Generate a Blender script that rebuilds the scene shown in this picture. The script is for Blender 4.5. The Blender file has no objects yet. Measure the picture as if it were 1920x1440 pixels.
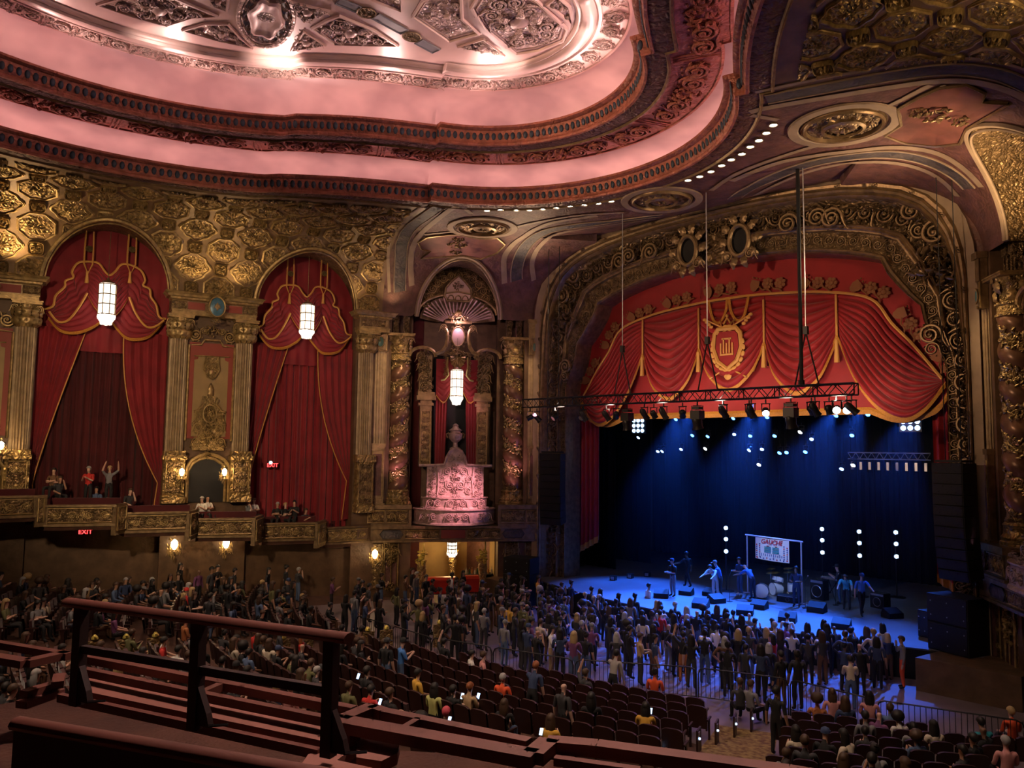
import bpy, bmesh, math, random
from mathutils import Vector, Matrix
PI=math.pi; V=Vector; sin=math.sin; cos=math.cos
random.seed(7)
SC=bpy.context.scene; COL=SC.collection
# ---------------------------------------------------------------- camera
YAW,PITCH,ROLL,FPX=.78858743,.08299412,.01229835,1461.787
EYE=V((18.75,-32.9,8.0))
FW=V((-sin(YAW)*cos(PITCH),cos(YAW)*cos(PITCH),sin(PITCH)))
R0=V((cos(YAW),sin(YAW),0)); U0=R0.cross(FW)
RT=R0*cos(ROLL)+U0*sin(ROLL); UP=U0*cos(ROLL)-R0*sin(ROLL)
cd=bpy.data.cameras.new('camera'); cam=bpy.data.objects.new('camera',cd); COL.objects.link(cam)
cd.sensor_width=36; cd.lens=36*FPX/1920; cd.clip_start=.05; cd.clip_end=300
m=Matrix((RT,UP,-FW)).transposed().to_4x4(); m.translation=EYE; cam.matrix_world=m
SC.camera=cam
# ---------------------------------------------------------------- view and world
vs=SC.view_settings; vs.view_transform='Standard'; vs.look='None'; vs.gamma=1; vs.use_curve_mapping=False
vs.exposure=0.72
W=bpy.data.worlds.new('world'); SC.world=W; W.use_nodes=True
W.node_tree.nodes['Background'].inputs[0].default_value=(.02,.012,.01,1)
W.node_tree.nodes['Background'].inputs[1].default_value=.3
SC.cycles.max_bounces=3; SC.cycles.diffuse_bounces=3; SC.cycles.glossy_bounces=1; SC.cycles.transmission_bounces=2
SC.cycles.transparent_max_bounces=6; SC.cycles.volume_bounces=0; SC.cycles.sample_clamp_indirect=4; SC.cycles.caustics_reflective=False; SC.cycles.caustics_refractive=False
SC.cycles.volume_step_rate=4; SC.cycles.use_adaptive_sampling=True; SC.cycles.adaptive_threshold=.09; SC.cycles.adaptive_min_samples=10
# ---------------------------------------------------------------- pixel helpers: the photograph's sight lines met with planes of the hall
def ray(u,v): return FW*FPX+RT*(u-960)-UP*(v-720)
def atz(u,v,z): r=ray(u,v); return EYE+r*((z-EYE.z)/r.z)
def aty(u,v,y): r=ray(u,v); return EYE+r*((y-EYE.y)/r.y)
def depth(p): return (V(p)-EYE).dot(FW)
class Fr:
    """a wall's own frame: s along it, z up, d out of it into the hall"""
    def __init__(s,o,sd,n): s.o=V((o[0],o[1],0)); s.s=V((sd[0],sd[1],0)).normalized(); s.n=V((n[0],n[1],0)).normalized()
    def P(f,s,z,d=0): return f.o+f.s*s+f.n*d+V((0,0,z))
    def px(f,u,v,d=0):
        r=ray(u,v); o=f.o+f.n*d; t=(o-EYE).dot(f.n)/r.dot(f.n); p=EYE+r*t
        return ((p-f.o).dot(f.s),p.z)
    def M(f,s,z,d=0,rot=0,sc=1,flip=False):
        X=f.s*(-1 if flip else 1); Z=V((0,0,1)); N=f.n
        a=X*cos(rot)+Z*sin(rot); b=Z*cos(rot)-X*sin(rot)
        if not hasattr(sc,'__len__'): sc=(sc,sc,sc)
        mm=Matrix((a*sc[0],b*sc[1],N*sc[2])).transposed().to_4x4(); mm.translation=f.P(s,z,d); return mm
# ---------------------------------------------------------------- object helpers
def tag(o,label=None,cat=None,group=None,kind=None):
    if label: o['label']=label
    if cat: o['category']=cat
    if group: o['group']=group
    if kind: o['kind']=kind
    return o
def ordn(k):
    a=['zeroth','first','second','third','fourth','fifth','sixth','seventh','eighth','ninth','tenth','eleventh','twelfth','thirteenth','fourteenth','fifteenth','sixteenth','seventeenth','eighteenth','nineteenth']
    if k<20: return a[k]
    t=['twentieth','thirtieth','fortieth','fiftieth','sixtieth'][k//10-2]; b=['twenty','thirty','forty','fifty','sixty'][k//10-2]
    return t if k%10==0 else b+'-'+a[k%10]
def link(o,parent=None):
    COL.objects.link(o)
    if parent: o.parent=parent
    return o
def empty(name,loc=(0,0,0),rz=0,label=None,cat=None,group=None,kind=None):
    o=bpy.data.objects.new(name,None); o.location=loc; o.rotation_euler=(0,0,rz); o.empty_display_size=.1
    link(o); return tag(o,label,cat,group,kind)
class MB:
    def __init__(s): s.v=[]; s.f=[]; s.m=[]; s.cm=0
    def add(s,vs_,fs,mi=None):
        b=len(s.v); s.v+= [tuple(p) for p in vs_]; s.f+=[tuple(i+b for i in f) for f in fs]; s.m+=[s.cm if mi is None else mi]*len(fs); return s
    def box(s,c,d,M=None):
        x,y,z=d[0]/2,d[1]/2,d[2]/2; p=[V((c[0]+i*x,c[1]+j*y,c[2]+k*z)) for i in(-1,1) for j in(-1,1) for k in(-1,1)]
        if M: p=[M@q for q in p]
        return s.add(p,[(0,1,3,2),(4,6,7,5),(0,4,5,1),(2,3,7,6),(0,2,6,4),(1,5,7,3)])
    def quad(s,a,b,c,d): return s.add([a,b,c,d],[(0,1,2,3)])
    def fbox(s,F,s0,s1,z0,z1,d0,d1):
        p=[F.P(a,z,d) for a in(s0,s1) for d in(d0,d1) for z in(z0,z1)]
        return s.add(p,[(0,1,3,2),(4,6,7,5),(0,4,5,1),(2,3,7,6),(0,2,6,4),(1,5,7,3)])
    def tube(s,path,r,n=6,cap=True,flat=1,closed=False):
        path=[V(p) for p in path]; L=len(path); rr=r if hasattr(r,'__len__') else [r]*L
        vs_=[];up=None
        for i,p in enumerate(path):
            a=path[i-1] if i or closed else p; b=path[(i+1)%L] if i<L-1 or closed else p
            t=(b-a); t=t.normalized() if t.length>1e-9 else V((0,0,1))
            if up is None: up=V((0,0,1)) if abs(t.z)<.9 else V((1,0,0))
            x=t.cross(up)
            if x.length<1e-6: x=t.orthogonal()
            x.normalize(); y=x.cross(t).normalized(); up=y
            for k in range(n):
                w=2*PI*k/n; vs_.append(p+(x*cos(w)+y*sin(w)*flat)*rr[i])
        fs=[]
        for i in range(L if closed else L-1):
            j=(i+1)%L
            for k in range(n): fs.append((i*n+k,i*n+(k+1)%n,j*n+(k+1)%n,j*n+k))
        if cap and not closed: fs+= [tuple(range(n))[::-1],tuple((L-1)*n+k for k in range(n))]
        return s.add(vs_,fs)
    def lathe(s,prof,n=16,c=(0,0,0),M=None,a0=0,a1=2*PI,cap=True):
        c=V(c); full=abs(a1-a0-2*PI)<1e-6; N=n if full else n+1; vs_=[]
        for r,z in prof:
            for k in range(N):
                w=a0+(a1-a0)*k/n; q=V((r*cos(w),r*sin(w),z))
                vs_.append((M@q if M else q)+c)
        fs=[]
        for i in range(len(prof)-1):
            for k in range(n):
                k2=(k+1)%N; fs.append((i*N+k,i*N+k2,(i+1)*N+k2,(i+1)*N+k))
        if cap and full:
            fs+= [tuple(range(N))[::-1],tuple((len(prof)-1)*N+k for k in range(N))]
        return s.add(vs_,fs)
    def grid(s,fn,nu,nv,wrap=False):
        vs_=[fn(i/nu,j/nv) for j in range(nv+1) for i in range(nu+(0 if wrap else 1))]; w=nu if wrap else nu+1
        return s.add(vs_,[(j*w+i,j*w+(i+1)%w,(j+1)*w+(i+1)%w,(j+1)*w+i) for j in range(nv) for i in range(nu)])
    def loft(s,rings,closed=True):
        n=len(rings[0]); vs_=[p for r in rings for p in r]; fs=[]
        for j in range(len(rings)-1):
            for i in range(n if closed else n-1): k=(i+1)%n; fs.append((j*n+i,j*n+k,(j+1)*n+k,(j+1)*n+i))
        return s.add(vs_,fs)
    def prism(s,poly,h0,h1,to):
        """poly: 2-D outline, to(x,y,h): 3-D"""
        n=len(poly); vs_=[to(x,y,h0) for x,y in poly]+[to(x,y,h1) for x,y in poly]
        return s.add(vs_,[tuple(range(n))[::-1],tuple(range(n,2*n))]+[(i,(i+1)%n,n+(i+1)%n,n+i) for i in range(n)])
    def ico(s,c,r,M=None):
        t=(1+5**.5)/2; p=[(-1,t,0),(1,t,0),(-1,-t,0),(1,-t,0),(0,-1,t),(0,1,t),(0,-1,-t),(0,1,-t),(t,0,-1),(t,0,1),(-t,0,-1),(-t,0,1)]
        k=1/math.sqrt(1+t*t); r=r if hasattr(r,'__len__') else (r,r,r)
        q=[V((x*k*r[0],y*k*r[1],z*k*r[2])) for x,y,z in p]; q=[(M@w if M else w)+V(c) for w in q]
        return s.add(q,[(0,11,5),(0,5,1),(0,1,7),(0,7,10),(0,10,11),(1,5,9),(5,11,4),(11,10,2),(10,7,6),(7,1,8),(3,9,4),(3,4,2),(3,2,6),(3,6,8),(3,8,9),(4,9,5),(2,4,11),(6,2,10),(8,6,7),(9,8,1)])
    def mesh(s,name,mats,smooth=True):
        me=bpy.data.meshes.new(name); me.from_pydata(s.v,[],s.f)
        for k in (mats if isinstance(mats,(list,tuple)) else [mats]): me.materials.append(MT(k))
        if any(s.m): me.polygons.foreach_set('material_index',s.m)
        if smooth:
            me.polygons.foreach_set('use_smooth',[True]*len(me.polygons))
            if smooth is True: me.set_sharp_from_angle(angle=.7)
        me.update(); return me
    def build(s,name,mats,parent=None,smooth=True,**k):
        o=bpy.data.objects.new(name,s.mesh(name,mats,smooth)); link(o,parent); return tag(o,**k) if k else o
def inst(name,me,M,parent=None,**k):
    o=bpy.data.objects.new(name,me); o.matrix_world=M; COL.objects.link(o)
    if parent: o.parent=parent
    return tag(o,**k) if k else o
def struct(name,label,cat,loc=(0,0,0)): return empty(name,loc,label=label,cat=cat,kind='structure')
# ---------------------------------------------------------------- materials
_M={}
def MT(k): return k if not isinstance(k,str) else _M[k]
def mat(name,col,rough=.6,metal=0,bump=None,var=0,vscale=3,col2=None,emit=None,es=0,spec=.5,sheen=0,alpha=1,wave=None,trans=0):
    mt=bpy.data.materials.new(name); mt.use_nodes=True; nt=mt.node_tree; N=nt.nodes; L=nt.links; b=N['Principled BSDF']
    b.inputs['Base Color'].default_value=(*col,1); b.inputs['Roughness'].default_value=rough; b.inputs['Metallic'].default_value=metal
    b.inputs['Specular IOR Level'].default_value=spec
    if sheen: b.inputs['Sheen Weight'].default_value=sheen; b.inputs['Sheen Roughness'].default_value=.4
    if alpha<1: b.inputs['Alpha'].default_value=alpha
    if trans: b.inputs['Transmission Weight'].default_value=trans
    if emit: b.inputs['Emission Color'].default_value=(*emit,1); b.inputs['Emission Strength'].default_value=es
    if var or bump or col2 or wave: tc=N.new('ShaderNodeTexCoord')
    if var or col2:
        nz=N.new('ShaderNodeTexNoise'); nz.inputs['Scale'].default_value=vscale; nz.inputs['Detail'].default_value=2.5; L.new(tc.outputs['Object'],nz.inputs['Vector'])
        mx=N.new('ShaderNodeMix'); mx.data_type='RGBA'; c2=col2 or tuple(max(0,c*(1-var)) for c in col)
        rp=N.new('ShaderNodeMapRange'); rp.inputs[1].default_value=.35; rp.inputs[2].default_value=.65; L.new(nz.outputs[0],rp.inputs[0])
        mx.inputs[6].default_value=(*col,1); mx.inputs[7].default_value=(*c2,1); L.new(rp.outputs[0],mx.inputs[0]); L.new(mx.outputs[2],b.inputs['Base Color'])
    if bump:
        kind,sc_,st,di=bump; bp=N.new('ShaderNodeBump'); bp.inputs['Strength'].default_value=st; bp.inputs['Distance'].default_value=di
        if kind=='noise':
            t=N.new('ShaderNodeTexNoise'); t.inputs['Scale'].default_value=sc_; t.inputs['Detail'].default_value=1.5
            L.new(tc.outputs['Object'],t.inputs['Vector']); L.new(t.outputs[0],bp.inputs['Height'])
        else:
            n2=N.new('ShaderNodeTexNoise'); n2.inputs['Scale'].default_value=sc_*.35; n2.inputs['Detail'].default_value=1.5
            L.new(tc.outputs['Object'],n2.inputs['Vector'])
            va=N.new('ShaderNodeVectorMath'); va.operation='MULTIPLY_ADD'; va.inputs[1].default_value=(1.6/sc_*2,)*3
            L.new(n2.outputs[1],va.inputs[0]); L.new(tc.outputs['Object'],va.inputs[2])
            t=N.new('ShaderNodeTexVoronoi'); t.feature='F1'; t.inputs['Scale'].default_value=sc_
            L.new(va.outputs[0],t.inputs['Vector']); L.new(t.outputs[0],bp.inputs['Height']); bp.invert=True
        L.new(bp.outputs[0],b.inputs['Normal'])
    _M[name]=mt; return mt
mat('gold',(.52,.36,.15),.42,.5,('noise',14,.35,.03),.45,5)
mat('gold_carved',(.54,.37,.15),.40,.55,('vor',6,1,.10),.5,4)
mat('gold_fine',(.52,.36,.15),.40,.5,('vor',13,1,.06),.5,6)
mat('bronze',(.30,.20,.10),.42,.65,('vor',5,1,.12),.5,2.5)
mat('bronze_fine',(.33,.22,.11),.42,.65,('vor',11,1,.07),.5,4)
mat('bronze_plain',(.34,.23,.12),.40,.6,('noise',10,.3,.03),.4,4)
mat('brown_wall',(.17,.10,.055),.55,.15,('noise',9,.3,.03),.35,2)
mat('coffer_ground',(.22,.135,.06),.5,.25,('noise',8,.3,.03),.35,1.5)
mat('beige',(.34,.245,.165),.65,.05,('noise',12,.2,.02),.2,2)
mat('tan',(.40,.27,.11),.6,.05,None,.15,2)
mat('paint_red',(.16,.068,.056),.6,.05,('vor',7,.5,.04),.45,2)
mat('cart_red',(.20,.07,.052),.6,.05,None,.35,1.5)
mat('paint_red_flat',(.30,.055,.035),.6)
mat('paint_dark',(.05,.045,.05),.6,.1,('vor',6,.6,.05),0,2,(.10,.08,.075))
mat('blue_enamel',(.07,.19,.28),.35,.1,None,.25,6)
mat('blue_dentil',(.045,.07,.11),.45,.15,None,.3,4)
mat('shield_green',(.10,.22,.20),.4,.1)
mat('pink_plaster',(.74,.60,.58),.7,0,('noise',1.5,.1,.02),0,.55,(.50,.39,.40))
mat('ring_red',(.55,.19,.13),.5,.15,('vor',8,.6,.05),.35,3)
mat('ring_dark',(.16,.07,.055),.5,.2,('vor',7,1,.07),.4,3)
mat('ring_gold',(.74,.54,.47),.34,.22,('vor',9,.8,.05),.35,5)
mat('ring_flat',(.74,.52,.46),.38,.10,('noise',6,.1,.01),.12,1)
mat('ring_grey',(.22,.22,.24),.5)
mat('rose_stone',(.52,.37,.33),.42,.15,('noise',14,.3,.03),.35,5)
mat('velvet',(.27,.012,.020),.75,0,None,.25,1.2,sheen=.5)
mat('velvet_bright',(.33,.007,.010),.7,0,None,.2,1.2,sheen=.3)
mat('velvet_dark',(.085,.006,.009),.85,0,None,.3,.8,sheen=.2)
mat('fringe',(.62,.26,.035),.6,.1,('noise',40,.5,.02),.25,20)
mat('cord',(.66,.33,.08),.6,.1)
mat('black',(.006,.006,.007),.7)
mat('black_drape',(.004,.004,.005),.95,spec=.1)
mat('black_metal',(.02,.02,.022),.45,.4)
mat('steel',(.45,.45,.47),.35,.8)
mat('rail_black',(.022,.010,.009),.6)
mat('ledge_wood',(.30,.135,.10),.6,0,None,.2,2)
mat('dark_wood',(.17,.062,.045),.5,0,('noise',6,.2,.02),.3,2)
mat('carpet',(.085,.035,.02),.95,0,('noise',30,.4,.02),0,2,(.05,.02,.012))
mat('aisle_carpet',(.30,.20,.07),.95,0,('noise',30,.4,.02),0,7,(.12,.05,.025))
mat('pit_floor',(.20,.15,.16),.45,0,None,.25,.8)
mat('stage_deck',(.20,.21,.23),.42,0,None,.2,.6)
mat('marble',(.24,.125,.075),.30,.3,None,.45,2.2)
mat('column_tan',(.40,.285,.16),.5,.25,('noise',10,.2,.02),.3,3)
mat('leafgold',(.46,.33,.15),.40,.7,('noise',20,.4,.03),.4,8)
mat('glass_lit',(1,.9,.75),.4,0,emit=(1,.86,.68),es=1.5)
mat('glass_hot',(1,.9,.75),.4,0,emit=(1,.74,.42),es=9)
mat('crystal',(.9,.85,.8),.15,.2,emit=(1,.85,.7),es=.9)
mat('cove_lamp',(1,.5,.45),.5,emit=(1,.50,.47),es=8)
mat('lamp_white',(1,1,1),.4,emit=(.9,1,1),es=9)
mat('lamp_blue',(.1,.3,1),.4,emit=(.06,.25,1),es=7)
mat('lamp_bluewhite',(.5,.7,1),.4,emit=(.40,.62,1),es=2.6)
mat('exit_red',(.8,.02,.02),.4,emit=(1,.03,.03),es=4)
mat('seat_cloth',(.055,.010,.012),.85,0,None,.3,3,sheen=.3)
mat('seat_back',(.035,.012,.010),.45)
mat('red_box',(.62,.035,.015),.4)
# ================================================================ the hall's plan
N1=(-11.17,-1.62); N2=(-15.93,-8.45)
def mk(o,sd,n): return Fr(o,sd,n),Fr((-o[0],o[1]),(-sd[0],sd[1]),(-n[0],n[1]))
LN,RN=mk(N1,(-.572,-.820),(.820,-.572))
LS,RS=mk(N2,(-.25,-.968),(.968,-.25))
NLEN=8.32; NC=4.14; ZE=15.15; ZC=18.75; HC=3.6; DC=4.2
ARC=[4.05,13.2,22.35]; AHW=2.66; ARISE=2.75; NHW=2.35; NRISE=3.0
def za(s,cs,hw,rise):
    for c in cs:
        x=(s-c)/hw
        if abs(x)<1: return ZE+rise*math.sqrt(1-x*x)
    return ZE
def covez(d):
    if d<=0: return ZE
    if d>=DC: return ZC
    return ZE+HC*math.sqrt(1-(1-d/DC)**2)
def sofz(x,y): return ZC+.5*max(0,min(1,(y+4.4)/2.6))
def ceilz(x,y):
    z=sofz(x,y); p=V((x,y,0))
    for F in(LN,RN,LS,RS):
        d=(p-F.o).dot(F.n)
        if d<DC: z=min(z,covez(d) if d>0 else ZE)
    return z
def atceil(u,v):
    r=ray(u,v)/FPX; t=12.
    while t<75:
        p=EYE+r*t
        if p.z>ceilz(p.x,p.y)-.03: return p
        t+=.04
    return EYE+r*30
# ================================================================ ceiling rings (lobed outline, n metres in from the outer edge)
def ring(n,z,na=20,nc=14,ns=18):
    r=8.75-n; cy=-15.35-.15*n; xk=7.95-.9*n; sr=14.8-n; q=[]
    a1=math.asin(min(.999,xk/r))
    for i in range(na): a=a1*i/(na-1); q.append((-r*sin(a),cy+r*cos(a)))
    k=q[-1]; K=(k[0]-.32,k[1]+.08); ph=math.radians(34.5+2*n); E=(-(sr-.22)*cos(ph),-25.5+(sr-.22)*sin(ph))
    dx,dy=E[0]-K[0],E[1]-K[1]; L=math.hypot(dx,dy); nx,ny=-dy/L,dx/L
    if nx<0: nx,ny=-nx,-ny
    for i in range(nc): t=i/(nc-1); b=.22*sin(PI*t); q.append((K[0]+dx*t+nx*b,K[1]+dy*t+ny*b))
    for i in range(ns): a=(ph-.045)*(1-i/(ns-1)); q.append((-sr*cos(a),-25.5+sr*sin(a)))
    q[-1]=(q[-1][0],-25.5)
    full=q+[(x,-51-y) for x,y in q[-2::-1]]
    full=full+[(-x,y) for x,y in full[-2:0:-1]]
    return [V((x,y,z)) for x,y in full]
RINGS=lambda prof:[ring(n,z) for n,z in prof]
ceiling=struct('ceiling','stepped lobed plaster ceiling with pink lit coves over the hall','ceiling')
# flat outer soffit
mb=MB(); rs=[ring(0,0)]
out=[]
for n in (0,-.6,-1.5,-2.6,-4,-6,-9,-14):
    rr=ring(n,0) if n>-3 else [V((p.x*(1-n*.07),-25.5+(p.y+25.5)*(1-n*.07),0)) for p in ring(0,0)]
    out.append([V((p.x,min(p.y,9),sofz(p.x,p.y))) for p in rr])
mb.loft(out)
for i,f in enumerate(mb.f):
    c=sum((V(mb.v[j]) for j in f),V())/len(f); mb.m[i]=1 if (abs(c.x)>7.3 and c.y<-11.7+(abs(c.x)-7.95)*.43) or c.y<-13 else 0
mb.build('soffit',['paint_red','coffer_ground'],ceiling,smooth=False)
def ringpart(name,prof,m): mb=MB(); mb.loft(RINGS(prof)); return mb.build(name,m,ceiling)
def cornice(n0,z0,nm):
    ringpart(nm+'_bead',[(n0-.02,z0+.06),(n0,z0-.05),(n0+.06,z0-.07),(n0+.1,z0)], 'bronze_plain')
    ringpart(nm+'_leaf_frieze',[(n0+.1,z0),(n0+.3,z0-.03),(n0+.5,z0-.03),(n0+.66,z0)], 'ring_dark')
    ringpart(nm+'_lower_moulding',[(n0+.66,z0),(n0+.68,z0-.05),(n0+.76,z0-.04),(n0+.79,z0+.03),(n0+.76,z0+.09)], 'ring_red')
    ringpart(nm+'_face',[(n0+.76,z0+.09),(n0+.80,z0+.14),(n0+.92,z0+.5)], 'ring_red')
    ringpart(nm+'_top_lip',[(n0+.92,z0+.5),(n0+1.0,z0+.5),(n0+1.09,z0+.56),(n0+1.09,z0+.64),(n0+1.0,z0+.66),(n0+.85,z0+.62)], 'ring_red')
cornice(0,18.75,'lower_cornice'); cornice(2.6,20.28,'upper_cornice')
ringpart('lower_light_trough',[(.85,19.37),(.6,19.1),(-.4,19.05),(-.95,19.2)],'pink_plaster')
ringpart('lower_pink_cove',[(-.95,19.2),(-1.1,19.5),(-1.02,19.85),(-.75,20.15),(-.3,20.34),(.3,20.43),(1.04,20.46)],'pink_plaster')
ringpart('panel_frieze',[(1.04,20.46),(1.05,20.38),(1.13,20.37),(1.16,20.42),(1.5,20.42),(2.1,20.38),(2.5,20.33),(2.6,20.3)],'ring_red')
ringpart('upper_light_trough',[(3.45,20.9),(3.2,20.68),(2.4,20.64),(1.75,20.8)],'pink_plaster')
ringpart('upper_pink_cove',[(1.75,20.8),(1.55,21.1),(1.55,21.5),(1.75,21.9),(2.2,22.2),(2.9,22.4),(3.72,22.46)],'pink_plaster')
ringpart('relief_band',[(3.72,22.46),(3.72,22.34),(3.8,22.33),(3.83,22.37),(4.6,22.37)],'ring_flat')
ringpart('inner_moulding',[(4.6,22.37),(4.63,22.30),(4.72,22.28),(4.78,22.33),(4.9,22.24),(5.05,22.20),(5.2,22.24),(5.26,22.33),(5.33,22.30),(5.4,22.36),(5.42,22.44)],'ring_flat')
mb=MB(); pts=ring(5.42,22.44); mb.add(pts,[tuple(range(len(pts)))]); mb.build('inner_panel','ring_flat',ceiling,smooth=False)
# hidden cove lamps
for nm,n,z,k in(('lower_cove_lamp',-.1,19.12,0),('upper_cove_lamp',2.75,20.74,0)):
    mb=MB(); mb.loft([ring(n-.06,z),ring(n+.06,z)]); mb.build(nm,'cove_lamp',ceiling)
# dentils on both cornice faces
def along(n,z,step,y0=-31,closed=False):
    """points every step metres along a ring, with tangent, kept in front of y0"""
    P=ring(n,z); L=len(P); acc=0; res=[]; nxt=0
    for i in range(L):
        a,b=P[i],P[(i+1)%L]; d=(b-a).length
        while nxt<=acc+d:
            p=a.lerp(b,(nxt-acc)/d if d>1e-6 else 0)
            if p.y>y0: res.append((p,(b-a).normalized()))
            nxt+=step
        acc+=d
    return res
mb=MB(); mb.lathe([(.001,.045),(.05,.04),(.082,.02),(.092,0)],10,M=Matrix.Diagonal((1.05,1.9,1,1))); ME_dent=mb.mesh('dentil','blue_dentil')
mb=MB(); mb.lathe([(.001,.05),(.03,.04),(.045,0)],6); ME_stud=mb.mesh('stud','ring_gold')
def placeon(me,nm,p,t,nrm,sc=1,parent=ceiling,rot=0):
    y=nrm.cross(t).normalized(); x=y.cross(nrm)
    if rot: x,y=x*cos(rot)+y*sin(rot),y*cos(rot)-x*sin(rot)
    if not hasattr(sc,'__len__'): sc=(sc,sc,sc)
    M=Matrix((x*sc[0],y*sc[1],nrm*sc[2])).transposed().to_4x4(); M.translation=p; return inst(nm,me,M,parent)
def inward(t):  # left of travel? ring runs front centre -> left -> back -> right: inside is on the left-hand side
    return V((-t.y,t.x,0))
for n0,z0,st in((0,18.75,.29),(2.6,20.28,.26)):
    for p,t in along(n0+.86,z0+.31,st,-29.5):
        if p.x>0 and p.y<-19: continue
        i=inward(t); 
        if i.dot(V((-p.x,-25.5-p.y,0)))<0: i=-i
        nrm=(i*.35-V((0,0,.12))+i).normalized(); placeon(ME_dent,'dentil',p,t,nrm,1.0 if n0==0 else .95)
# ================================================================ ornament meshes (unit size, facing +z)
def spiral_mesh(name,m,turns=2.1,r0=1,r1=.12,w0=.17,w1=.09,tail=True,seg=34):
    mb=MB(); path=[];rad=[]
    if tail:
        for i in range(6): t=i/6; path.append(V((r0+.02,-1.3+1.3*t,.1))+V((.5*(1-t)**2,0,0))); rad.append(w0*(.3+.7*t))
    for i in range(seg+1):
        t=i/seg; a=turns*2*PI*t; r=r0+(r1-r0)*t; path.append(V((r*cos(a),r*sin(a),.1+.12*t))); rad.append(w0+(w1-w0)*t)
    mb.tube(path,rad,6,flat=1); mb.ico((0,0,.22),(.2,.2,.16))
    for k in range(7):
        a=k*.8+.4; rr=1.12; M=Matrix.Rotation(a,4,'Z')@Matrix.Rotation(.5,4,'X'); mb.ico((rr*cos(a),rr*sin(a),.08),(.10,.24,.1),M)
    return mb.mesh(name,m)
def rosette_mesh(name,m,pet=8,outline=None,frame=None,frame_m=None,relief=.09,nr=9,na=48):
    mb=MB(); ol=outline or (lambda a:1)
    def fn(i,j):
        a=2*PI*i; R=ol(a)*(.84 if frame else 1); t=j; r=R*t
        h=relief*(abs(cos(pet/2*a+2.2*sin(5*t)))**1.5*sin(PI*min(1,t*1.02))**.7*1.0+.9*math.exp(-(t/.2)**2)+.35*sin(9*t)*cos(pet*a*1.5))
        return (r*cos(a),r*sin(a),max(h,-.03)*(1 if t<.98 else .2))
    mb.cm=0; mb.grid(fn,na,nr,wrap=True)
    if frame:
        mb.cm=1; prof=[(.86,0),(.88,.09),(.93,.10),(.96,.05),(.99,.06),(1,0)]
        mb.loft([[V((ol(2*PI*k/na)*f*cos(2*PI*k/na),ol(2*PI*k/na)*f*sin(2*PI*k/na),h*frame)) for k in range(na)] for f,h in prof])
    return mb.mesh(name,[m,frame_m or m])
def octo(a): a=(a+PI/8)%(PI/4)-PI/8; return .96/cos(a)*.97
def lobed(a): return 1.0+.07*cos(4*a)+.05*cos(8*a)-.04
def rsq(a): return 1/(abs(cos(a))**4+abs(sin(a))**4)**.25*.86
SPI=spiral_mesh('scroll','gold'); SPI_B=spiral_mesh('bronze_scroll','bronze_plain'); SPI_R=spiral_mesh('ceiling_scroll','ring_gold'); SPI_D=spiral_mesh('red_scroll','ring_red')
ROS=rosette_mesh('rosette','gold_fine'); ROS_R=rosette_mesh('ceiling_rosette','ring_gold',10)
COF_A=rosette_mesh('octagon_coffer','gold_carved',8,octo,1.1,'gold',.10); COF_B=rosette_mesh('lobed_coffer','gold_carved',12,lobed,1.1,'gold',.10); COF_S=rosette_mesh('square_coffer','gold',4,rsq,1.8,'gold',.2,6,32)
MED=rosette_mesh('medallion','bronze_fine',12,None,.8,'bronze_plain',.07,14,64)
def leaf_mesh(name,m):
    mb=MB()
    def fn(i,j): x=(i-.5)*2; t=j; w=.36*sin(PI*min(1,t*.92+.08))**.8*(1+.15*cos(22*t)); return (x*w,t*1.3-.1,.28*sin(PI*t)*.9+.10*(1-x*x)*sin(PI*t)-.1*abs(x)*cos(14*t)*.6)
    mb.grid(fn,6,12); return mb.mesh(name,m)
LEAF=leaf_mesh('leaf','gold'); LEAF_B=leaf_mesh('bronze_leaf','bronze_plain'); LEAF_R=leaf_mesh('ceiling_leaf','ring_gold')
def cluster_mesh(name,m,n=34,seed=1):
    rd=random.Random(seed); mb=MB()
    for k in range(n):
        x,y=rd.uniform(-1,1),rd.uniform(-1,1)
        if x*x+y*y>1: continue
        M=Matrix.Rotation(rd.uniform(0,6.3),4,'Z')@Matrix.Rotation(rd.uniform(-.5,.5),4,'X'); mb.ico((x,y,.12+.2*(1-x*x-y*y)),(.1,.26,.13),M)
    return mb.mesh(name,m)
CLU=cluster_mesh('foliage','gold'); CLU_B=cluster_mesh('bronze_foliage','bronze_plain',34,2); CLU_R=cluster_mesh('ceiling_foliage','ring_gold',30,3); CLU_D=cluster_mesh('frieze_foliage','ring_red',34,4)
# relief band of rosettes and scrolls round the inner panel
DN=V((0,0,-1))
for k,(p,t) in enumerate(along(4.21,22.37,.92,-29)):
    if p.x>5.5 and p.y<-16: continue
    placeon(SPI_R,'scroll',p,t,DN,(.31,.31 if k%2 else -.31,.35)); placeon(ROS_R,'rosette',p-V((0,0,.02)),t,DN,.15)
for k,(p,t) in enumerate(along(4.21,22.36,.46,-29)):
    if k%2 and not(p.x>5.5 and p.y<-16): placeon(CLU_R,'foliage',p,t,DN,(.22,.4,.3))
# panels of the frieze under the upper cornice: ribs, big scrolls, foliage
for k,(p,t) in enumerate(along(1.85,20.38,.86,-29.5)):
    if p.x>11 and p.y<-18: continue
    if k%6==0:
        i=inward(t); i=i if i.dot(V((-p.x,-25.5-p.y,0)))>0 else -i
        mb=MB()
        for o in(-.14,0,.14): mb.tube([p+t*o-i*.72-V((0,0,-.02)),p+t*o+i*.72-V((0,0,.06))],.035,5)
        mb.build('panel_rib','ring_red',ceiling)
    elif k%6==3: placeon(CLU_D,'foliage',p,t,DN,(.55,.5,.55))
    else: placeon(SPI_D,'scroll',p,t,DN,(.42,.42*(1 if k%6<3 else -1),.5),rot=0 if k%6<3 else PI)
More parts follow.
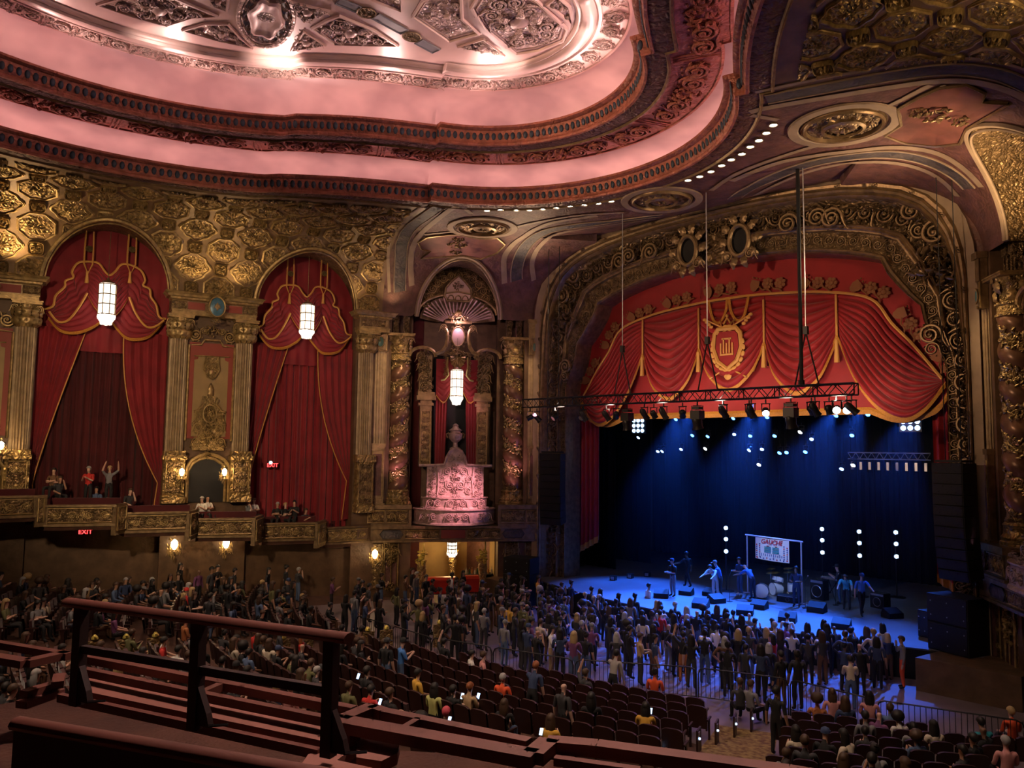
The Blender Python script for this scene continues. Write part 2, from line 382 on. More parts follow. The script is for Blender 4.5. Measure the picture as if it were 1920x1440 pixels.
# compartments of the inner panel, traced on its own plane
def zpoly(px,z=22.44): return [atz(u,v,z) for u,v in px]
def comp(px,scr=1,boss=True):
    P=zpoly(px); c=sum(P,V())/len(P); holder=MB()
    holder.tube([p-V((0,0,.02)) for p in P],.07,6,closed=True); holder.tube([p.lerp(c,.1)-V((0,0,.01)) for p in P],.035,5,closed=True); fr=holder.build('compartment_frame','ring_flat',ceiling)
    f=MB(); Q=[p.lerp(c,.12)-V((0,0,.004)) for p in P]; f.add(Q,[tuple(range(len(Q)))]); f.build('compartment_ground','ring_gold',fr,smooth=False)
    R=min((p-c).length for p in P)
    if boss:
        b=MB(); b.ico(c-V((0,0,.05)),(R*.34,R*.26,.12)); b.build('boss','ring_flat',fr)
        for k in range(6): a=k*PI/3+.3; placeon(LEAF_R,'leaf',c+V((cos(a),sin(a),0))*R*.3-V((0,0,.03)),V((-sin(a),cos(a),0)),DN,(R*.34,R*.34,R*.5),fr,PI if 0 else 0)
    for k,p in enumerate(P):
        q=p.lerp(c,.42)-V((0,0,.02))
        if scr: placeon(SPI_R,'scroll',q,(p-c).normalized(),DN,(R*.24,R*.24*(1 if k%2 else -1),.3),fr)
el=lambda cx,cy,rx,ry,n=20:[(cx+rx*cos(2*PI*k/n),cy+ry*sin(2*PI*k/n)) for k in range(n)]
for px in([(544,2),(617,19),(570,40)],[(585,52),(612,37),(636,28),(700,55),(745,84),(690,84),(627,82)],[(570,58),(609,83),(546,93)],[(343,55),(385,43),(427,43),(452,70),(473,88),(410,75)],[(183,7),(250,-12),(330,-4),(407,28),(360,32),(313,47),(250,30)],
          [(774,30),(793,0),(830,-20),(864,-6),(866,34),(898,62),(842,77)],[(884,14),(905,-20),(960,-28),(1006,0),(1063,53),(1056,75),(1010,94),(967,100),(907,50)],[(860,86),(906,72),(946,102)],[(1026,7),(1045,-8),(1068,11),(1071,42)],[(640,-22),(710,-8),(752,-14),(752,20)],[(383,-16),(428,-10),(425,18),(400,10)]): comp(px)
for c,rx,ry in(((499,30),52,56),):
    P=zpoly(el(*c,rx,ry,28)); o=atz(*c,22.44); mb=MB(); mb.tube([p-V((0,0,.03)) for p in P],.08,6,closed=True); mb.tube([p.lerp(o,.12)-V((0,0,.03)) for p in P],.04,5,closed=True); fr=mb.build('oval_frame','ring_gold',ceiling)
    mb=MB(); mb.add([p.lerp(o,.12)-V((0,0,.006)) for p in P],[tuple(range(28))]); mb.build('oval_ground','ring_grey',fr,smooth=False)
    mb=MB(); mb.loft([[o.lerp(p,f*(1+.10*sin(6*2*PI*i/28)))-V((0,0,h)) for i,p in enumerate(P)] for f,h in((.66,.0),(.64,.12),(.56,.16),(.5,.10),(.3,.06),(.02,.05))]); mb.build('oval_cartouche','ring_flat',fr)
    inst('rosette',ROS_R,Matrix.Translation(o-V((0,0,.06)))@Matrix.Rotation(PI,4,'X')@Matrix.Scale(.3,4),fr)
    for i in range(0,28,2): placeon(CLU_R,'foliage',o.lerp(P[i],.76)-V((0,0,.02)),V((1,0,0)),DN,(.16,.16,.3),fr)
for a,b in(((634,2),(672,18)),((703,30),(758,60)),((785,78),(818,96))):
    A,B=atz(*a,22.42),atz(*b,22.42); t=(B-A).normalized(); n_=V((-t.y,t.x,0))*.2; mb=MB(); mb.add([A-n_,B-n_,B+n_,A+n_],[(0,1,2,3)]); mb.tube([A-n_,B-n_,B+n_,A+n_],.03,5,closed=True); mb.build('grey_strip','ring_grey',ceiling)
for c in((687,24),(772,69)): inst('roundel',MED,Matrix.Translation(atz(*c,22.42))@Matrix.Rotation(PI,4,'X')@Matrix.Scale(.34,4),ceiling)
# ================================================================ coves over the side walls and the splayed bays
def cove(F,cs,hw,rise,s0,s1,name,m,n=90):
    mb=MB(); cols=[]; NV=16
    for i in range(n+1):
        s=s0+(s1-s0)*i/n; z=za(s,cs,hw,rise); k=(z-ZE)/HC; d0=DC*(1-math.sqrt(max(0,1-k*k))); f0=math.acos(1-d0/DC) if d0>0 else 0
        col=[]
        for j in range(NV+1):
            f=f0+(PI/2-f0)*j/NV; d=DC*(1-cos(f)); col.append(F.P(s,ZE+HC*sin(f),d))
        if F in(LN,RN): col.append(F.P(s,ZC+.7,DC+.1))
        cols.append(col)
    mb.loft(cols,closed=False); oth=[G for G in(LN,RN,LS,RS) if G is not F]
    keep=[]
    for f in mb.f:
        c=sum((V(mb.v[i]) for i in f),V())/len(f)
        ds=(c-F.o).dot(F.n)
        if c.y<-1.3 and all((c-G.o).dot(G.n)>min(ds,DC)-.3 for G in oth if G.o.x*F.o.x>0): keep.append(f)
    mb.f=keep; mb.m=[0]*len(keep); return mb.build(name,m,ceiling,smooth=True)
def rim(F,c,hw,rise,name,parent,m='gold',r=.085,dback=0,soff='bronze_fine'):
    pts=[];back=[]
    for i in range(41):
        a=PI*i/40; s=c-hw*cos(a); z=ZE+rise*sin(a); k=(z-ZE)/HC; d=DC*(1-math.sqrt(max(0,1-k*k))); pts.append(F.P(s,z,d+.02)); back.append(F.P(s,z,dback))
    mb=MB(); mb.tube(pts,r,6); mb.tube([p+(F.P(c,ZE,0)-p)*.055 for p in pts],r*.5,5); o=mb.build(name,m,parent)
    mb=MB(); mb.loft([pts,back],closed=False); mb.build('arch_soffit',soff,o); return o
for F in(LS,RS): cove(F,ARC,AHW,ARISE,-4,26.5,'side_cove','coffer_ground',140)
for F in(LN,RN): cove(F,[NC],NHW,NRISE,-2.5,NLEN+3,'bay_cove','paint_red',60)
for F in(LS,RS):
    for c in ARC: rim(F,c,AHW,ARISE,'arch_rim',ceiling,dback=-.9)
for F in(LN,RN): rim(F,NC,NHW,NRISE,'bay_arch_rim',ceiling,'beige',.10,-.6)
# gilded coffers on the coves
def inpoly(x,y,P):
    c=False; n=len(P)
    for i in range(n):
        a,b=P[i],P[i-1]
        if (a.y>y)!=(b.y>y) and x<(b.x-a.x)*(y-a.y)/(b.y-a.y)+a.x: c=not c
    return c
R0P=ring(-.55,0)
AL=[];acc=0;pd,pz=0,ZE
for i in range(1,401):
    d=i*.025; z=covez(d); acc+=math.hypot(d-pd,z-pz); AL.append((acc,d,z)); pd,pz=d,z
def arcpt(a):
    for l,d,z in AL:
        if l>=a: return d,z
    return AL[-1][1:]
def coffers(F,FN,smax):
    pi_,pj=1.28,1.04
    for i in range(-1,int(smax/pi_)+1):
        for j in range(0,11):
            s=.75+pi_*i; a=.30+pj*j; d,z=arcpt(a); d2,z2=arcpt(a+.12); d1,z1=arcpt(max(.03,a-.12)); p=F.P(s,z,d)
            if (p-FN.o).dot(FN.n)<d-.4: continue
            big=(i+j)%2==0; rr=.80 if big else .37
            up=(F.n*(d2-d1)+V((0,0,z2-z1))).normalized(); nrm=F.s.cross(up); nrm=nrm if nrm.dot(F.n)-nrm.z>0 else -nrm
            me,nm=(COF_A,'octagon_coffer') if big and i%2==0 else ((COF_B,'lobed_coffer') if big else (COF_S,'square_coffer'))
            def bad(w):
                ss=(w-F.o).dot(F.s); dd=(w-F.o).dot(F.n)
                if w.z<ZE+.02 or inpoly(w.x,w.y,R0P) or (w-FN.o).dot(FN.n)<dd+.06: return True
                return any(abs(ss-c)<AHW+.02 for c in ARC) and w.z<za(ss,ARC,AHW+.04,ARISE+.05)
            y_=nrm.cross(F.s).normalized(); x_=y_.cross(nrm); M=Matrix((x_*rr,y_*rr*.92,nrm*.8)).transposed().to_4x4(); M.translation=p+nrm*.01
            nb=sum(bad(M@V((cos(q*PI/4),sin(q*PI/4),0))) for q in range(8))
            if nb>6: continue
            if nb:
                mv=[M@v.co for v in me.vertices]; bv=[bad(v) for v in mv]; k=[f for f in me.polygons if not any(bv[q] for q in f.vertices)]
                if len(k)<20: continue
                m2=bpy.data.meshes.new(nm); m2.from_pydata([v.co for v in me.vertices],[],[tuple(f.vertices) for f in k])
                for q in me.materials: m2.materials.append(q)
                m2.polygons.foreach_set('material_index',[f.material_index for f in k]); m2.polygons.foreach_set('use_smooth',[True]*len(k)); me=m2
            inst(nm,me,M,ceiling)
coffers(LS,LN,21); coffers(RS,RN,15)
# painted bands, ribs and medallions of the soffit between the ring and the stage arch
def band(px,w,m,name,thick=.03,tubes=False):
    pts=[atceil(u,v) for u,v in px]; sm=[]
    for i in range(len(pts)-1):
        for k in range(5): t=k/5; a=pts[max(0,i-1)];b=pts[i];c=pts[i+1];e=pts[min(len(pts)-1,i+2)]; sm.append(.5*((2*b)+(c-a)*t+(2*a-5*b+4*c-e)*t*t+(3*b-a-3*c+e)*t**3))
    sm.append(pts[-1])
    for mir in(1,-1):
        L=[];R_=[]
        for i,p in enumerate(sm):
            t=sm[min(i+1,len(sm)-1)]-sm[max(0,i-1)]; t.z=0; t.normalize(); n_=V((-t.y,t.x,0))*w/2
            for arr,q in((L,p+n_),(R_,p-n_)): arr.append(V((q.x*mir,q.y,ceilz(q.x,q.y)-thick)))
        mb=MB(); mb.loft([L,R_],closed=False)
        o=mb.build(name,m,ceiling,smooth=False)
        if tubes:
            mb=MB(); mb.tube(L,.035,5); mb.tube(R_,.035,5); mb.build(name+'_bead',tubes,o)
DARK=[[(750,545),(750,519),(752,480),(754,456),(772,425),(797,406),(822,389)],[(969,525),(969,505),(976,478),(990,456),(1025,434),(1085,423),(1160,414),(1240,404)]]
for q in DARK: band(q,.62,'paint_dark','painted_band',.03,'beige')
for q,w in(([(730,545),(728,500),(728,470),(735,437),(762,408),(799,382)],.16),([(772,535),(770,490),(776,458),(789,438),(811,418),(842,394),(858,386)],.3),([(946,530),(945,485),(957,463),(981,444),(1003,430),(1040,416),(1120,404)],.3),([(1001,525),(998,490),(1013,460),(1050,437),(1120,425),(1230,410)],.26),
            ([(868,388),(884,400)],.2),([(796,440),(850,434),(862,427)],.2),([(948,432),(990,420),(1080,404),(1170,398)],.22),([(820,470),(812,462),(795,444)],.18)): band(q,w,'beige','painted_rib',.045)
for sx in(-1,0,1):
    p=V((sx*8.74,-7.75 if sx else -5.35,0)); p.z=ceilz(p.x,p.y)-.02; r=1.32
    mb=MB(); mb.lathe([(r+.42,0),(r+.40,.06),(r+.1,.06),(r+.05,0)],48,c=p,M=Matrix.Scale(-1,4,V((0,0,1))),cap=False); mb.build('medallion_band','beige',ceiling)
    o=inst('medallion',MED,Matrix.Translation(p)@Matrix.Rotation(PI,4,'X')@Matrix.Diagonal((r,r,1.6,1)),ceiling)
    mb=MB(); mb.lathe([(r*.52,.0),(r*.52,.16),(r*.44,.2),(r*.44,.1)],40,c=p,M=Matrix.Scale(-1,4,V((0,0,1))),cap=False); mb.build('medallion_ring','bronze_plain',ceiling)
    for k in range(12): a=k*PI/6; placeon(LEAF_B,'medallion_petal',p-V((0,0,.04))+V((cos(a),sin(a),0))*.08,V((-sin(a),cos(a),0)),DN,(.34,.38,.3))
# painted cartouche fields with relief
for px in([(1683,203),(1723,180),(1760,163),(1813,157),(1847,173),(1843,190),(1893,192),(1813,240),(1800,267),(1753,273),(1697,267),(1660,253),(1690,232)],):
    pts=[atceil(u,v) for u,v in px]; c=sum(pts,V())/len(pts)
    for mir in(1,-1):
        q=[V((p.x*mir,p.y,ceilz(p.x,p.y)-.05)) for p in pts]; cc=V((c.x*mir,c.y,ceilz(c.x,c.y)-.06)); mb=MB(); n_=len(q)
        for f in(1,.66,.33): mb.v+=[(cc.x+(p.x-cc.x)*f,cc.y+(p.y-cc.y)*f,ceilz(cc.x+(p.x-cc.x)*f,cc.y+(p.y-cc.y)*f)-.05) for p in q]
        mb.f=[(r*n_+i,r*n_+(i+1)%n_,(r+1)*n_+(i+1)%n_,(r+1)*n_+i) for r in(0,1) for i in range(n_)]+[tuple(range(2*n_,3*n_))]; mb.m=[0]*len(mb.f); o=mb.build('cartouche_field','cart_red',ceiling,smooth=False)
        mb=MB(); mb.tube(q,.06,5,closed=True); mb.build('cartouche_bead','bronze_plain',o)
        for dx,dy,r in((0,0,.5),(.5,.35,.3),(-.5,-.35,.3)): x,y=cc.x+dx*mir,cc.y+dy; placeon(CLU_B,'cartouche_foliage',V((x,y,ceilz(x,y)-.04)),V((1,0,0)),DN,(r,r,.4),o)
LAMPS=[(913,394),(938,393),(968,393),(993,393),(1018,391),(1044,389),(1070,386),(1096,383),(1122,380),(1146,376),(1290,337),(1312,330),(1333,320),(1353,309),(1371,298),(1391,287),(1407,274),(1423,262),(1437,248),(1450,233)]
mb=MB(); mb.lathe([(.16,.0),(.17,-.03),(.13,-.04),(.12,.06)],16,cap=False); ME_bez=mb.mesh('downlight_bezel','bronze_plain')
mb=MB(); mb.lathe([(.001,-.015),(.115,-.015),(.115,.03)],14,cap=False); ME_len=mb.mesh('downlight_lens','lamp_white')
for k,(u,v) in enumerate(LAMPS):
    p=atceil(u,v); p.z=ceilz(p.x,p.y)-.03
    which=['first','second','third','fourth','fifth','sixth','seventh','eighth','ninth','tenth'][k%10]
    o=empty('ceiling_downlight',p,label='white ceiling downlight, %s from the %s'%(which,'gilded coffers in the far row' if k<10 else 'middle medallion in the near row'),cat='ceiling light',group='downlights under the lower ring')
    for nm,me in(('bezel',ME_bez),('lens',ME_len)): c=bpy.data.objects.new(nm,me); link(c,o)
# ================================================================ walls
def merge(mb,me,M):
    b=[M@v.co for v in me.vertices]; mb.add(b,[tuple(p.vertices) for p in me.polygons])
def fluted(F,sc,w,z0,z1,d,nf=7,dep=.5,m='gold',parent=None,name='shaft'):
    pr=[]; n=nf*4
    for i in range(n+1):
        a=PI*i/n; q=1-.13*abs(sin(nf*a))**.6 if 0<i<n else 1; pr.append((-cos(a)*w/2*q,sin(a)*w*dep*q))
    mb=MB(); mb.prism(pr,z0,z1,lambda x,y,h:F.P(sc+x,h,d+y)); return mb.build(name,m,parent,smooth=False)
def capital(F,sc,w,z0,z1,d,parent,m='gold_fine',dep=.5,full=False):
    h=z1-z0; mb=MB(); n=24
    def fn(i,j):
        a=PI*i if not full else 2*PI*i; r=w/2*(.98+.30*j**2)*(1+.10*abs(sin(5*a))*sin(PI*j*2)**2); return F.P(sc-cos(a)*r,z0+h*.86*j,d+sin(a)*r*(2*dep if not full else 1))
    mb.grid(fn,n,8,wrap=False)
    o=mb.build('capital',m,parent)
    mb=MB(); W_=w*.70; mb.fbox(F,sc-W_,sc+W_,z0+h*.86,z1,d-(W_ if full else 0),d+W_*(1 if full else 2*dep)); mb.fbox(F,sc-W_*1.05,sc+W_*1.05,z1-h*.06,z1,d-(W_ if full else 0),d+W_*(1.05 if full else 2.1*dep)); mb.build('abacus','gold',o)
    mb=MB()
    for row,(zz,nl,k) in enumerate(((.02,6,.42),(.34,5,.42))):
        for q in range(nl):
            a=PI*(q+.5)/nl*(2 if full else 1); r=w/2*(1.0+.1*row); nrm=(-F.s*cos(a)+F.n*sin(a)*(1 if full else 2*dep)).normalized(); x=V((0,0,1)).cross(nrm); M=Matrix((x*h*.42,V((0,0,1))*h*k,nrm*h*.5)).transposed().to_4x4(); M.translation=F.P(sc-cos(a)*r,z0+h*zz,d+sin(a)*r*(1 if full else 2*dep)); merge(mb,LEAF,M)
    mb.build('acanthus_leaves','gold',o)
    mb=MB()
    for e in(-1,1): merge(mb,SPI,F.M(sc+e*W_*.80,z0+h*.70,d+W_*2*dep*.62 if not full else d+W_*.55,0,(h*.13*e,h*.13,h*.2)))
    merge(mb,ROS,F.M(sc,z0+h*.8,d+W_*(1 if full else 2*dep),0,h*.11)); mb.build('volutes','gold',o)
    return o
def panel(F,s0,s1,z0,z1,d,parent,bg='bronze_fine',fm='gold',n=2,scr=None,name='carved_panel',fr=.035,fol=True):
    """a framed panel with carved scrolls standing proud of it"""
    if s0>s1: s0,s1=s1,s0
    mb=MB(); mb.fbox(F,s0,s1,z0,z1,d-.06,d); o=mb.build(name,bg,parent,smooth=False)
    mb=MB(); mb.tube([F.P(s,z,d+.02) for s,z in((s0,z0),(s1,z0),(s1,z1),(s0,z1))],fr,5,closed=True); mb.build('panel_frame',fm,o)
    w,h=s1-s0,z1-z0; mb=MB()
    if n:
        r=min(h*.36,w/n*.40)
        for k in range(n):
            c=s0+w*(k+.5)/n; e=1 if k<n/2 else -1; merge(mb,scr or SPI,F.M(c,(z0+z1)/2,d,0,(r*.72*e,r*.72*(1 if k%2 else -1),r*.6)))
        if fol and w>h: merge(mb,CLU,F.M((s0+s1)/2,(z0+z1)/2,d,0,(min(w*.09,r),r,r*.6)))
        for e in(0,1): merge(mb,LEAF,F.M(s0+w*.03 if e==0 else s1-w*.03,(z0+z1)/2,d,-PI/2 if e==0 else PI/2,(r*.8,min(r,w*.12),r*.6)))
        mb.build('carving',fm,o)
    return o
def vpanel(F,s0,s1,z0,z1,d,parent,bg='bronze_fine',fm='gold',n=5,name='carved_panel'):
    if s0>s1: s0,s1=s1,s0
    mb=MB(); mb.fbox(F,s0,s1,z0,z1,d-.05,d); o=mb.build(name,bg,parent,smooth=False)
    mb=MB(); mb.tube([F.P(s,z,d+.015) for s,z in((s0,z0),(s1,z0),(s1,z1),(s0,z1))],.03,5,closed=True); mb.build('panel_frame',fm,o)
    mb=MB(); c=(s0+s1)/2; r=min((s1-s0)*.3,(z1-z0)/n*.4)
    for k in range(n):
        z=z0+(z1-z0)*(k+.5)/n
        for e in(-1,1): merge(mb,SPI,F.M(c+e*r*.62,z,d,0,(r*.55*e,r*.55*(1 if k%2 else -1),r*.55)))
        merge(mb,LEAF,F.M(c,z-r*.4,d,0,(r*.8,r*.9,r*.6)))
    mb.build('carving',fm,o); return o
def entab(F,s0,s1,z0,z1,d,parent,red=True):
    h=z1-z0; mb=MB(); mb.fbox(F,s0,s1,z0,z0+h*.22,-.2,d); mb.fbox(F,s0-.03,s1+.03,z0+h*.16,z0+h*.22,-.2,d+.04); o=mb.build('architrave','gold',parent,smooth=False)
    mb=MB(); mb.fbox(F,s0,s1,z0+h*.22,z0+h*.66,-.2,d-.04); mb.build('frieze','bronze_plain',parent,smooth=False)
    mb=MB(); prof=[(z0+h*.66,d),(z0+h*.70,d+.08),(z0+h*.78,d+.10),(z0+h*.80,d+.22),(z0+h*.90,d+.26),(z0+h,d+.36),(z0+h+.03,d+.3)]
    a=[F.P(s0-(q[1]-d),q[0],q[1]) for q in prof]; b=[F.P(s1+(q[1]-d),q[0],q[1]) for q in prof]; a0=[F.P(s0-(q[1]-d),q[0],-.2) for q in prof]; b0=[F.P(s1+(q[1]-d),q[0],-.2) for q in prof]
    mb.loft([a0,a,b,b0],closed=False); mb.add([F.P(s0-.3,z1+.03,-.2),F.P(s0-.3,z1+.03,d+.3),F.P(s1+.3,z1+.03,d+.3),F.P(s1+.3,z1+.03,-.2)],[(0,1,2,3)])
    k=0
    while k*.16<s1-s0: mb.fbox(F,s0+k*.16,s0+k*.16+.08,z0+h*.70,z0+h*.78,d,d+.13); k+=1
    mb.build('cornice','gold',parent,smooth=False); return o
def oval_medallion(F,s,z,d,rx,rz,m,parent,fleur=False,name='enamel_medallion'):
    mb=MB(); mb.lathe([(.001,.05),(.6,.045),(1,0)],28,M=F.M(0,0,0,0,(rx,rz,1)).to_3x3().to_4x4(),c=F.P(s,z,d),cap=False); o=mb.build(name,m,parent)
    mb=MB(); pts=[F.P(s+rx*1.08*cos(a),z+rz*1.08*sin(a),d+.03) for a in[2*PI*k/28 for k in range(28)]]; mb.tube(pts,rx*.12,6,closed=True); mb.build('medallion_frame','gold',o)
    mb=MB()
    for k in range(14): a=2*PI*k/14; merge(mb,CLU,F.M(s+rx*1.36*cos(a),z+rz*1.34*sin(a),d-.03,a,(rx*.26,rx*.26,rx*.4)))
    merge(mb,CLU,F.M(s,z-rz*1.6,d,0,(rx*.9,rz*.3,rx*.5))); mb.build('medallion_foliage','gold',o)
    if fleur:
        mb=MB(); e=F.M(s,z,d+.05,0,(rx*.55,rz*.55,rx*.35)); merge(mb,LEAF,e@Matrix.Translation((0,-.35,0)))
        for q in(-1,1): merge(mb,LEAF,e@Matrix.Rotation(-q*.8,4,'Z')@Matrix.Translation((q*.1,-.3,0))@Matrix.Diagonal((.8,.85,1,1))); merge(mb,SPI,e@Matrix.Translation((q*.55,-.1,0))@Matrix.Diagonal((q*.22,.22,.3,1)))
        merge(mb,LEAF,e@Matrix.Translation((0,-.2,0))@Matrix.Rotation(PI,4,'Z')@Matrix.Diagonal((.7,.5,1,1))); mb.box((0,-.3,.25),(.9,.14,.14),e); mb.build('fleur_de_lis','gold',o)
    return o
wall_left=struct('wall_left','gilded side wall with fluted columns and tall curtained arches','wall')
wall_right=struct('wall_right','gilded side wall behind the twisted column at the edge of the stage','wall')
for F,W_ in((LS,wall_left),(RS,wall_right)):
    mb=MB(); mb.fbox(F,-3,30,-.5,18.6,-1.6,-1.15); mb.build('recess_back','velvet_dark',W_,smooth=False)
    for a,b in((-.6,1.39),(6.71,10.54),(15.86,19.69),(25.0,30)):
        mb=MB(); mb.fbox(F,a,b,-.5,ZE,-1.2,0); mb.build('pier','brown_wall',W_,smooth=False)
    for a,b,zt in((-.6,6.5,3.2),(6.5,11.5,3.9),(11.5,30,4.5)): mb=MB(); mb.fbox(F,a,b,-.5,zt,-1.2,-.25); mb.build('lower_wall','brown_wall',W_,smooth=False)
pier_cols=[]
def pier(F,s0,s1,W_,door=True):
    w=.80; sl=[s0+.42,s1-.42]
    for sc in sl:
        e=empty('fluted_column',F.P(sc,5.4,.0)); e.parent=W_
        e.matrix_world=Matrix.Translation(F.P(sc,5.4,0)); I=e.matrix_world.inverted()
        kids=[fluted(F,sc,w,7.7,13.05,.05,11,.5,'column_tan')]
        kids.append(capital(F,sc,w,13.0,14.12,.05,None))
        mb=MB(); mb.fbox(F,sc-.50,sc+.50,5.3,5.65,-.1,.6); mb.fbox(F,sc-.46,sc+.46,5.65,7.3,-.1,.5); mb.fbox(F,sc-.52,sc+.52,7.3,7.5,-.1,.62); mb.fbox(F,sc-.47,sc+.47,7.5,7.72,-.1,.55); kids.append(mb.build('pedestal','gold_carved',smooth=False))
        kids.append(vpanel(F,sc-.36,sc+.36,5.8,7.2,.53,None,n=2))
        for o in kids: o.parent=e; o.matrix_parent_inverse=I
    entab(F,s0,s1,14.12,ZE,.55,W_)
    c=(s0+s1)/2
    for e in(-1,1):
        panel(F,c+e*1.62-.33,c+e*1.62+.33,14.38,14.76,.53,W_,n=1,name='frieze_scroll',fr=.02); 
        mb=MB(); mb.fbox(F,c+e*.85-.38,c+e*.85+.38,14.40,14.74,.5,.53); mb.build('red_panel','paint_red_flat',W_,smooth=False)
    oval_medallion(F,c,14.55,.97,.33,.44,'blue_enamel',W_,True)
    # centre panel
    mb=MB(); mb.fbox(F,c-1.02,c+1.02,8.3,12.9,-.05,.06); mb.build('red_field','paint_red_flat',W_,smooth=False)
    pl=[(c-.78,8.4),(c+.78,8.4),(c+.78,12.05),(c+.62,12.1),(c+.58,12.3),(c-.58,12.3),(c-.62,12.1),(c-.78,12.05)]
    mb=MB(); mb.prism(pl,.05,.09,lambda x,y,h:F.P(x,y,h)); mb.build('tan_field','tan',W_,smooth=False)
    mb=MB(); mb.tube([F.P(s,z,.1) for s,z in((c-1.04,8.2),(c-1.04,12.75),(c-.5,12.8),(c-.35,13.05),(c+.35,13.05),(c+.5,12.8),(c+1.04,12.75),(c+1.04,8.2))],.06,6); mb.build('panel_moulding','gold',W_)
    mb=MB()
    for e in(-1,1): merge(mb,SPI,F.M(c+e*.78,13.25,.12,0,(.28*e,-.28,.25))); merge(mb,SPI,F.M(c+e*.42,13.45,.2,0,(.16*e,.16,.2)))
    merge(mb,CLU,F.M(c,13.5,.2,0,(.4,.3,.3))); mb.tube([F.P(c-.8,12.28,.14),F.P(c+.8,12.24,.14)],.03,6)
    mb.build('scroll_crest','gold',W_)
    pl=[(c-.30,12.25),(c-.36,11.6),(c-.18,11.25),(c,11.15),(c+.18,11.25),(c+.36,11.6),(c+.30,12.25)]
    mb=MB(); mb.prism(pl,.08,.18,lambda x,y,h:F.P(x,y,h)); o=mb.build('pendant_cartouche','gold_fine',W_,smooth=False)
    mb=MB(); mb.tube([F.P(x,y,.18) for x,y in pl],.04,5,closed=True)
    for e in(-1,1): merge(mb,SPI,F.M(c+e*.14,11.85,.17,0,(.10*e,.10,.12)))
    merge(mb,LEAF,F.M(c,11.3,.17,0,(.25,.35,.2))); mb.build('carving','gold',o)
    # tall crest over the doorway
    pl=[(-.10,10.7),(-.12,10.35),(-.36,10.3),(-.34,10.15),(-.25,10.0),(-.45,9.75),(-.72,9.6),(-.62,9.3),(-.78,9.0),(-.66,8.6),(-.5,8.4),(-.75,8.0),(-.72,7.75),(.72,7.75),(.75,8.0),(.5,8.4),(.66,8.6),(.78,9.0),(.62,9.3),(.72,9.6),(.45,9.75),(.25,10.0),(.34,10.15),(.36,10.3),(.12,10.35),(.10,10.7),(0,11.0)]
    mb=MB(); mb.prism([(c+x,y) for x,y in pl],.06,.18,lambda x,y,h:F.P(x,y,h)); o=mb.build('door_crest','gold_fine',W_,smooth=False)
    mb=MB()
    for e in(-1,1):
        for z,r,x in((9.35,.17,.45),(8.85,.2,.5),(8.15,.2,.55),(9.75,.1,.28)): merge(mb,SPI,F.M(c+e*x,z,.17,0,(r*e,r,.2)))
        mb.tube([F.P(c+e*.36,10.2,.2),F.P(c+e*.3,9.95,.2),F.P(c+e*.55,9.65,.2),F.P(c+e*.72,9.6,.2)],.05,5)
    for z,r in((9.6,.3),(8.9,.26),(8.4,.3)): merge(mb,CLU,F.M(c,z,.16,0,(r,r*1.2,.3)))
    mb.tube([F.P(c+.30*cos(a),9.5+.42*sin(a),.22) for a in[2*PI*k/20 for k in range(20)]],.05,5,closed=True)
    merge(mb,LEAF,F.M(c,10.3,.18,0,(.3,.55,.3))); mb.build('carving','gold',o)
    if door:
        ap=[(-.80,5.3),(-.80,6.7),(-.62,7.05),(-.3,7.28),(0,7.36),(.3,7.28),(.62,7.05),(.80,6.7),(.80,5.3)]
        mb=MB(); mb.prism([(c+x,y) for x,y in ap],-.02,.075,lambda x,y,h:F.P(x,y,h)); mb.build('doorway','black',W_,smooth=False)
        mb=MB(); mb.tube([F.P(c+x*1.06,y if y<6 else y+.06,.1) for x,y in ap],.07,6); mb.tube([F.P(c+x*(1.28-.02*k),(y if y<6 else y+.28-.01*k),.16) for k,(x,y) in enumerate(ap)],.09,6)
        for k in range(9):
            a=PI*(k+.5)/9; merge(mb,SPI,F.M(c-cos(a)*.93,6.55+sin(a)*.95,.13,a,(.10,.10,.12)))
        merge(mb,CLU,F.M(c,7.55,.16,0,(.2,.2,.3))); mb.build('doorway_moulding','gold',W_)
pier(LS,6.71,10.54,wall_left); pier(LS,15.86,19.69,wall_left)
def halfpier(F,W_):
    sc=.86
    fluted(F,sc,.82,7.6,13.05,.05,11,.5,'column_tan',W_,'column_shaft'); capital(F,sc,.82,13.0,14.12,.05,W_)
    mb=MB(); mb.fbox(F,sc-.5,sc+.5,4.6,5.0,-.1,.6); mb.fbox(F,sc-.45,sc+.45,5.0,7.2,-.1,.5); mb.fbox(F,sc-.52,sc+.52,7.2,7.6,-.1,.6); mb.build('column_pedestal','gold_carved',W_,smooth=False); vpanel(F,sc-.36,sc+.36,5.1,7.1,.53,W_,n=3)
    entab(F,-.25,1.42,14.12,ZE,.55,W_); panel(F,.0,1.3,14.36,14.78,.55,W_,n=2,name='frieze_scroll')
halfpier(LS,wall_left); halfpier(RS,wall_right)
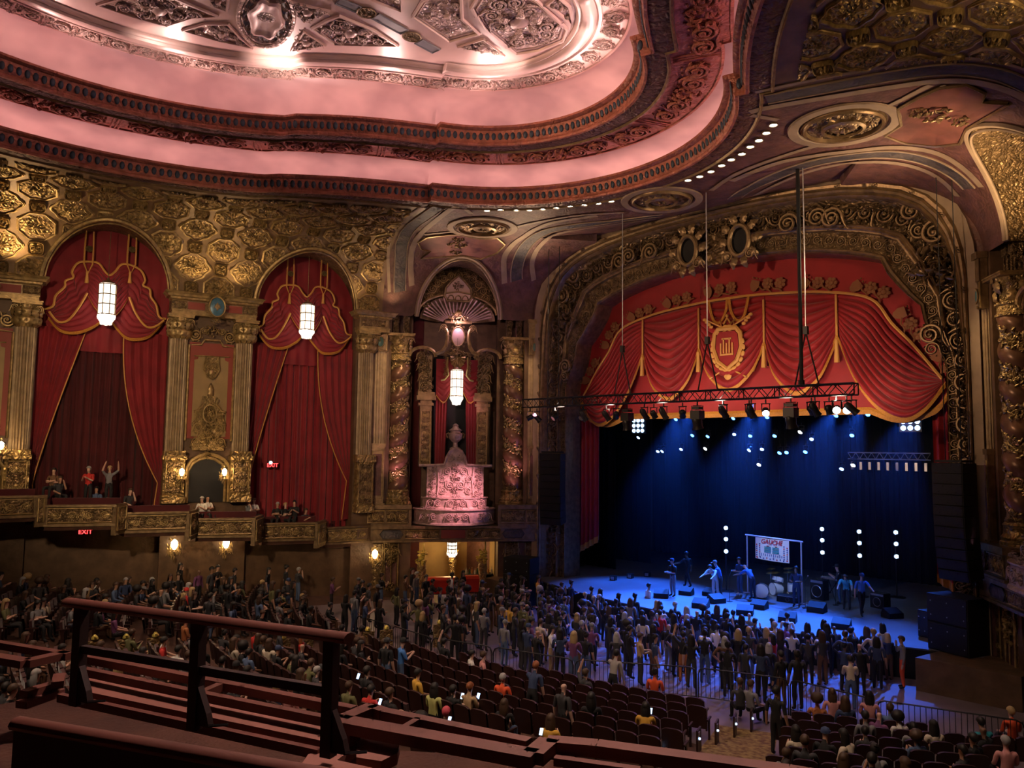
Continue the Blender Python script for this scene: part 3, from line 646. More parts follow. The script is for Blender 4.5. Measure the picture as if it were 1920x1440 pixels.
# ================================================================ splayed bay beside the stage (the far one traced, the near one its mirror image)
def S(u): return LN.px(u,700)[0]
def Zp(v,u=860): return LN.px(u,v)[1]
def twisted(F,s,W_,hand):
    e=empty('twisted_column',F.P(s,4.9,0)); e.parent=W_; I=Matrix.Translation(F.P(s,4.9,0)).inverted(); r0=.50; z0,z1=5.75,12.85; kids=[]; c=F.P(s,0,0)
    mb=MB(); pitch=1.22
    def fn(i,j):
        a=2*PI*i; z=z0+(z1-z0)*j; r=r0*(1+.17*cos(a*hand-2*PI*z/pitch)); return c+V((r*cos(a),r*sin(a),z))
    mb.grid(fn,28,90,wrap=True); kids.append(mb.build('shaft','marble',None))
    rd=random.Random(5); mb=MB()
    nst=int((z1-z0)/pitch*26)
    for k in range(nst):
        z=z0+(z1-z0)*(k+.5)/nst; a=hand*(2*PI*z/pitch+PI)
        for q in range(10):
            aa=a+hand*rd.uniform(-1.25,1.25); zz=z+rd.uniform(-.12,.12); r=r0*(1+.17*cos(aa*hand-2*PI*zz/pitch))+.035; nr=V((cos(aa),sin(aa),0)); M=nr.to_track_quat('Z','Y').to_matrix().to_4x4()@Matrix.Rotation(rd.uniform(0,6.3),4,'Z'); mb.ico(c+nr*r+V((0,0,zz)),(.045,.10,.05),M)
    g=mb.build('leaf_garland','leafgold',None,kind='stuff'); kids.append(g)
    mb=MB(); mb.lathe([(.62,12.72),(.62,12.8),(.56,12.84),(.55,13.08),(.62,13.12),(.62,13.18),(.55,13.2)],28,c=c,cap=False); kids.append(mb.build('necking','gold_fine'))
    kids.append(capital(F,s,1.04,13.18,14.18,0,None,full=True))
    mb=MB(); mb.lathe([(.74,4.95),(.74,5.1),(.66,5.15),(.70,5.25),(.62,5.35),(.60,5.6),(.64,5.66),(.56,5.75)],28,c=c); kids.append(mb.build('base','gold_carved'))
    for o in kids: o.parent=e; o.matrix_parent_inverse=I
def niche(F,W_,full):
    sR,sL=S(1002),S(712); cR=LN.px(963,700,-.5)[0]; cL=LN.px(750,700,-.5)[0]
    mb=MB(); mb.fbox(F,-.6,.42,3.0,18.7,-1.6,-.02); mb.fbox(F,NLEN-.42,NLEN+.5,3.0,18.7,-1.6,-.02); mb.fbox(F,.4,S(941)+.1,3.0,18.7,-1.6,-1.15); mb.fbox(F,S(771)-.1,NLEN-.4,3.0,18.7,-1.6,-1.15); mb.build('bay_wall','brown_wall',W_,smooth=False)
    mb=MB(); mb.fbox(F,-.5,NLEN+.5,3.0,18.7,-2.4,-2.2); mb.build('niche_back','brown_wall',W_,smooth=False)
    for s in(sR,sL):
        fluted(F,s,.70,8.15,13.15,0,8,.22,'column_tan',W_,'pilaster_shaft')
        mb=MB(); mb.fbox(F,s-.38,s+.38,13.15,14.15,0,.24); mb.fbox(F,s-.36,s+.36,5.0,8.1,0,.22); mb.fbox(F,s-.42,s+.42,4.8,5.05,0,.28); mb.fbox(F,s-.41,s+.41,8.0,8.2,0,.26); o=mb.build('pilaster_block','bronze_plain',W_,smooth=False)
        mb=MB(); mb.tube([F.P(s+a*.33,z,.25) for a,z in((-1,13.2),(1,13.2),(1,14.1),(-1,14.1))],.04,5,closed=True); mb.tube([F.P(s+a*.27,z,.23) for a,z in((-1,5.3),(1,5.3),(1,7.8),(-1,7.8))],.035,5,closed=True); mb.build('pilaster_frame','gold',o)
        oval_medallion(F,s,13.65,.25,.17,.26,'shield_green',W_,False,'enamel_shield'); mb=MB(); mb.fbox(F,s-.22,s+.22,5.45,7.65,.22,.24); mb.build('pilaster_field','paint_red',o,smooth=False)
        mb=MB(); mb.fbox(F,s-.4,s+.4,14.15,15.2,0,.28); mb.fbox(F,s-.46,s+.46,14.95,15.2,0,.36); mb.build('pilaster_entablature','bronze_plain',W_,smooth=False)
    F0=F; F=Fr((F0.o-F0.n*.55),F0.s,F0.n)
    for s in(cR,cL):
        twisted(F,s,W_,1 if s==cL else -1)
        for e in(-.28,.28):
            mb=MB(); c=F.P(s+e,0,.0); mb.fbox(F,s+e-.17,s+e+.17,14.18,14.25,-.17,.17)
            for q in(-.12,.12): mb.lathe([(.035,14.25),(.045,14.4),(.03,14.8),(.05,14.9)],8,c=F.P(s+e+q,0,.12))
            mb.fbox(F,s+e-.12,s+e+.12,14.25,14.9,-.13,.05); mb.fbox(F,s+e-.18,s+e+.18,14.9,15.25,-.19,.19); mb.lathe([(.17,15.25),(.13,15.4),(.2,15.7),(.12,15.95),(.18,16.3),(.16,16.6),(.19,16.8),(.08,17.0),(.1,17.15),(.02,17.3)],10,c=c); mb.build('finial_post','bronze_fine',W_)
    # apse: fan of ribs and carved tympanum
    c=NC; mb=MB(); ribs=MB(); fz=15.05
    for k in range(21):
        a=PI*(.04+.92*k/20); r0_,r1_=.75,2.05 if 0 else 1.95
        p0=F.P(c-cos(a)*.75,fz+.1+sin(a)*.28,-.9); p1=F.P(c-cos(a)*r1_,fz+.18+sin(a)*1.25,.0); ribs.tube([p0,p0.lerp(p1,.5)-F.n*.12,p1],.045,5)
    def fn(i,j): a=PI*i; r=.7+1.4*j; return F.P(c-cos(a)*r,fz+.1+sin(a)*(.25+1.12*j),-.95+.95*j**1.5-.12*sin(PI*j))
    mb.grid(fn,36,6); mb.build('shell_fan','bronze_plain',W_); ribs.build('shell_ribs','ring_flat',W_)
    tp=[];n=24
    outer=[(c-2.3*cos(PI*i/n),15.6+2.7*sin(PI*i/n)*.98) for i in range(n+1)]; inner=[(c-2.25*cos(PI*i/n),15.5+1.05*sin(PI*i/n)+.0) for i in range(n+1)]
    mb=MB(); mb.loft([[F.P(s,z,-.25) for s,z in outer],[F.P(s,z,-.15) for s,z in inner]],closed=False); o=mb.build('tympanum','bronze_fine',W_)
    mb=MB()
    for k in range(13):
        a=PI*(k+.5)/13; e=1 if k<6 else -1
        merge(mb,SPI,F.M(c-1.72*cos(a),15.75+1.95*sin(a),-.2,a,(.24*e,.24,.28))); merge(mb,CLU,F.M(c-2.08*cos(a),15.65+2.35*sin(a),-.2,a,(.2,.2,.3)))
    mb.tube([F.P(c-2.2*cos(PI*i/n),15.5+1.1*sin(PI*i/n),-.1) for i in range(n+1)],.09,6); mb.tube([F.P(c-2.3*cos(PI*i/n),15.5+2.75*sin(PI*i/n),-.1) for i in range(n+1)],.1,6)
    mb.build('tympanum_carving','gold',o)
    pl=[(-.75,16.45),(-.6,16.2),(.6,16.2),(.75,16.45),(.72,16.9),(.4,17.3),(0,17.65),(-.4,17.3),(-.72,16.9)]
    mb=MB(); mb.prism([(c+x,y) for x,y in pl],-.15,.0,lambda x,y,h:F.P(x,y,h)); o=mb.build('tympanum_picture','ring_flat',W_,smooth=False)
    mb=MB(); mb.tube([F.P(c+x,y,.02) for x,y in pl],.07,6,closed=True); mb.tube([F.P(c-.7,16.62,.03),F.P(c,16.72,.06),F.P(c+.7,16.62,.03)],.05,5)
    for e in(-.4,0,.4): mb.tube([F.P(c+e-.17*cos(PI*k/8),16.22+.3*sin(PI*k/8),.03) for k in range(9)],.03,5)
    merge(mb,CLU,F.M(c,17.05,.0,0,(.3,.25,.3))); mb.build('picture_frame','bronze_plain',o)
    # aedicule
    mb=MB(); mb.fbox(F,S(817),S(895),6.5,13.2,-1.0,-.8); mb.build('niche_opening','black',W_,smooth=False)
    for u in(801,907):
        s=S(u); mb=MB(); mb.fbox(F,s-.32,s+.32,7.0,10.6,-.8,.15); mb.fbox(F,s-.42,s+.42,10.3,10.45,-.8,.25); mb.fbox(F,s-.52,s+.52,10.6,10.85,-.8,.35); mb.fbox(F,s-.46,s+.46,10.85,11.05,-.8,.28); mb.build('aedicule_pilaster','bronze_plain',W_,smooth=False)
        vpanel(F,s-.25,s+.25,7.1,10.0,.18,W_,n=6)
        e=1 if s>NC else -1
        mb=MB()
        for i,(zz,rr,x) in enumerate(((11.35,.36,0),(11.9,.42,.05),(12.5,.44,.12),(13.0,.38,.2))):
            merge(mb,CLU,F.M(s+e*x,zz,.15,.4*i,(rr,rr,.5))); merge(mb,SPI,F.M(s+e*(x+.12),zz,.22,0,(.24*e,.24,.3)))
        mb.fbox(F,s-.3,s+.4,11.0,13.1,-.8,.05); mb.build('scroll_bracket','bronze_plain',W_)
        mb=MB(); mb.tube([F.P(s+e*.75-e*.72*cos(t)*1.0-e*.5,13.0+.5*sin(t),.25) for t in[PI*k/10 for k in range(11)]],[.10]*11,6); mb.build('bracket_arch','gold',W_)
    mb=MB()
    for e in(-1,1):
        pth=[F.P(c+e*x,z,.3) for x,z in((1.2,13.15),(.85,13.3),(.66,13.6),(.58,14.0),(.60,14.4),(.72,14.65))]; mb.tube(pth,[.10,.12,.12,.10,.09,.09],6); merge(mb,SPI,F.M(c+e*.8,14.62,.32,0,(.19*e,.19,.25)))
        mb.tube([F.P(c+e*x,z,.35) for x,z in((.55,13.0),(.58,12.5),(.5,12.0),(.7,11.75),(.9,11.7))],.06,6)
        for k in range(8): merge(mb,CLU,F.M(c+e*(.62+.05*(k%2)),13.2-k*.17,.32,k,(.11,.11,.15)))
    mb.tube([F.P(c-.75,14.95,.35),F.P(c+.75,14.95,.35)],.09,6); merge(mb,CLU,F.M(c,15.2,.35,0,(.55,.35,.4))); merge(mb,CLU,F.M(c,13.2,.3,0,(.55,.35,.45))); merge(mb,LEAF,F.M(c,15.2,.35,0,(.5,.4,.4)))
    mb.build('broken_pediment','gold',W_)
    oval_medallion(F,c,14.15,.34,.34,.5,'ring_flat',W_,False,'portrait_medallion')
    mb=MB()
    for k in range(9): a=PI*k/8; mb.tube([F.P(c,13.0,.35),F.P(c-.42*cos(a),12.95-.55*sin(a),.4)],[.05,.11],6)
    mb.build('scallop_shell','gold',W_)
    # pedestal with tiers, cresting and urn
    cr=[(-1.55,7.05),(-.62,7.1),(-.5,7.5),(-.3,7.85),(0,7.95),(.3,7.85),(.5,7.5),(.62,7.1),(1.55,7.05),(1.55,5.3),(-1.55,5.3)]
    mb=MB(); mb.prism([(c+x,y) for x,y in cr],-.6,.3,lambda x,y,h:F.P(x,y,h)); o=mb.build('cresting','rose_stone',W_,smooth=False)
    mb=MB(); mb.tube([F.P(c+x,y,.32) for x,y in [(-2.0,7.05)]+cr[:9]+[(2.0,7.05)]],.08,6)
    for e in(-1,1):
        for x,z,r in((.28,7.45,.18),(.45,6.75,.22),(.75,6.3,.2),(.3,6.0,.24),(.7,5.7,.2)): merge(mb,SPI,F.M(c+e*x,z,.3,0,(r*e,r*(1 if z>6.2 else -1),.3)))
        for k in range(4): merge(mb,CLU,F.M(c+e*1.27,5.55+.42*k,.3,k,(.2,.2,.3)))
        mb.tube([F.P(c+e*.98,5.4,.33),F.P(c+e*.92,6.2,.33),F.P(c+e*1.0,7.0,.33)],.06,5)
    for z in(6.9,6.4,5.8): merge(mb,CLU,F.M(c,z,.28,z,(.26,.26,.4)))
    mb.build('cresting_carving','rose_stone',o)
    for z0,z1,hw,dd in((4.75,5.35,1.75,.95),(3.95,4.75,2.2,1.35)):
        ar=lambda h,k,g=0:[F.P(c+(hw+g)*x,h,dd*(1-abs(x)**3)*k+.15) for x in[i/10-1 for i in range(21)]]
        mb=MB(); mb.loft([ar(z0-.02,1.08,.1),ar(z0+.06,1.06,.1),ar(z0+.1,1),ar(z1-.1,1),ar(z1-.05,1.06,.08),ar(z1,1.06,.08)],closed=False); top=ar(z1,1.06,.08); mb.add(top+[F.P(c+hw,z1,-.5),F.P(c-hw,z1,-.5)],[tuple(range(23))]); o=mb.build('balcony_tier','rose_stone',W_,smooth=False)
        mb=MB()
        for x in(-.78,-.56,-.2,.2,.56,.78): merge(mb,SPI,F.M(c+hw*x,(z0+z1)/2,dd*(1-abs(x)**3)+.15,0,(.2*(1 if x>0 else -1),.2,.25)))
        for x in(-.67,0,.67): merge(mb,CLU,F.M(c+hw*x,(z0+z1)/2,dd*(1-abs(x)**3)+.13,0,(.15,.2,.3))); merge(mb,CLU,F.M(c+hw*x,z1+.1,dd*(1-abs(x)**3)+.1,0,(.3,.14,.3)))
        mb.build('tier_carving','rose_stone',o)
    mb=MB(); mb.lathe([(.30,7.9),(.30,8.0),(.14,8.08),(.12,8.3),(.2,8.36),(.38,8.55),(.40,8.8),(.28,8.86),(.28,8.92),(.38,8.98),(.2,9.1),(.14,9.2),(.16,9.26),(.05,9.36)],20,c=F.P(c,0,-.1)); o=mb.build('urn','rose_stone',W_)
    mb=MB(); [mb.tube([F.P(c+e*.36,8.85,-.1),F.P(c+e*.5,8.75,-.1),F.P(c+e*.44,8.55,-.1)],.05,5) for e in(-1,1)]; mb.build('urn_handles','bronze_plain',o)
    # pedestal course, painted band and lower storey
    mb=MB()
    for a,b in((-.5,S(935)),(S(777),NLEN+.3)): mb.fbox(F,a,b,3.85,4.85,-.3,.95); mb.fbox(F,a,b,4.75,4.98,-.3,1.08); mb.fbox(F,a,b,3.78,3.95,-.3,1.05)
    mb.build('pedestal_course','bronze_plain',W_,smooth=False)
    for a,b in((S(984),S(941)),(S(771),S(731)),(S(727),S(697)),(S(1012),S(988))): panel(F,a,b,4.05,4.68,.97,W_,n=2 if abs(a-b)>.9 else 1)
    mb=MB(); mb.fbox(F,-.5,NLEN+.3,3.05,3.8,-.3,.9); mb.fbox(F,-.5,NLEN+.3,3.02,3.12,-.3,1.0); mb.fbox(F,-.5,NLEN+.3,3.72,3.86,-.3,1.08); mb.build('band_course','bronze_plain',W_,smooth=False)
    panel(F,S(940),S(880),3.2,3.65,.92,W_,n=3); panel(F,S(828),S(766),3.2,3.65,.92,W_,n=3)
    for u0,u1 in((984,944),(762,720)):
        mb=MB(); a,b=S(u0),S(u1); h=3.425; pl=[(a,h),(a+.15,3.62),(b-.15,3.62),(b,h),(b-.15,3.22),(a+.15,3.22)]; mb.prism(pl,.88,.94,lambda x,y,hh:F.P(x,y,hh)); mb.tube([F.P(x,y,.94) for x,y in pl],.03,5,closed=True); mb.build('dark_plaque','paint_dark',W_,smooth=False)
    mb=MB(); mb.fbox(F,S(876),S(832),3.2,3.65,.88,.93); mb.build('red_plaque','paint_red_flat',W_,smooth=False)
    for u0,u1 in((1012,938),(777,690)): mb=MB(); mb.fbox(F,S(u0),S(u1),-.2,3.05,-.3,.55); mb.build('lower_pier','brown_wall',W_,smooth=False)
    for u0,u1,n in((1008,988,4),(726,700,4)): vpanel(F,S(u0),S(u1),.6,2.9,.6,W_,n=n)
    for u in(963,742):
        s=S(u); mb=MB(); mb.fbox(F,s-.42,s+.42,.5,2.95,.4,.58); o=mb.build('herm_panel','bronze_fine',W_,smooth=False); mb=MB(); mb.fbox(F,s-.28,s+.28,.75,1.9,.58,.6); mb.build('herm_field','paint_red',o,smooth=False)
        mb=MB()
        for z,r in((2.75,.3),(2.35,.34),(2.05,.36),(.65,.4)): merge(mb,CLU,F.M(s,z,.58,z,(r,r*.6,.5)))
        for e in(-1,1): merge(mb,SPI,F.M(s+e*.25,2.5,.6,0,(.18*e,.18,.3))); mb.tube([F.P(s+e*.36,.7,.62),F.P(s+e*.36,2.9,.62)],.04,5)
        mb.tube([F.P(s,.8,.64),F.P(s,2.6,.64)],.03,5); mb.build('herm_carving','gold',o)
    mb=MB(); mb.fbox(F,-.5,NLEN+.3,-.2,4,-3.9,-3.8); mb.fbox(F,S(938),S(938)+.05,-.2,3.1,-3.9,-.3); mb.fbox(F,S(777)-.05,S(777),-.2,3.1,-3.9,-.3); mb.fbox(F,-.5,NLEN+.3,3.05,3.2,-3.9,0); mb.build('entrance_lining','tan',W_,smooth=False)
wall_bay_l=struct('wall_bay_far','splayed bay with twisted columns and a carved niche beside the stage','wall')
wall_bay_r=struct('wall_bay_near','mirrored bay with a twisted column at the edge of view','wall')
niche(LN,wall_bay_l,True); niche(RN,wall_bay_r,False)
# ================================================================ proscenium
wall_pros=struct('wall_proscenium','carved bronze stage arch framing the red valance','wall')
IK=[(9.5,-.2),(9.5,11.3),(9.35,11.8),(8.95,12.5),(8.75,13.2),(8.66,13.74),(8.2,14.2),(7.8,14.7),(7.45,15.2),(7.22,15.75),(6.6,16.0),(5.95,16.2),(4.8,16.47),(3.63,16.68),(2.4,16.8),(1.2,16.86),(0,16.88)]
OK_=[(10.6,-.2),(10.6,11.0),(10.6,11.9),(10.6,12.8),(10.6,13.6),(10.6,14.4),(10.5,15.5),(10.3,16.35),(9.95,17.1),(9.4,17.75),(8.6,18.3),(7.6,18.66),(6.3,18.95),(4.8,19.12),(3.2,19.23),(1.6,19.29),(0,19.3)]
def outline(K,n=4):
    h=[]
    for i in range(len(K)-1):
        for k in range(n): t=k/n; h.append((K[i][0]+(K[i+1][0]-K[i][0])*t,K[i][1]+(K[i+1][1]-K[i][1])*t))
    h.append(K[-1]); return [(-x,z) for x,z in h]+[(x,z) for x,z in h[-2::-1]]
OI,OO=outline(IK),outline(OK_)
def fl(f,y): return [V((a[0]+(b[0]-a[0])*f,y,a[1]+(b[1]-a[1])*f)) for a,b in zip(OO,OI)]
def prospart(name,prof,m,parent=None): mb=MB(); mb.loft([fl(f,y) for f,y in prof],closed=False); return mb.build(name,m,parent or wall_pros)
mb=MB(); big=[V((x*1.0,-1.6,z)) for x,z in OO]; o2=[V((x*1.035,-1.72,(z if z<12 else 12+(z-12)*1.045))) for x,z in OO]; mb.loft([big,o2,[V((p.x,-1.5,p.z)) for p in o2]],closed=False); mb.build('archivolt','beige',wall_pros,smooth=False)
mb=MB(); o3=[V((p.x*1.6,-1.55,12+(p.z-12)*1.9 if p.z>12 else p.z)) for p in o2]; mb.loft([[V((p.x,-1.6,p.z)) for p in o2],o3],closed=False); mb.build('arch_wall','paint_red',wall_pros,smooth=False)
prospart('outer_moulding',[(0,-1.6),(.03,-1.75),(.07,-1.72),(.08,-1.6),(.11,-1.66),(.14,-1.6),(.15,-1.45),(.18,-1.5),(.2,-1.4),(.21,-1.2)],'bronze_plain')
prospart('carved_cove',[(.21,-1.2),(.26,-.95),(.35,-.75),(.46,-.66),(.55,-.66)],'bronze')
prospart('middle_moulding',[(.55,-.66),(.56,-.84),(.58,-.88),(.60,-.82),(.62,-.86),(.64,-.80),(.66,-.8),(.67,-.62)],'bronze_plain')
prospart('inner_band',[(.67,-.62),(.74,-.56),(.86,-.52),(.91,-.5)],'bronze_fine')
prospart('inner_bead',[(.91,-.5),(.925,-.62),(.955,-.64),(.975,-.56),(.985,-.6),(1,-.5),(1,-.1),(1,.6)],'bronze_plain')
mb=MB(); mb.loft([[V((x,.6,z)) for x,z in OI],[V((x*1.5,.6,max(z,.0) if z<12 else 12+(z-12)*2.4)) for x,z in OI]],closed=False); mb.build('arch_back','black',wall_pros,smooth=False)
def frame_at(k,f,y): a,b=fl(f,y),None; p=a[k]; t=(a[min(k+1,len(a)-1)]-a[max(k-1,0)]).normalized(); return p,t
NF=len(OI); rd=random.Random(3)
def walk(f,y,step,z0=3):
    P=fl(f,y); acc=0;nx=step/2
    for i in range(len(P)-1):
        d=(P[i+1]-P[i]).length
        while nx<=acc+d:
            p=P[i].lerp(P[i+1],(nx-acc)/d)
            if p.z>z0: yield p,(P[i+1]-P[i]).normalized()
            nx+=step
        acc+=d
NY=V((0,-1,0))
for k,(p,t) in enumerate(walk(.38,-.78,.78,2.5)): placeon(SPI_B,'scroll',p,t,NY,(.34,.34*(1 if k%2 else -1),.45),wall_pros,rot=rd.uniform(-.5,.5))
for k,(p,t) in enumerate(walk(.30,-.85,.62,2.5)): placeon(CLU_B,'foliage',p,t,NY,(.30,.24,.5),wall_pros)
for k,(p,t) in enumerate(walk(.47,-.7,.66,2.5)): placeon(CLU_B,'foliage',p,t,NY,(.30,.20,.45),wall_pros,rot=1.2)
for k,(p,t) in enumerate(walk(.79,-.56,.52,2.5)): placeon(SPI_B,'scroll',p,t,NY,(.19,.19*(1 if k%2 else -1),.25),wall_pros)
for k,(p,t) in enumerate(walk(.055,-1.72,1.5,2.5)): placeon(CLU_B,'ribbon_boss',p,t,NY,(.12,.09,.22),wall_pros)
for x in(-1.35,1.35):
    c=V((x,-1.05,17.55)); mb=MB(); mb.lathe([(.001,.0),(.36,.02),(.4,.16)],24,M=Matrix((V((1,0,0)),V((0,0,1.5)),V((0,-1,0)))).transposed().to_4x4(),c=c,cap=False); o=mb.build('dark_oval','black',wall_pros)
    mb=MB(); mb.tube([c+V((.48*cos(a),-.16,.70*sin(a))) for a in[2*PI*k/24 for k in range(24)]],.11,7,closed=True); mb.build('oval_moulding','bronze_plain',o)
    for k in range(10): a=2*PI*k/10; placeon(LEAF_B,'leaf',c+V((.55*cos(a),-.1,.78*sin(a))),V((-sin(a),0,cos(a))),NY,(.5,.5,.5),o,PI)
    for e in(-1,1): placeon(SPI_B,'scroll',c+V((e*.55,-.15,-.7)),V((1,0,0)),NY,(.25*e,.25,.4),o)
mb=MB(); mb.fbox(Fr((0,-.6),(1,0),(0,-1)),-.5,.5,16.7,18.2,0,.35); mb.build('keystone','bronze',wall_pros,smooth=False)
for e in(-1,1):
    for x,z,r,cl in((9.35,15.15,.85,1),(9.4,16.4,.5,0),(8.6,17.4,.42,0),(9.15,12.5,.40,0),(9.2,11.95,.26,0),(5.5,17.75,.45,0),(4.9,17.9,.4,0),(3.6,17.9,.45,0)):
        p=V((e*x,-1.0,z)); placeon(CLU_B if cl else SPI_B,'foliage_boss' if cl else 'large_scroll',p,V((1,0,0)),NY,(r*e,r,.6),wall_pros)
        if cl: placeon(CLU_B,'foliage_boss',p+V((0,-.15,0)),V((1,0,0)),NY,(r*.6*e,r*.6,.9),wall_pros,1)
# ================================================================ floor and stage
def floorz(x,y):
    r=math.hypot(x,y-6); return max(0,(r-19.5)*.085) if y<-6 else 0
fl_=struct('floor','raked auditorium floor with patterned carpet and a bare pit before the stage','floor')
mb=MB(); mb.grid(lambda i,j:V((-24+48*i,-40+40*j,floorz(-24+48*i,-40+40*j))),48,60)
for k,f in enumerate(mb.f):
    c=sum((V(mb.v[j]) for j in f),V())/4; mb.m[k]=1 if c.y>-14.2+.05*abs(c.x) and abs(c.x)<15 else 0
mb.build('carpet',['carpet','pit_floor'],fl_,smooth=False)
stage=struct('stage_floor','dark stage deck with a bowed black front edge','stage')
def lip(x): return -2.3-1.7*max(0,1-(x/9.5)**2)
pl=[(x,lip(x)) for x in[-10.8+21.6*i/24 for i in range(25)]]+[(13,13),(-13,13)]
mb=MB(); mb.add([V((x,y,1.1)) for x,y in pl],[tuple(range(len(pl)))]); mb.build('deck','stage_deck',stage,smooth=False)
mb=MB(); mb.loft([[V((x,y,1.1)) for x,y in pl[:25]],[V((x,y-.04,1.06)) for x,y in pl[:25]],[V((x,y,0)) for x,y in pl[:25]]],closed=False); mb.build('stage_front','black',stage,smooth=False)
mb=MB()
for e in(-1,1):
    q=[(e*9.6,-1.7),(e*9.2,-3.9),(e*12.3,-3.9),(e*12.6,-1.7)]; mb.prism(q,0,1.09,lambda x,y,h:V((x,y,h)))
mb.build('stage_wing','brown_wall',stage,smooth=False)
wst=struct('wall_stage','black masking drapes round the stage','wall')
def pleat(P0,P1,z0,z1,n,amp,m,name,parent,nz=2,k=6):
    P0,P1=V((*P0,0)),V((*P1,0)); t=(P1-P0).normalized(); nn=V((-t.y,t.x,0)); mb=MB(); mb.grid(lambda i,j:P0.lerp(P1,i)+nn*amp*(sin(2*PI*n*i)+.3*sin(2*PI*n*2.3*i+1))+V((0,0,z0+(z1-z0)*j)),n*k,nz); return mb.build(name,m,parent)
pleat((-13,12.5),(13,12.5),1.0,19,60,.10,'black_drape','back_drape',wst)
for e in(-1,1):
    mb=MB(); mb.box((e*13.2,5.5,9),(.2,15,20)); mb.build('side_mask','black',wst,smooth=False)
    for y in(4,7.5): pleat((e*9.6,y),(e*13.2,y),1.1,17,9,.1,'black_drape','masking_leg',wst)
mb=MB(); mb.box((0,6,19.5),(27,14,.2)); mb.build('fly_ceiling','black',wst,smooth=False)
mb=MB(); mb.box((0,-40.4,10),(48,.3,24)); mb.build('back','brown_wall',struct('wall_back','dark rear wall behind the seats','wall'),smooth=False)
# ================================================================ drapery
def resamp(P,n):
    P=[V((a,b,0)) for a,b in P]; sm=[]
    for i in range(len(P)-1):
        a,b,c,e=P[max(0,i-1)],P[i],P[i+1],P[min(len(P)-1,i+2)]
        for k in range(8): t=k/8; sm.append(.5*((2*b)+(c-a)*t+(2*a-5*b+4*c-e)*t*t+(3*b-a-3*c+e)*t**3))
    sm.append(P[-1]); L=[0]
    for i in range(len(sm)-1): L.append(L[-1]+(sm[i+1]-sm[i]).length)
    r=[];j=0
    for k in range(n+1):
        d=L[-1]*k/n
        while j<len(L)-2 and L[j+1]<d: j+=1
        r.append(sm[j].lerp(sm[j+1],(d-L[j])/max(1e-6,L[j+1]-L[j])))
    return [(p.x,p.y) for p in r]
def swag(F,T,B,d,nf,m,name,parent,amp=.10,bulge=.30,nu=22,nv=None,fr='fringe',fw=.10):
    nv=nv or nf*6; t=resamp(T,nu); b=resamp(B,nu); mb=MB()
    def fn(i,j):
        k=round(i*nu); a,c=t[k],b[k]; w=sin(PI*i)**.6
        return F.P(a[0]+(c[0]-a[0])*j,a[1]+(c[1]-a[1])*j,d+w*(bulge*j**.7+amp*(abs(sin(PI*nf*j))**.7-.5)*(1-.2*j)))
    mb.grid(fn,nu,nv); o=mb.build(name,m,parent)
    if fr:
        mb=MB(); pts=[fn(k/nu,1)+F.n*.03 for k in range(nu+1)]; mb.loft([[p+V((0,0,fw*.5)) for p in pts],[p+F.n*.05 for p in pts],[p-V((0,0,fw)) for p in pts]],closed=False); mb.build('fringe',fr,o)
    return o
def cordline(F,pts,d,r,parent,name='cord_trim',m='cord',n=None):
    q=resamp(pts,n or len(pts)*5); mb=MB(); mb.tube([F.P(s,z,d) for s,z in q],r,5); return mb.build(name,m,parent)
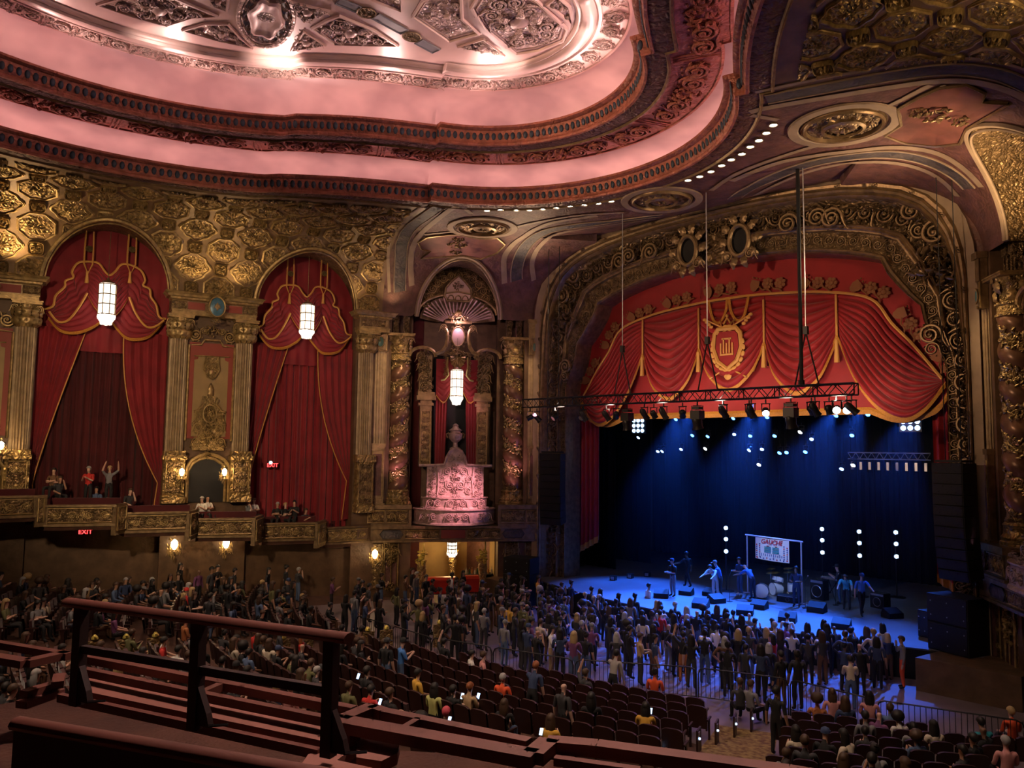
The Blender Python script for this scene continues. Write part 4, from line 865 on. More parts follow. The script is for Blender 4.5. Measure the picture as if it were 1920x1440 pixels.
# --- side-wall arches
def arch_drapes(F,c,ordn,dark):
    ds=c-ARC[0]; X=lambda x,y,d=-.25:(lambda q:(q[0]+ds,q[1]))(LS.px(400+x/5.333,400+y/5.333,d))
    d=-.35; lab='%s arch of the side wall'%ordn
    root=empty('arch_curtain',F.P(c,3.6,-.5),label='red velvet swagged curtain with gold trim in the '+lab,cat='curtain',group='curtains of the side wall arches'); I=Matrix.Translation(F.P(c,3.6,-.5)).inverted(); K=[]
    mb=MB(); hw=AHW+.05; pl=[(c-hw*cos(PI*i/24),ZE+ARISE*1.02*sin(PI*i/24)) for i in range(25)]+[(c+hw,13),(c-hw,13)]
    def fn(i,j): s=c-hw+2*hw*i; zt=ZE+ARISE*1.02*math.sqrt(max(0,1-((s-c)/hw)**2)); z=12.2+(zt-12.2)*j; return F.P(s,z,d-.35+.05*sin(2*PI*11*i)*(1-j))
    mb.grid(fn,60,4); K.append(mb.build('upper_cloth','velvet'))
    topL=[X(430,1140),X(500,1110),X(520,1020),X(588,940),X(595,885),X(655,855),X(645,800),X(690,725),X(765,712)]; botL=[X(465,1210),X(560,1325),X(690,1345),X(820,1290),X(900,1215)]
    topC=[X(765,712),X(850,725),X(900,795),X(940,832),X(985,795),X(1030,735),X(1100,735)]; botC=[X(765,1000),X(830,1130),X(930,1230),X(1020,1160),X(1095,1030)]
    topR=[X(1100,735),X(1185,785),X(1220,870),X(1205,920),X(1258,950),X(1268,1020),X(1310,1090),X(1335,1195),X(1390,1215)]; botR=[X(955,1235),X(1060,1375),X(1150,1400),X(1260,1370),X(1365,1250)]
    K.append(swag(F,topL,botL,d-.1,9,'velvet','swag',None)); K.append(swag(F,topR,botR,d-.1,9,'velvet','swag',None)); K.append(swag(F,topC,botC,d-.05,9,'velvet','swag',None,fr='cord',fw=.05))
    for T in(topL,topC,topR): K.append(cordline(F,T,d+.0,.05,None))
    for q in([X(470,1165),X(540,1255),X(620,1240),X(700,1130),X(765,1000)],[X(1095,1030),X(1150,1180),X(1230,1290),X(1300,1290),X(1370,1235)]): K.append(cordline(F,q,d+.22,.05,None))
    for x in(775,1112):
        a,b=X(x-24,440),X(x+24,780)
        e=cordline(F,[a,(a[0],b[1]),(b[0],b[1]),(b[0],a[1])],d+.03,.04,None,'strap',n=8); K.append(e)
        o=bpy.data.objects.new('strap_rosette',ROS); o.matrix_world=F.M(*X(x,602),d+.08,0,.15); link(o); K.append(o)
        mb=MB(); p=X(x-12,800); mb.lathe([(.04,0),(.06,-.1),(.05,-.14),(.09,-.55),(.0,-.56)],8,c=F.P(p[0],p[1],d+.1)); K.append(mb.build('tassel','cord'))
    # side drapes gathered towards the jambs, dark pleated cloth behind
    for e in(-1,1):
        so=c+e*(AHW+.03); zt=13.2
        def fn(i,j,e=e,so=so):
            z=4.2+(zt-4.2)*j; q=max(0,(z-6.2)/(zt-6.2)); w=.18+1.75*(q**1.15 if e>0 else 1-(1-q)**2.2) if z>6.2 else .18+.10*(6.2-z)
            return F.P(so-e*w*i,z,d-.15+.07*sin(2*PI*5*i)*(.4+.6*q))
        mb=MB(); mb.grid(fn,40,18); K.append(mb.build('side_drape','velvet')); o=K[-1]
        mb=MB(); mb.tube([fn(1,k/18) for k in range(19)],.03,5); mb.build('drape_edge','cord',o)
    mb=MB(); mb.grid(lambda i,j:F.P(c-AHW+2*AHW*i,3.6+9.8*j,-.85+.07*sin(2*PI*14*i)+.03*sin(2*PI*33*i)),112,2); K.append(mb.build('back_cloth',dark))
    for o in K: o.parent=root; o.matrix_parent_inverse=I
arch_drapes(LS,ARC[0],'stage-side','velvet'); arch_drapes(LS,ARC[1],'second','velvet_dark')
# --- house valance
PF=Fr((0,.45),(1,0),(0,-1))
val=empty('house_valance',(0,.45,9.7),label='huge swagged red velvet valance with gold fringe and crest across the stage',cat='curtain'); VI=Matrix.Translation((0,.45,9.7)).inverted()
def vk(o): o.parent=val; o.matrix_parent_inverse=VI; return o
up=[(x,z) for x,z in OI if z>11.2]; hem=[(9.5,10.75),(9.1,10.2),(8.4,9.62),(7.75,9.38),(7.0,9.55),(6.3,9.78)]+[(6.3-12.6*k/10,9.78) for k in range(1,11)]+[(-7.0,9.55),(-7.75,9.38),(-8.4,9.62),(-9.1,10.2),(-9.5,10.75)]
mb=MB(); n=90
hz=lambda x: 9.78 if abs(x)<6.3 else 9.78-.4*sin(PI*min(1,(abs(x)-6.3)/2.6))**1 if abs(x)<8.9 else 9.78+(abs(x)-8.9)*1.6
def tz(x):
    x=abs(x)
    for (a,za_),(b,zb_) in zip(IK[1:],IK[2:]):
        if b<=x<=a: return za_+(zb_-za_)*(a-x)/max(1e-6,a-b)
    return 16.9
mb.grid(lambda i,j:PF.P(-9.5+19*i,hz(-9.5+19*i)+(tz(-9.5+19*i)+.3-hz(-9.5+19*i))*j,-.12+.02*sin(60*i)),n,6); vk(mb.build('ground_cloth','velvet_bright'))
mb=MB(); xs=[-9.4+18.8*i/n for i in range(n+1)]; mb.loft([[PF.P(x,hz(x)+.14,-.08) for x in xs],[PF.P(x,hz(x)+.02,.0) for x in xs],[PF.P(x,hz(x)-.16,-.06) for x in xs]],closed=False); vk(mb.build('hem_fringe','fringe'))
Q=lambda u,v:PF.px(u,v)
BL=[(-9.1,10.92),(-8.05,12.4),(-7.3,13.3),(-6.45,14.45),(-4.4,15.0),(-1.8,15.25),(0,15.3),(1.8,15.25),(4.4,15.0),(6.45,14.45),(7.3,13.3),(8.05,12.4),(9.1,10.92)]
vk(cordline(PF,BL,.12,.06,None,'border_cord',n=80))
mir=lambda L:[(-x,z) for x,z in L[::-1]]
sw_r=([(5.05,14.85),(6.45,14.45),(7.3,13.3),(8.05,12.4),(9.15,10.95)],[(5.1,12.9),(5.8,11.2),(6.7,9.95),(7.7,9.4),(8.5,9.8),(9.2,10.75)])
sw_m=([(1.72,15.2),(3.3,15.1),(5.05,14.85)],[(1.72,12.95),(2.2,11.6),(3.0,10.75),(3.6,10.72),(4.4,11.4),(5.05,12.9)])
sw_c=([(-1.7,15.22),(0,15.28),(1.7,15.22)],[(-1.7,12.95),(-1.1,11.7),(0,10.95),(1.1,11.7),(1.7,12.95)])
for (T,B),nf in((sw_r,11),((mir(sw_r[0]),mir(sw_r[1])),11),(sw_m,9),((mir(sw_m[0]),mir(sw_m[1])),9),(sw_c,9)): vk(swag(PF,T,B,.02,nf,'velvet_bright','swag',None,.26,.40,30,nf*8,'fringe',.16))
for x in(-5.05,5.05,-1.71,1.71):
    mb=MB(); mb.tube([PF.P(x,15.0 if abs(x)<3 else 14.8,.15),PF.P(x,12.9,.15)],.05,6); mb.lathe([(.05,0),(.09,-.12),(.07,-.2),(.12,-1.0),(.0,-1.02)],8,c=PF.P(x,12.85,.2)); vk(mb.build('tassel_cord','cord'))
    for e in(-1,1): vk(cordline(PF,[(x,13.0),(x+e*.25,12.4),(x+e*.55,11.7)],.16,.05,None,'fringe_cord','fringe',8))
for e in(-1,1):
    vk(cordline(PF,[(e*.05,15.2),(e*.15,14.6),(e*.45,14.15),(e*.8,14.3),(e*1.05,15.2)],.3,.07,None,'top_festoon','fringe',20))
# crest
cr=MB(); O=lambda x,z:PF.P(x,12.9+z,.42)
sh=[(-.55,.55),(-.4,.75),(.4,.75),(.55,.55),(.6,0),(.4,-.55),(0,-.85),(-.4,-.55),(-.6,0)]
cr.prism(sh,.36,.46,lambda x,y,h:PF.P(x,12.9+y,h)); c_o=cr.build('crest_shield','velvet_bright',None,smooth=False); vk(c_o)
mb=MB(); mb.tube([O(x*1.22,z*1.2) for x,z in sh],.11,6,closed=True)
for a in range(22): w=2*PI*a/22; mb.ico(O(.82*cos(w),1.05*sin(w)-.05),(.10,.08,.16),Matrix.Rotation(-w,4,'Y'))
for e in(-1,1):
    mb.tube([O(e*.1,-1.0),O(e*.95,-1.45)],.04,5); mb.tube([O(-e*.5,.6),O(e*1.2,1.45)],.04,5)
    for k in range(4): mb.ico(O(e*(.85+.12*k),1.05+.13*k),(.12,.08,.09))
mb.tube([O(-.3,.95),O(-.38,1.3),O(-.18,1.12),O(0,1.42),O(.18,1.12),O(.38,1.3),O(.3,.95)],.06,5,closed=True); mb.ico(O(0,1.5),.09); mb.lathe([(.001,.05),(.12,.04),(.2,0)],12,M=Matrix.Rotation(PI/2,4,'X'),c=O(0,-1.35))
for k in range(5): mb.box(PF.P(-.3+.15*k,12.85+.12*(k%2),.49),(.07,.06,.7 if k%2 else .5))
mb.box(PF.P(0,12.55,.49),(.7,.06,.08)); mb.box(PF.P(0,13.3,.49),(.5,.06,.08))
mb.build('crest_emblem','cord',c_o)
# applique border
def bpt(t):
    q=resamp(BL,40); i=int(t*40); p=q[min(i,40)]; c=V((0,12.0)); d=(V(p)-V((0,11.5))).normalized(); return V(p)+d*.46,math.atan2(d.y,d.x)-PI/2
mat('applique',(.24,.09,.035),.8)
for k in range(30):
    t=(k+.5)/30; p,a=bpt(t); mb=MB(); M=PF.M(p.x,p.y,.02,a,.86)
    if k%3==1:
        mb.prism([(-.24,.3),(.24,.3),(.27,0),(.15,-.25),(0,-.33),(-.15,-.25),(-.27,0)],0,.05,lambda x,y,h:M@V((x,y,h))); [mb.ico(M@V((q*.2,.42,.02)),(.05,.04,.05)) for q in(-1,0,1)]
    else:
        for q in range(7): w=q*2*PI/7; mb.ico(M@V((.22*cos(w),.1+.22*sin(w),.02)),(.10,.04,.10))
        mb.tube([M@V((-.4,-.2,.03)),M@V((-.15,-.3,.03)),M@V((.15,-.2,.03)),M@V((.4,-.3,.03))],.04,5); mb.ico(M@V((0,.1,.04)),(.12,.05,.12))
    vk(mb.build('applique_crest' if k%3==1 else 'applique_flower','applique'))
# red legs of the house curtain
for e,w in((-1,'far'),(1,'near')):
    o=empty('curtain_leg',(e*9.3,1.0,2.9),label='narrow red velvet side curtain with fringed foot at the %s edge of the stage opening'%w,cat='curtain',group='stage side curtains'); I=Matrix.Translation((e*9.3,1.0,2.9)).inverted()
    mb=MB(); mb.grid(lambda i,j:V((e*(8.5+1.9*i),1.0+.10*sin(2*PI*6*i),(3.1-1.0*i)+(10.6-3.1+1.0*i)*j)),48,3); q=mb.build('cloth','velvet_bright'); q.parent=o; q.matrix_parent_inverse=I
    mb=MB(); xs=[k/48 for k in range(49)]; mb.loft([[V((e*(8.5+1.9*i),.96+.10*sin(2*PI*6*i),3.1-i+h)) for i in xs] for h in(.22,-.12)],closed=False); q=mb.build('fringe','fringe'); q.parent=o; q.matrix_parent_inverse=I
# --- red curtain inside the carved niche
rt=empty('niche_curtain',LN.P(NC,7.0,-.5),label='small red curtain parted behind the lantern in the carved niche',cat='curtain'); I=Matrix.Translation(LN.P(NC,7.0,-.5)).inverted()
def nk(o): o.parent=rt; o.matrix_parent_inverse=I; return o
for e in(-1,1): mb=MB(); mb.grid(lambda i,j:LN.P(NC+e*(1.15-(.55+.12*j)*i),7.0+4.6*j,-.45+.05*sin(2*PI*4*i)),32,6); nk(mb.build('drape','velvet'))
mb=MB(); mb.grid(lambda i,j:LN.P(NC-1.15+2.3*i,11.0+1.9*j,-.42),20,4); nk(mb.build('upper_cloth','velvet'))
for a,b in((-1.15,-.25),(.25,1.15)): nk(swag(LN,[(NC+a,12.3),(NC+(a+b)/2,12.2),(NC+b,12.3)],[(NC+a,10.9 if a<0 else 11.3),(NC+(a+b)/2,10.5),(NC+b,11.3 if a<0 else 10.9)],-.38,5,'velvet','swag',None,.06,.12,16,None,'cord',.06))
# ================================================================ lanterns and wall lamps
def lantern(loc,h,r,label,top):
    o=empty('hanging_lantern',V(loc)-V((0,0,h)),label=label,cat='lantern',group='hanging lanterns'); K=lambda mb,n,m:(lambda q:(setattr(q,'parent',o)))(mb.build(n,m))
    n=8; mb=MB(); mb.lathe([(r*.96,h*.24),(r,h*.26),(r,h*.92),(r*.9,h*.95)],n); K(mb,'glass','glass_lit')
    mb=MB()
    for z in(.25,.48,.70,.93): mb.tube([V((r*1.02*cos(2*PI*k/n),r*1.02*sin(2*PI*k/n),h*z)) for k in range(n)],.025,5,closed=True)
    for k in range(n): a=2*PI*k/n; mb.tube([V((r*1.02*cos(a),r*1.02*sin(a),h*.25)),V((r*1.02*cos(a),r*1.02*sin(a),h*.93))],.02,4)
    K(mb,'cage','bronze_plain')
    mb=MB(); mb.lathe([(r*1.0,h*.24),(r*.9,h*.12),(r*.55,h*.04),(r*.12,0)],12)
    for k in range(12): a=2*PI*k/12; mb.ico((r*.95*cos(a),r*.95*sin(a),h*.2),(.05,.05,.13)); mb.ico((r*.6*cos(a),r*.6*sin(a),h*.07),(.05,.05,.12))
    K(mb,'crystal_bowl','crystal')
    mb=MB(); mb.lathe([(r*.9,h*.95),(r*.6,h*1.0),(r*.2,h*1.03),(.03,h*1.1)],10); K(mb,'crown','bronze_plain')
    mb=MB(); mb.tube([(0,0,h*1.08),(0,0,top-loc[2]+h)],.015,4); K(mb,'chain','bronze_plain')
    l=bpy.data.lights.new('lantern_light','POINT'); l.energy=140; l.color=(1,.74,.46); l.shadow_soft_size=r*1.1; q=bpy.data.objects.new('lantern_light',l); q.location=(0,0,h*.6); link(q,o); return o
def LSP(u,v,d): s,z=LS.px(u,v,d); return LS.P(s,z,d)
lantern(LSP(203,528,.6),2.0,.36,'glowing glass lantern hanging before the second arch curtain',17.6)
lantern(LSP(577,568,.6),1.85,.36,'glowing glass lantern hanging before the stage-side arch curtain',17.7)
p=LN.px(857,690,.2); lantern(LN.P(p[0],p[1],.2),2.05,.34,'glowing glass lantern hanging inside the carved niche',14.0)
p=LN.px(848,1014,-1.2); lantern(LN.P(p[0],p[1],-1.2),.85,.27,'small glowing lantern over the bar under the carved niche',3.05)
def sconce(F,u,v,d,label,big=False):
    s,z=F.px(u,v,d); p=F.P(s,z,d); o=empty('wall_sconce',p,label=label,cat='wall lamp',group='wall sconces')
    sc=1.35 if big else 1
    def K(mb,n,m): q=mb.build(n,m); q.parent=o; q.matrix_parent_inverse=Matrix.Translation(p).inverted()
    mb=MB(); merge(mb,CLU,F.M(s,z-.1,d-.12,0,(.22*sc,.42*sc,.3)))
    for e in(-1,1): merge(mb,SPI,F.M(s+e*.12*sc,z-.25*sc,d-.08,0,(.09*e*sc,.09*sc,.15)))
    K(mb,'backplate','gold')
    mb=MB(); mb.lathe([(.03,-.34),(.06,-.3),(.03,-.2),(.09,-.16),(.02,-.14)],8,c=p); mb.tube([p-V((0,0,.2)),p-V((0,0,.25))-F.n*.14],.03,5); K(mb,'bracket','bronze_plain')
    mb=MB(); mb.lathe([(.05*sc,-.14*sc),(.10*sc,-.05*sc),(.11*sc,.1*sc),(.06*sc,.16*sc),(.01,.2*sc)],10,c=p); K(mb,'glass_shade','glass_hot')
    l=bpy.data.lights.new('sconce_light','POINT'); l.energy=22 if not big else 16; l.color=(1,.62,.28); l.shadow_soft_size=.12; q=bpy.data.objects.new('sconce_light',l); q.location=F.n*.25; link(q,o)
sconce(LS,341,886,.75,'flame-shaped wall lamp on the far-off side of the arched doorway'.replace('far-off side','aisle side'))
sconce(LS,421,886,.75,'flame-shaped wall lamp on the stage side of the arched doorway')
sconce(LS,2,836,.85,'flame-shaped wall lamp on the pier cut by the picture edge')
sconce(LS,327,1022,.45,'box lantern in gilded surround below the balcony, further from the stage',True)
sconce(LS,424,1020,.45,'box lantern in gilded surround below the balcony, nearer the stage',True)
sconce(LN,703,1040,.8,'small box lantern on the gilded pilaster beside the bar entrance',True)
# ================================================================ side balcony with stepped boxes
SEG=[((610,990),(693,986)),((492,982),(595,980)),((368,973),(478,972)),((235,962),(355,960)),((85,948),(218,947)),((-60,933),(70,930))]
balc=struct('balcony_side','gilded balcony front stepping down along the side wall','balcony')
BOX=[]; ordw=['first','second','third','fourth','fifth','sixth']
prevA=None
for k,(a,b) in enumerate(SEG):
    z=3.85+.40*k; A,B=atz(*a,z),atz(*b,z); t=(B-A).normalized(); n_=V((t.y,-t.x,0)); n_=n_ if n_.dot(EYE-A)>0 else -n_
    F=Fr((A.x,A.y),(t.x,t.y),(n_.x,n_.y)); L=(B-A).length; BOX.append((F,L,z))
    mb=MB(); mb.fbox(F,0,L,z-.80,z,-.12,0); mb.fbox(F,-.02,L+.02,z-.06,z+.03,-.16,.08); mb.fbox(F,-.02,L+.02,z-.86,z-.76,-.12,.07); mb.build('front_panel','bronze_plain',balc,smooth=False)
    panel(F,.12,L-.12,z-.70,z-.12,.02,balc,'bronze_fine','gold',4,name='scroll_panel')
    if prevA is not None:
        P=prevA; q=(B-P); q.z=0; Ft=Fr((P.x,P.y),(q.x,q.y),(n_.x,n_.y)); Lq=q.length; mb=MB(); zz=z
        tt=q.normalized(); nn=V((tt.y,-tt.x,0)); nn=nn if nn.dot(EYE-P)>0 else -nn; Ft=Fr((P.x,P.y),(tt.x,tt.y),(nn.x,nn.y))
        mb.fbox(Ft,-.05,Lq+.05,zz-1.25,zz+.03,-.14,.04); mb.build('step_pier','bronze_plain',balc,smooth=False); panel(Ft,.05,max(.2,Lq-.05),zz-1.05,zz-.1,.05,balc,'bronze_fine','gold',1,name='step_panel',fol=False)
    prevA=A
    # box floor and soffit back to the wall
    mb=MB(); dA=(A-LS.o).dot(LS.n); sA=(A-LS.o).dot(LS.s); sB=(B-LS.o).dot(LS.s)
    w0,w1=LS.P(sA+.3,0,-.3),LS.P(sB-.3,0,-.3); zz=z-.8; q=[V((A.x,A.y,zz)),V((B.x,B.y,zz)),V((w1.x,w1.y,zz)),V((w0.x,w0.y,zz))]
    mb.add(q+[p-V((0,0,.22)) for p in q],[(0,1,2,3),(4,5,6,7),(0,1,5,4),(1,2,6,5),(3,0,4,7)]); mb.build('box_floor','carpet',balc,smooth=False)
    q2=[V((A.x,A.y,zz)),V((B.x,B.y,zz)),V((w1.x,w1.y,zz)),V((w0.x,w0.y,zz))]
    mb=MB(); mb.fbox(F,.0,L,z-.8,z+.25,-1.0,-.9); mb.build('box_partition','velvet_dark',balc,smooth=False)
ORD=['first','second','third','fourth','fifth','sixth','seventh','eighth','ninth','tenth','eleventh','twelfth','thirteenth','fourteenth','fifteenth','sixteenth','seventeenth','eighteenth','nineteenth','twentieth','twenty-first','twenty-second','twenty-third','twenty-fourth','twenty-fifth']
# ================================================================ rigging: front truss, lamps, cables
def place(o,p): o.location=p; return o
TY=-5.0; tA,tB=aty(985,752,TY),aty(1605,718,TY); zt_,zb_=10.46,10.06; xa,xb=tA.x,tB.x
tr=empty('lighting_truss',((xa+xb)/2,TY,zb_),label='long black lattice truss hanging before the valance',cat='truss'); TI=Matrix.Translation(tr.location).inverted()
mb=MB()
for y in(-.19,.19):
    for z in(zb_,zt_): mb.tube([(xa,TY+y,z),(xb,TY+y,z)],.032,6)
def tk(q): q.parent=tr; q.matrix_parent_inverse=TI; return q
tk(mb.build('chords','black_metal')); mb=MB(); n=44
for k in range(n+1):
    x=xa+(xb-xa)*k/n
    for y in(-.19,.19):
        if k<n: mb.tube([(x,TY+y,zb_ if k%2 else zt_),(x+(xb-xa)/n,TY+y,zt_ if k%2 else zb_)],.017,4)
        if k%4==0: mb.tube([(x,TY+y,zb_),(x,TY+y,zt_)],.025,4)
    if k%2==0: mb.tube([(x,TY-.19,zt_),(x,TY+.19,zt_)],.015,4)
tk(mb.build('lacing','black_metal'))
for k,(u,v0) in enumerate(((1167,440),(1327,392),(1513,400))):
    x=aty(u,730,TY).x; o=empty('hoist_cable',(x,TY,zt_),label='thin grey hoist cable with a bridle holding the %s of the front truss'%(['far end','middle','near end'][k]),cat='cable',group='truss hoist cables')
    mb=MB(); mb.tube([(0,0,2.0),(0,0,18.7-zt_)],.022,5); q=mb.build('wire','steel',o); mb=MB()
    for e in(-1,1): mb.tube([(0,0,2.0),(e*.45,0,.02)],.03,5)
    mb.build('bridle','black_metal',o); mb=MB(); mb.box((0,0,2.05),(.16,.16,.3)); mb.build('shackle','black_metal',o)
x=aty(1503,720,TY).x; mb=MB(); mb.tube([(x,TY,zt_),(x,TY,18.7)],.075,8); mb.tube([(x,TY,zt_+.02),(x,TY,zt_+.2)],.12,8); mb.build('drop_pole','black_metal',label='thick black pole dropping from the ceiling to the truss',cat='pole')
def can(kind):
    M={}
    mb=MB(); 
    if kind=='big': mb.box((0,0,-.38),(.42,.42,.36)); mb.box((0,0,-.1),(.34,.34,.12)); 
    for e in(-1,1): mb.tube([(e*(.16 if kind!='big' else .26),0,0),(e*(.16 if kind!='big' else .26),0,-.3)],.02,4)
    mb.tube([(-.2,0,0),(.2,0,0)],.02,4); mb.tube([(0,0,0),(0,0,.16)],.03,5); M['yoke']=mb.mesh('yoke','black_metal')
    L=.5 if kind=='spot' else (.32 if kind=='par' else .5); r=.13 if kind!='big' else .2
    mb=MB(); mb.lathe([(r*.6,-L*.55),(r*.95,-L*.4),(r,-L*.1),(r*.9,L*.2),(r*1.1,L*.5),(r*1.05,L*.5),(r*.9,L*.35)],14,cap=True); M['body']=mb.mesh('body','black_metal')
    mb=MB(); mb.lathe([(.001,L*.46),(r*1.0,L*.46),(r*1.0,L*.40)],14,cap=False)
    for lm in('steel','lamp_white','lamp_blue','lamp_bluewhite'): M['lens_'+lm]=mb.mesh('lens',lm)
    return M
CAN={k:can(k) for k in('spot','par','big')}
def fixture(p,kind,aim,lens,label,group,sc=1):
    o=empty('stage_light',p,label=label,cat='stage light',group=group); o.scale=(sc,)*3
    y=bpy.data.objects.new('yoke',CAN[kind]['yoke']); link(y,o)
    b=bpy.data.objects.new('body',CAN[kind]['body']); link(b,o); b.location=(0,0,-.3 if kind!='big' else -.7); b.rotation_euler=V(aim).to_track_quat('Z','Y').to_euler()
    l=bpy.data.objects.new('lens',CAN[kind]['lens_'+lens]); link(l,b); return o
FT=[(998,'par',(-.6,-.5,-.4),'lamp_white'),(1003,'spot',(.5,.4,-.7),'steel'),(1045,'par',(-.2,-.6,-.5),'steel'),(1088,'par',(0,-.7,-.6),'steel'),(1098,'spot',(.3,.5,-.8),'steel'),(1133,'spot',(.4,.4,-.8),'steel'),(1159,'par',(-.4,.4,-.6),'steel'),(1172,'big',(0,.2,-1),'steel'),(1212,'spot',(.2,.5,-.8),'steel'),(1222,'par',(.1,.5,-.7),'steel'),(1248,'spot',(.3,.4,-.9),'steel'),(1276,'par',(-.3,.5,-.6),'steel'),(1311,'big',(0,.3,-1),'steel'),(1352,'par',(.3,.4,-.6),'steel'),(1360,'spot',(.2,.5,-.8),'steel'),(1401,'par',(.1,.5,-.8),'steel'),(1412,'spot',(.2,.4,-.9),'steel'),(1432,'par',(.4,-.7,-.5),'lamp_white'),(1486,'big',(0,.3,-1),'steel'),(1518,'par',(.1,.5,-.6),'steel'),(1531,'spot',(.3,.4,-.8),'steel'),(1551,'par',(.1,.3,-.8),'steel'),(1572,'par',(.3,-.8,-.3),'lamp_white'),(1584,'par',(.4,-.8,-.3),'lamp_white'),(1600,'spot',(.6,.2,-.6),'steel')]
for k,(u,kd,aim,ln) in enumerate(FT):
    pp=aty(u,760,TY); fixture((pp.x,TY+(.15 if k%2 else -.15),zb_-.21),kd,aim,ln,'black %s on the front truss, %s lamp from its far end'%({'spot':'profile spotlight','par':'par can','big':'moving head'}[kd],ORD[k]),'lamps under the front truss')
# upstage lamps in the dark
UL=[(1185,788,'lamp_blue'),(1266,787,'lamp_blue'),(1189,820,'lamp_bluewhite'),(1196,821,'lamp_bluewhite'),(1232,847,'lamp_bluewhite'),(1241,847,'lamp_bluewhite'),(1297,817,'lamp_blue'),(1405,818,'lamp_blue'),(1374,785,'lamp_blue'),(1437,783,'lamp_blue'),(1322,842,'lamp_white'),(1422,872,'lamp_white'),(1375,815,'lamp_bluewhite'),(1567,780,'lamp_blue'),(1596,817,'lamp_blue'),(1500,811,'lamp_white'),(1509,848,'lamp_blue'),(1520,824,'lamp_bluewhite'),(1599,873,'lamp_white'),(1626,778,'lamp_blue'),(1736,780,'lamp_blue'),(1577,880,'lamp_bluewhite'),(1473,849,'lamp_blue'),(1461,850,'lamp_blue'),(1451,818,'lamp_blue'),(1404,845,'lamp_bluewhite'),(1276,843,'lamp_bluewhite'),(1427,843,'lamp_bluewhite'),(1326,819,'lamp_blue'),(1690,777,'lamp_bluewhite')]
pipeY=6.0
for k,(u,v,ln) in enumerate(UL):
    Y=5.2+ (k*37%5)*.9; p=aty(u,v,Y); aim=(.1*((k*7)%5-2),-.8,-.7); hot={'lamp_blue':'deep blue','lamp_bluewhite':'pale blue','lamp_white':'warm white'}[ln]
    fixture(p+V((0,.15,.35)),'par',aim,ln,'%s lamp over the stage, %s from the far side, %s'%(hot,ordn(1+sum(q[0]<u for q in UL)),'high' if v<800 else ('low' if v>840 else 'midway')),'lamps hung over the stage',.85)
for k,(u,v) in enumerate(((1196,798),(1706,790))):
    o=empty('lamp_panel',aty(u,v,4.8),label='square nine-lens lamp panel hung at the %s edge of the stage'%('far' if k==0 else 'near'),cat='stage light',group='nine-lens panels'); mb=MB(); mb.box((0,.1,0),(.95,.12,.95)); mb.build('housing','black_metal',o)
    for i in range(9): mb=MB(); mb.lathe([(.001,.05),(.11,.04),(.12,0)],10,M=Matrix.Rotation(PI/2,4,'X'),c=((i%3-1)*.3,.03,(i//3-1)*.3)); mb.build('lens','lamp_bluewhite',o)
rt_=empty('upstage_truss',aty(1665,862,8.0),label='pale lit truss hung upstage near the side of the stage',cat='truss'); a=aty(1590,860,8.0)-rt_.location; b=aty(1745,858,8.0)-rt_.location; a.y=b.y=0; b.z=a.z
mb=MB(); 
for z in(0,.32): mb.tube([a+V((0,0,z)),b+V((0,0,z))],.035,6)
mb.build('chords','steel',rt_); mb=MB()
for k in range(20): mb.tube([a.lerp(b,k/20)+V((0,0,0 if k%2 else .32)),a.lerp(b,(k+1)/20)+V((0,0,.32 if k%2 else 0))],.02,4)
mb.build('lacing','steel',rt_)
for k in range(9): mb=MB(); mb.box(a.lerp(b,(k+.5)/9)-V((0,0,.35)),(.12,.12,.4)); mb.build('clamp','steel',rt_,smooth=False)
# ================================================================ loudspeakers
def line_array(p,n,label,tilt,rz,blue=True):
    o=empty('line_array_speaker',p,rz,label=label,cat='loudspeaker',group='hung line arrays')
    z=0;y=0;a=0
    for k in range(n):
        h=.36; mb=MB(); M=Matrix.Translation((0,y,z-h/2))@Matrix.Rotation(a,4,'X'); mb.box((0,0,0),(1.15,.72,h*.97),M); mb.build('speaker_box','black',o,smooth=False)
        mb=MB(); mb.box((0,-.37,0),(1.08,.02,h*.9),M)
        for q in range(7): mb.ico(M@V((-.48+.16*q,-.385,.1*(-1)**q)),(.02,.01,.02))
        mb.build('grille','black_metal',o,smooth=False)
        z-=h*cos(a); y+=h*sin(a)*1.0; a+=tilt*(k/n)
    mb=MB(); mb.box((0,0,.06),(1.0,.6,.08)); [mb.tube([(e*.3,0,.1),(e*.3,0,18.72-p[2])],.02,4) for e in(-1,1)]; mb.build('fly_bar','black_metal',o)
pL=aty(1036,850,-2.9); line_array(pL,10,'tall curved black line array hanging beside the carved niche',.045,.35)
pR=aty(1788,868,-2.9); line_array(pR,11,'tall black line array hanging beside the near stage edge',.045,-.35)
def spk(p,d,rz,label,name='subwoofer_stack',cat='loudspeaker',parts=2):
    o=empty(name,p,rz,label=label,cat=cat)
    for k in range(parts):
        h=d[2]/parts; mb=MB(); mb.box((0,0,h*(k+.5)),(d[0],d[1],h*.98)); mb.build('cabinet','black',o,smooth=False); mb=MB(); mb.box((0,-d[1]/2-.012,h*(k+.5)),(d[0]*.94,.02,h*.9)); q=mb.build('grille','black_metal',o,smooth=False); mb=MB()
        for i in range(6): mb.ico((-d[0]*.4+d[0]*.8*(i%3)/2,-d[1]/2-.02,h*(k+.25+.5*(i//3))),(.03,.01,.03))
        mb.build('grille_studs','steel',q)
    return o
spk((-9.6,-3.9,0),(1.5,1.1,2.5),.3,'black loudspeaker stack on the floor at the far stage corner',parts=3)
spk(atz(1798,1222,1.1),(1.55,1.1,1.95),-.35,'large black loudspeaker stack at the near stage corner',parts=2)
o=spk(atz(1745,1195,1.1),(.62,.55,1.0),-.4,'small black loudspeaker on a pole by the near stage edge','side_fill_speaker',parts=1)
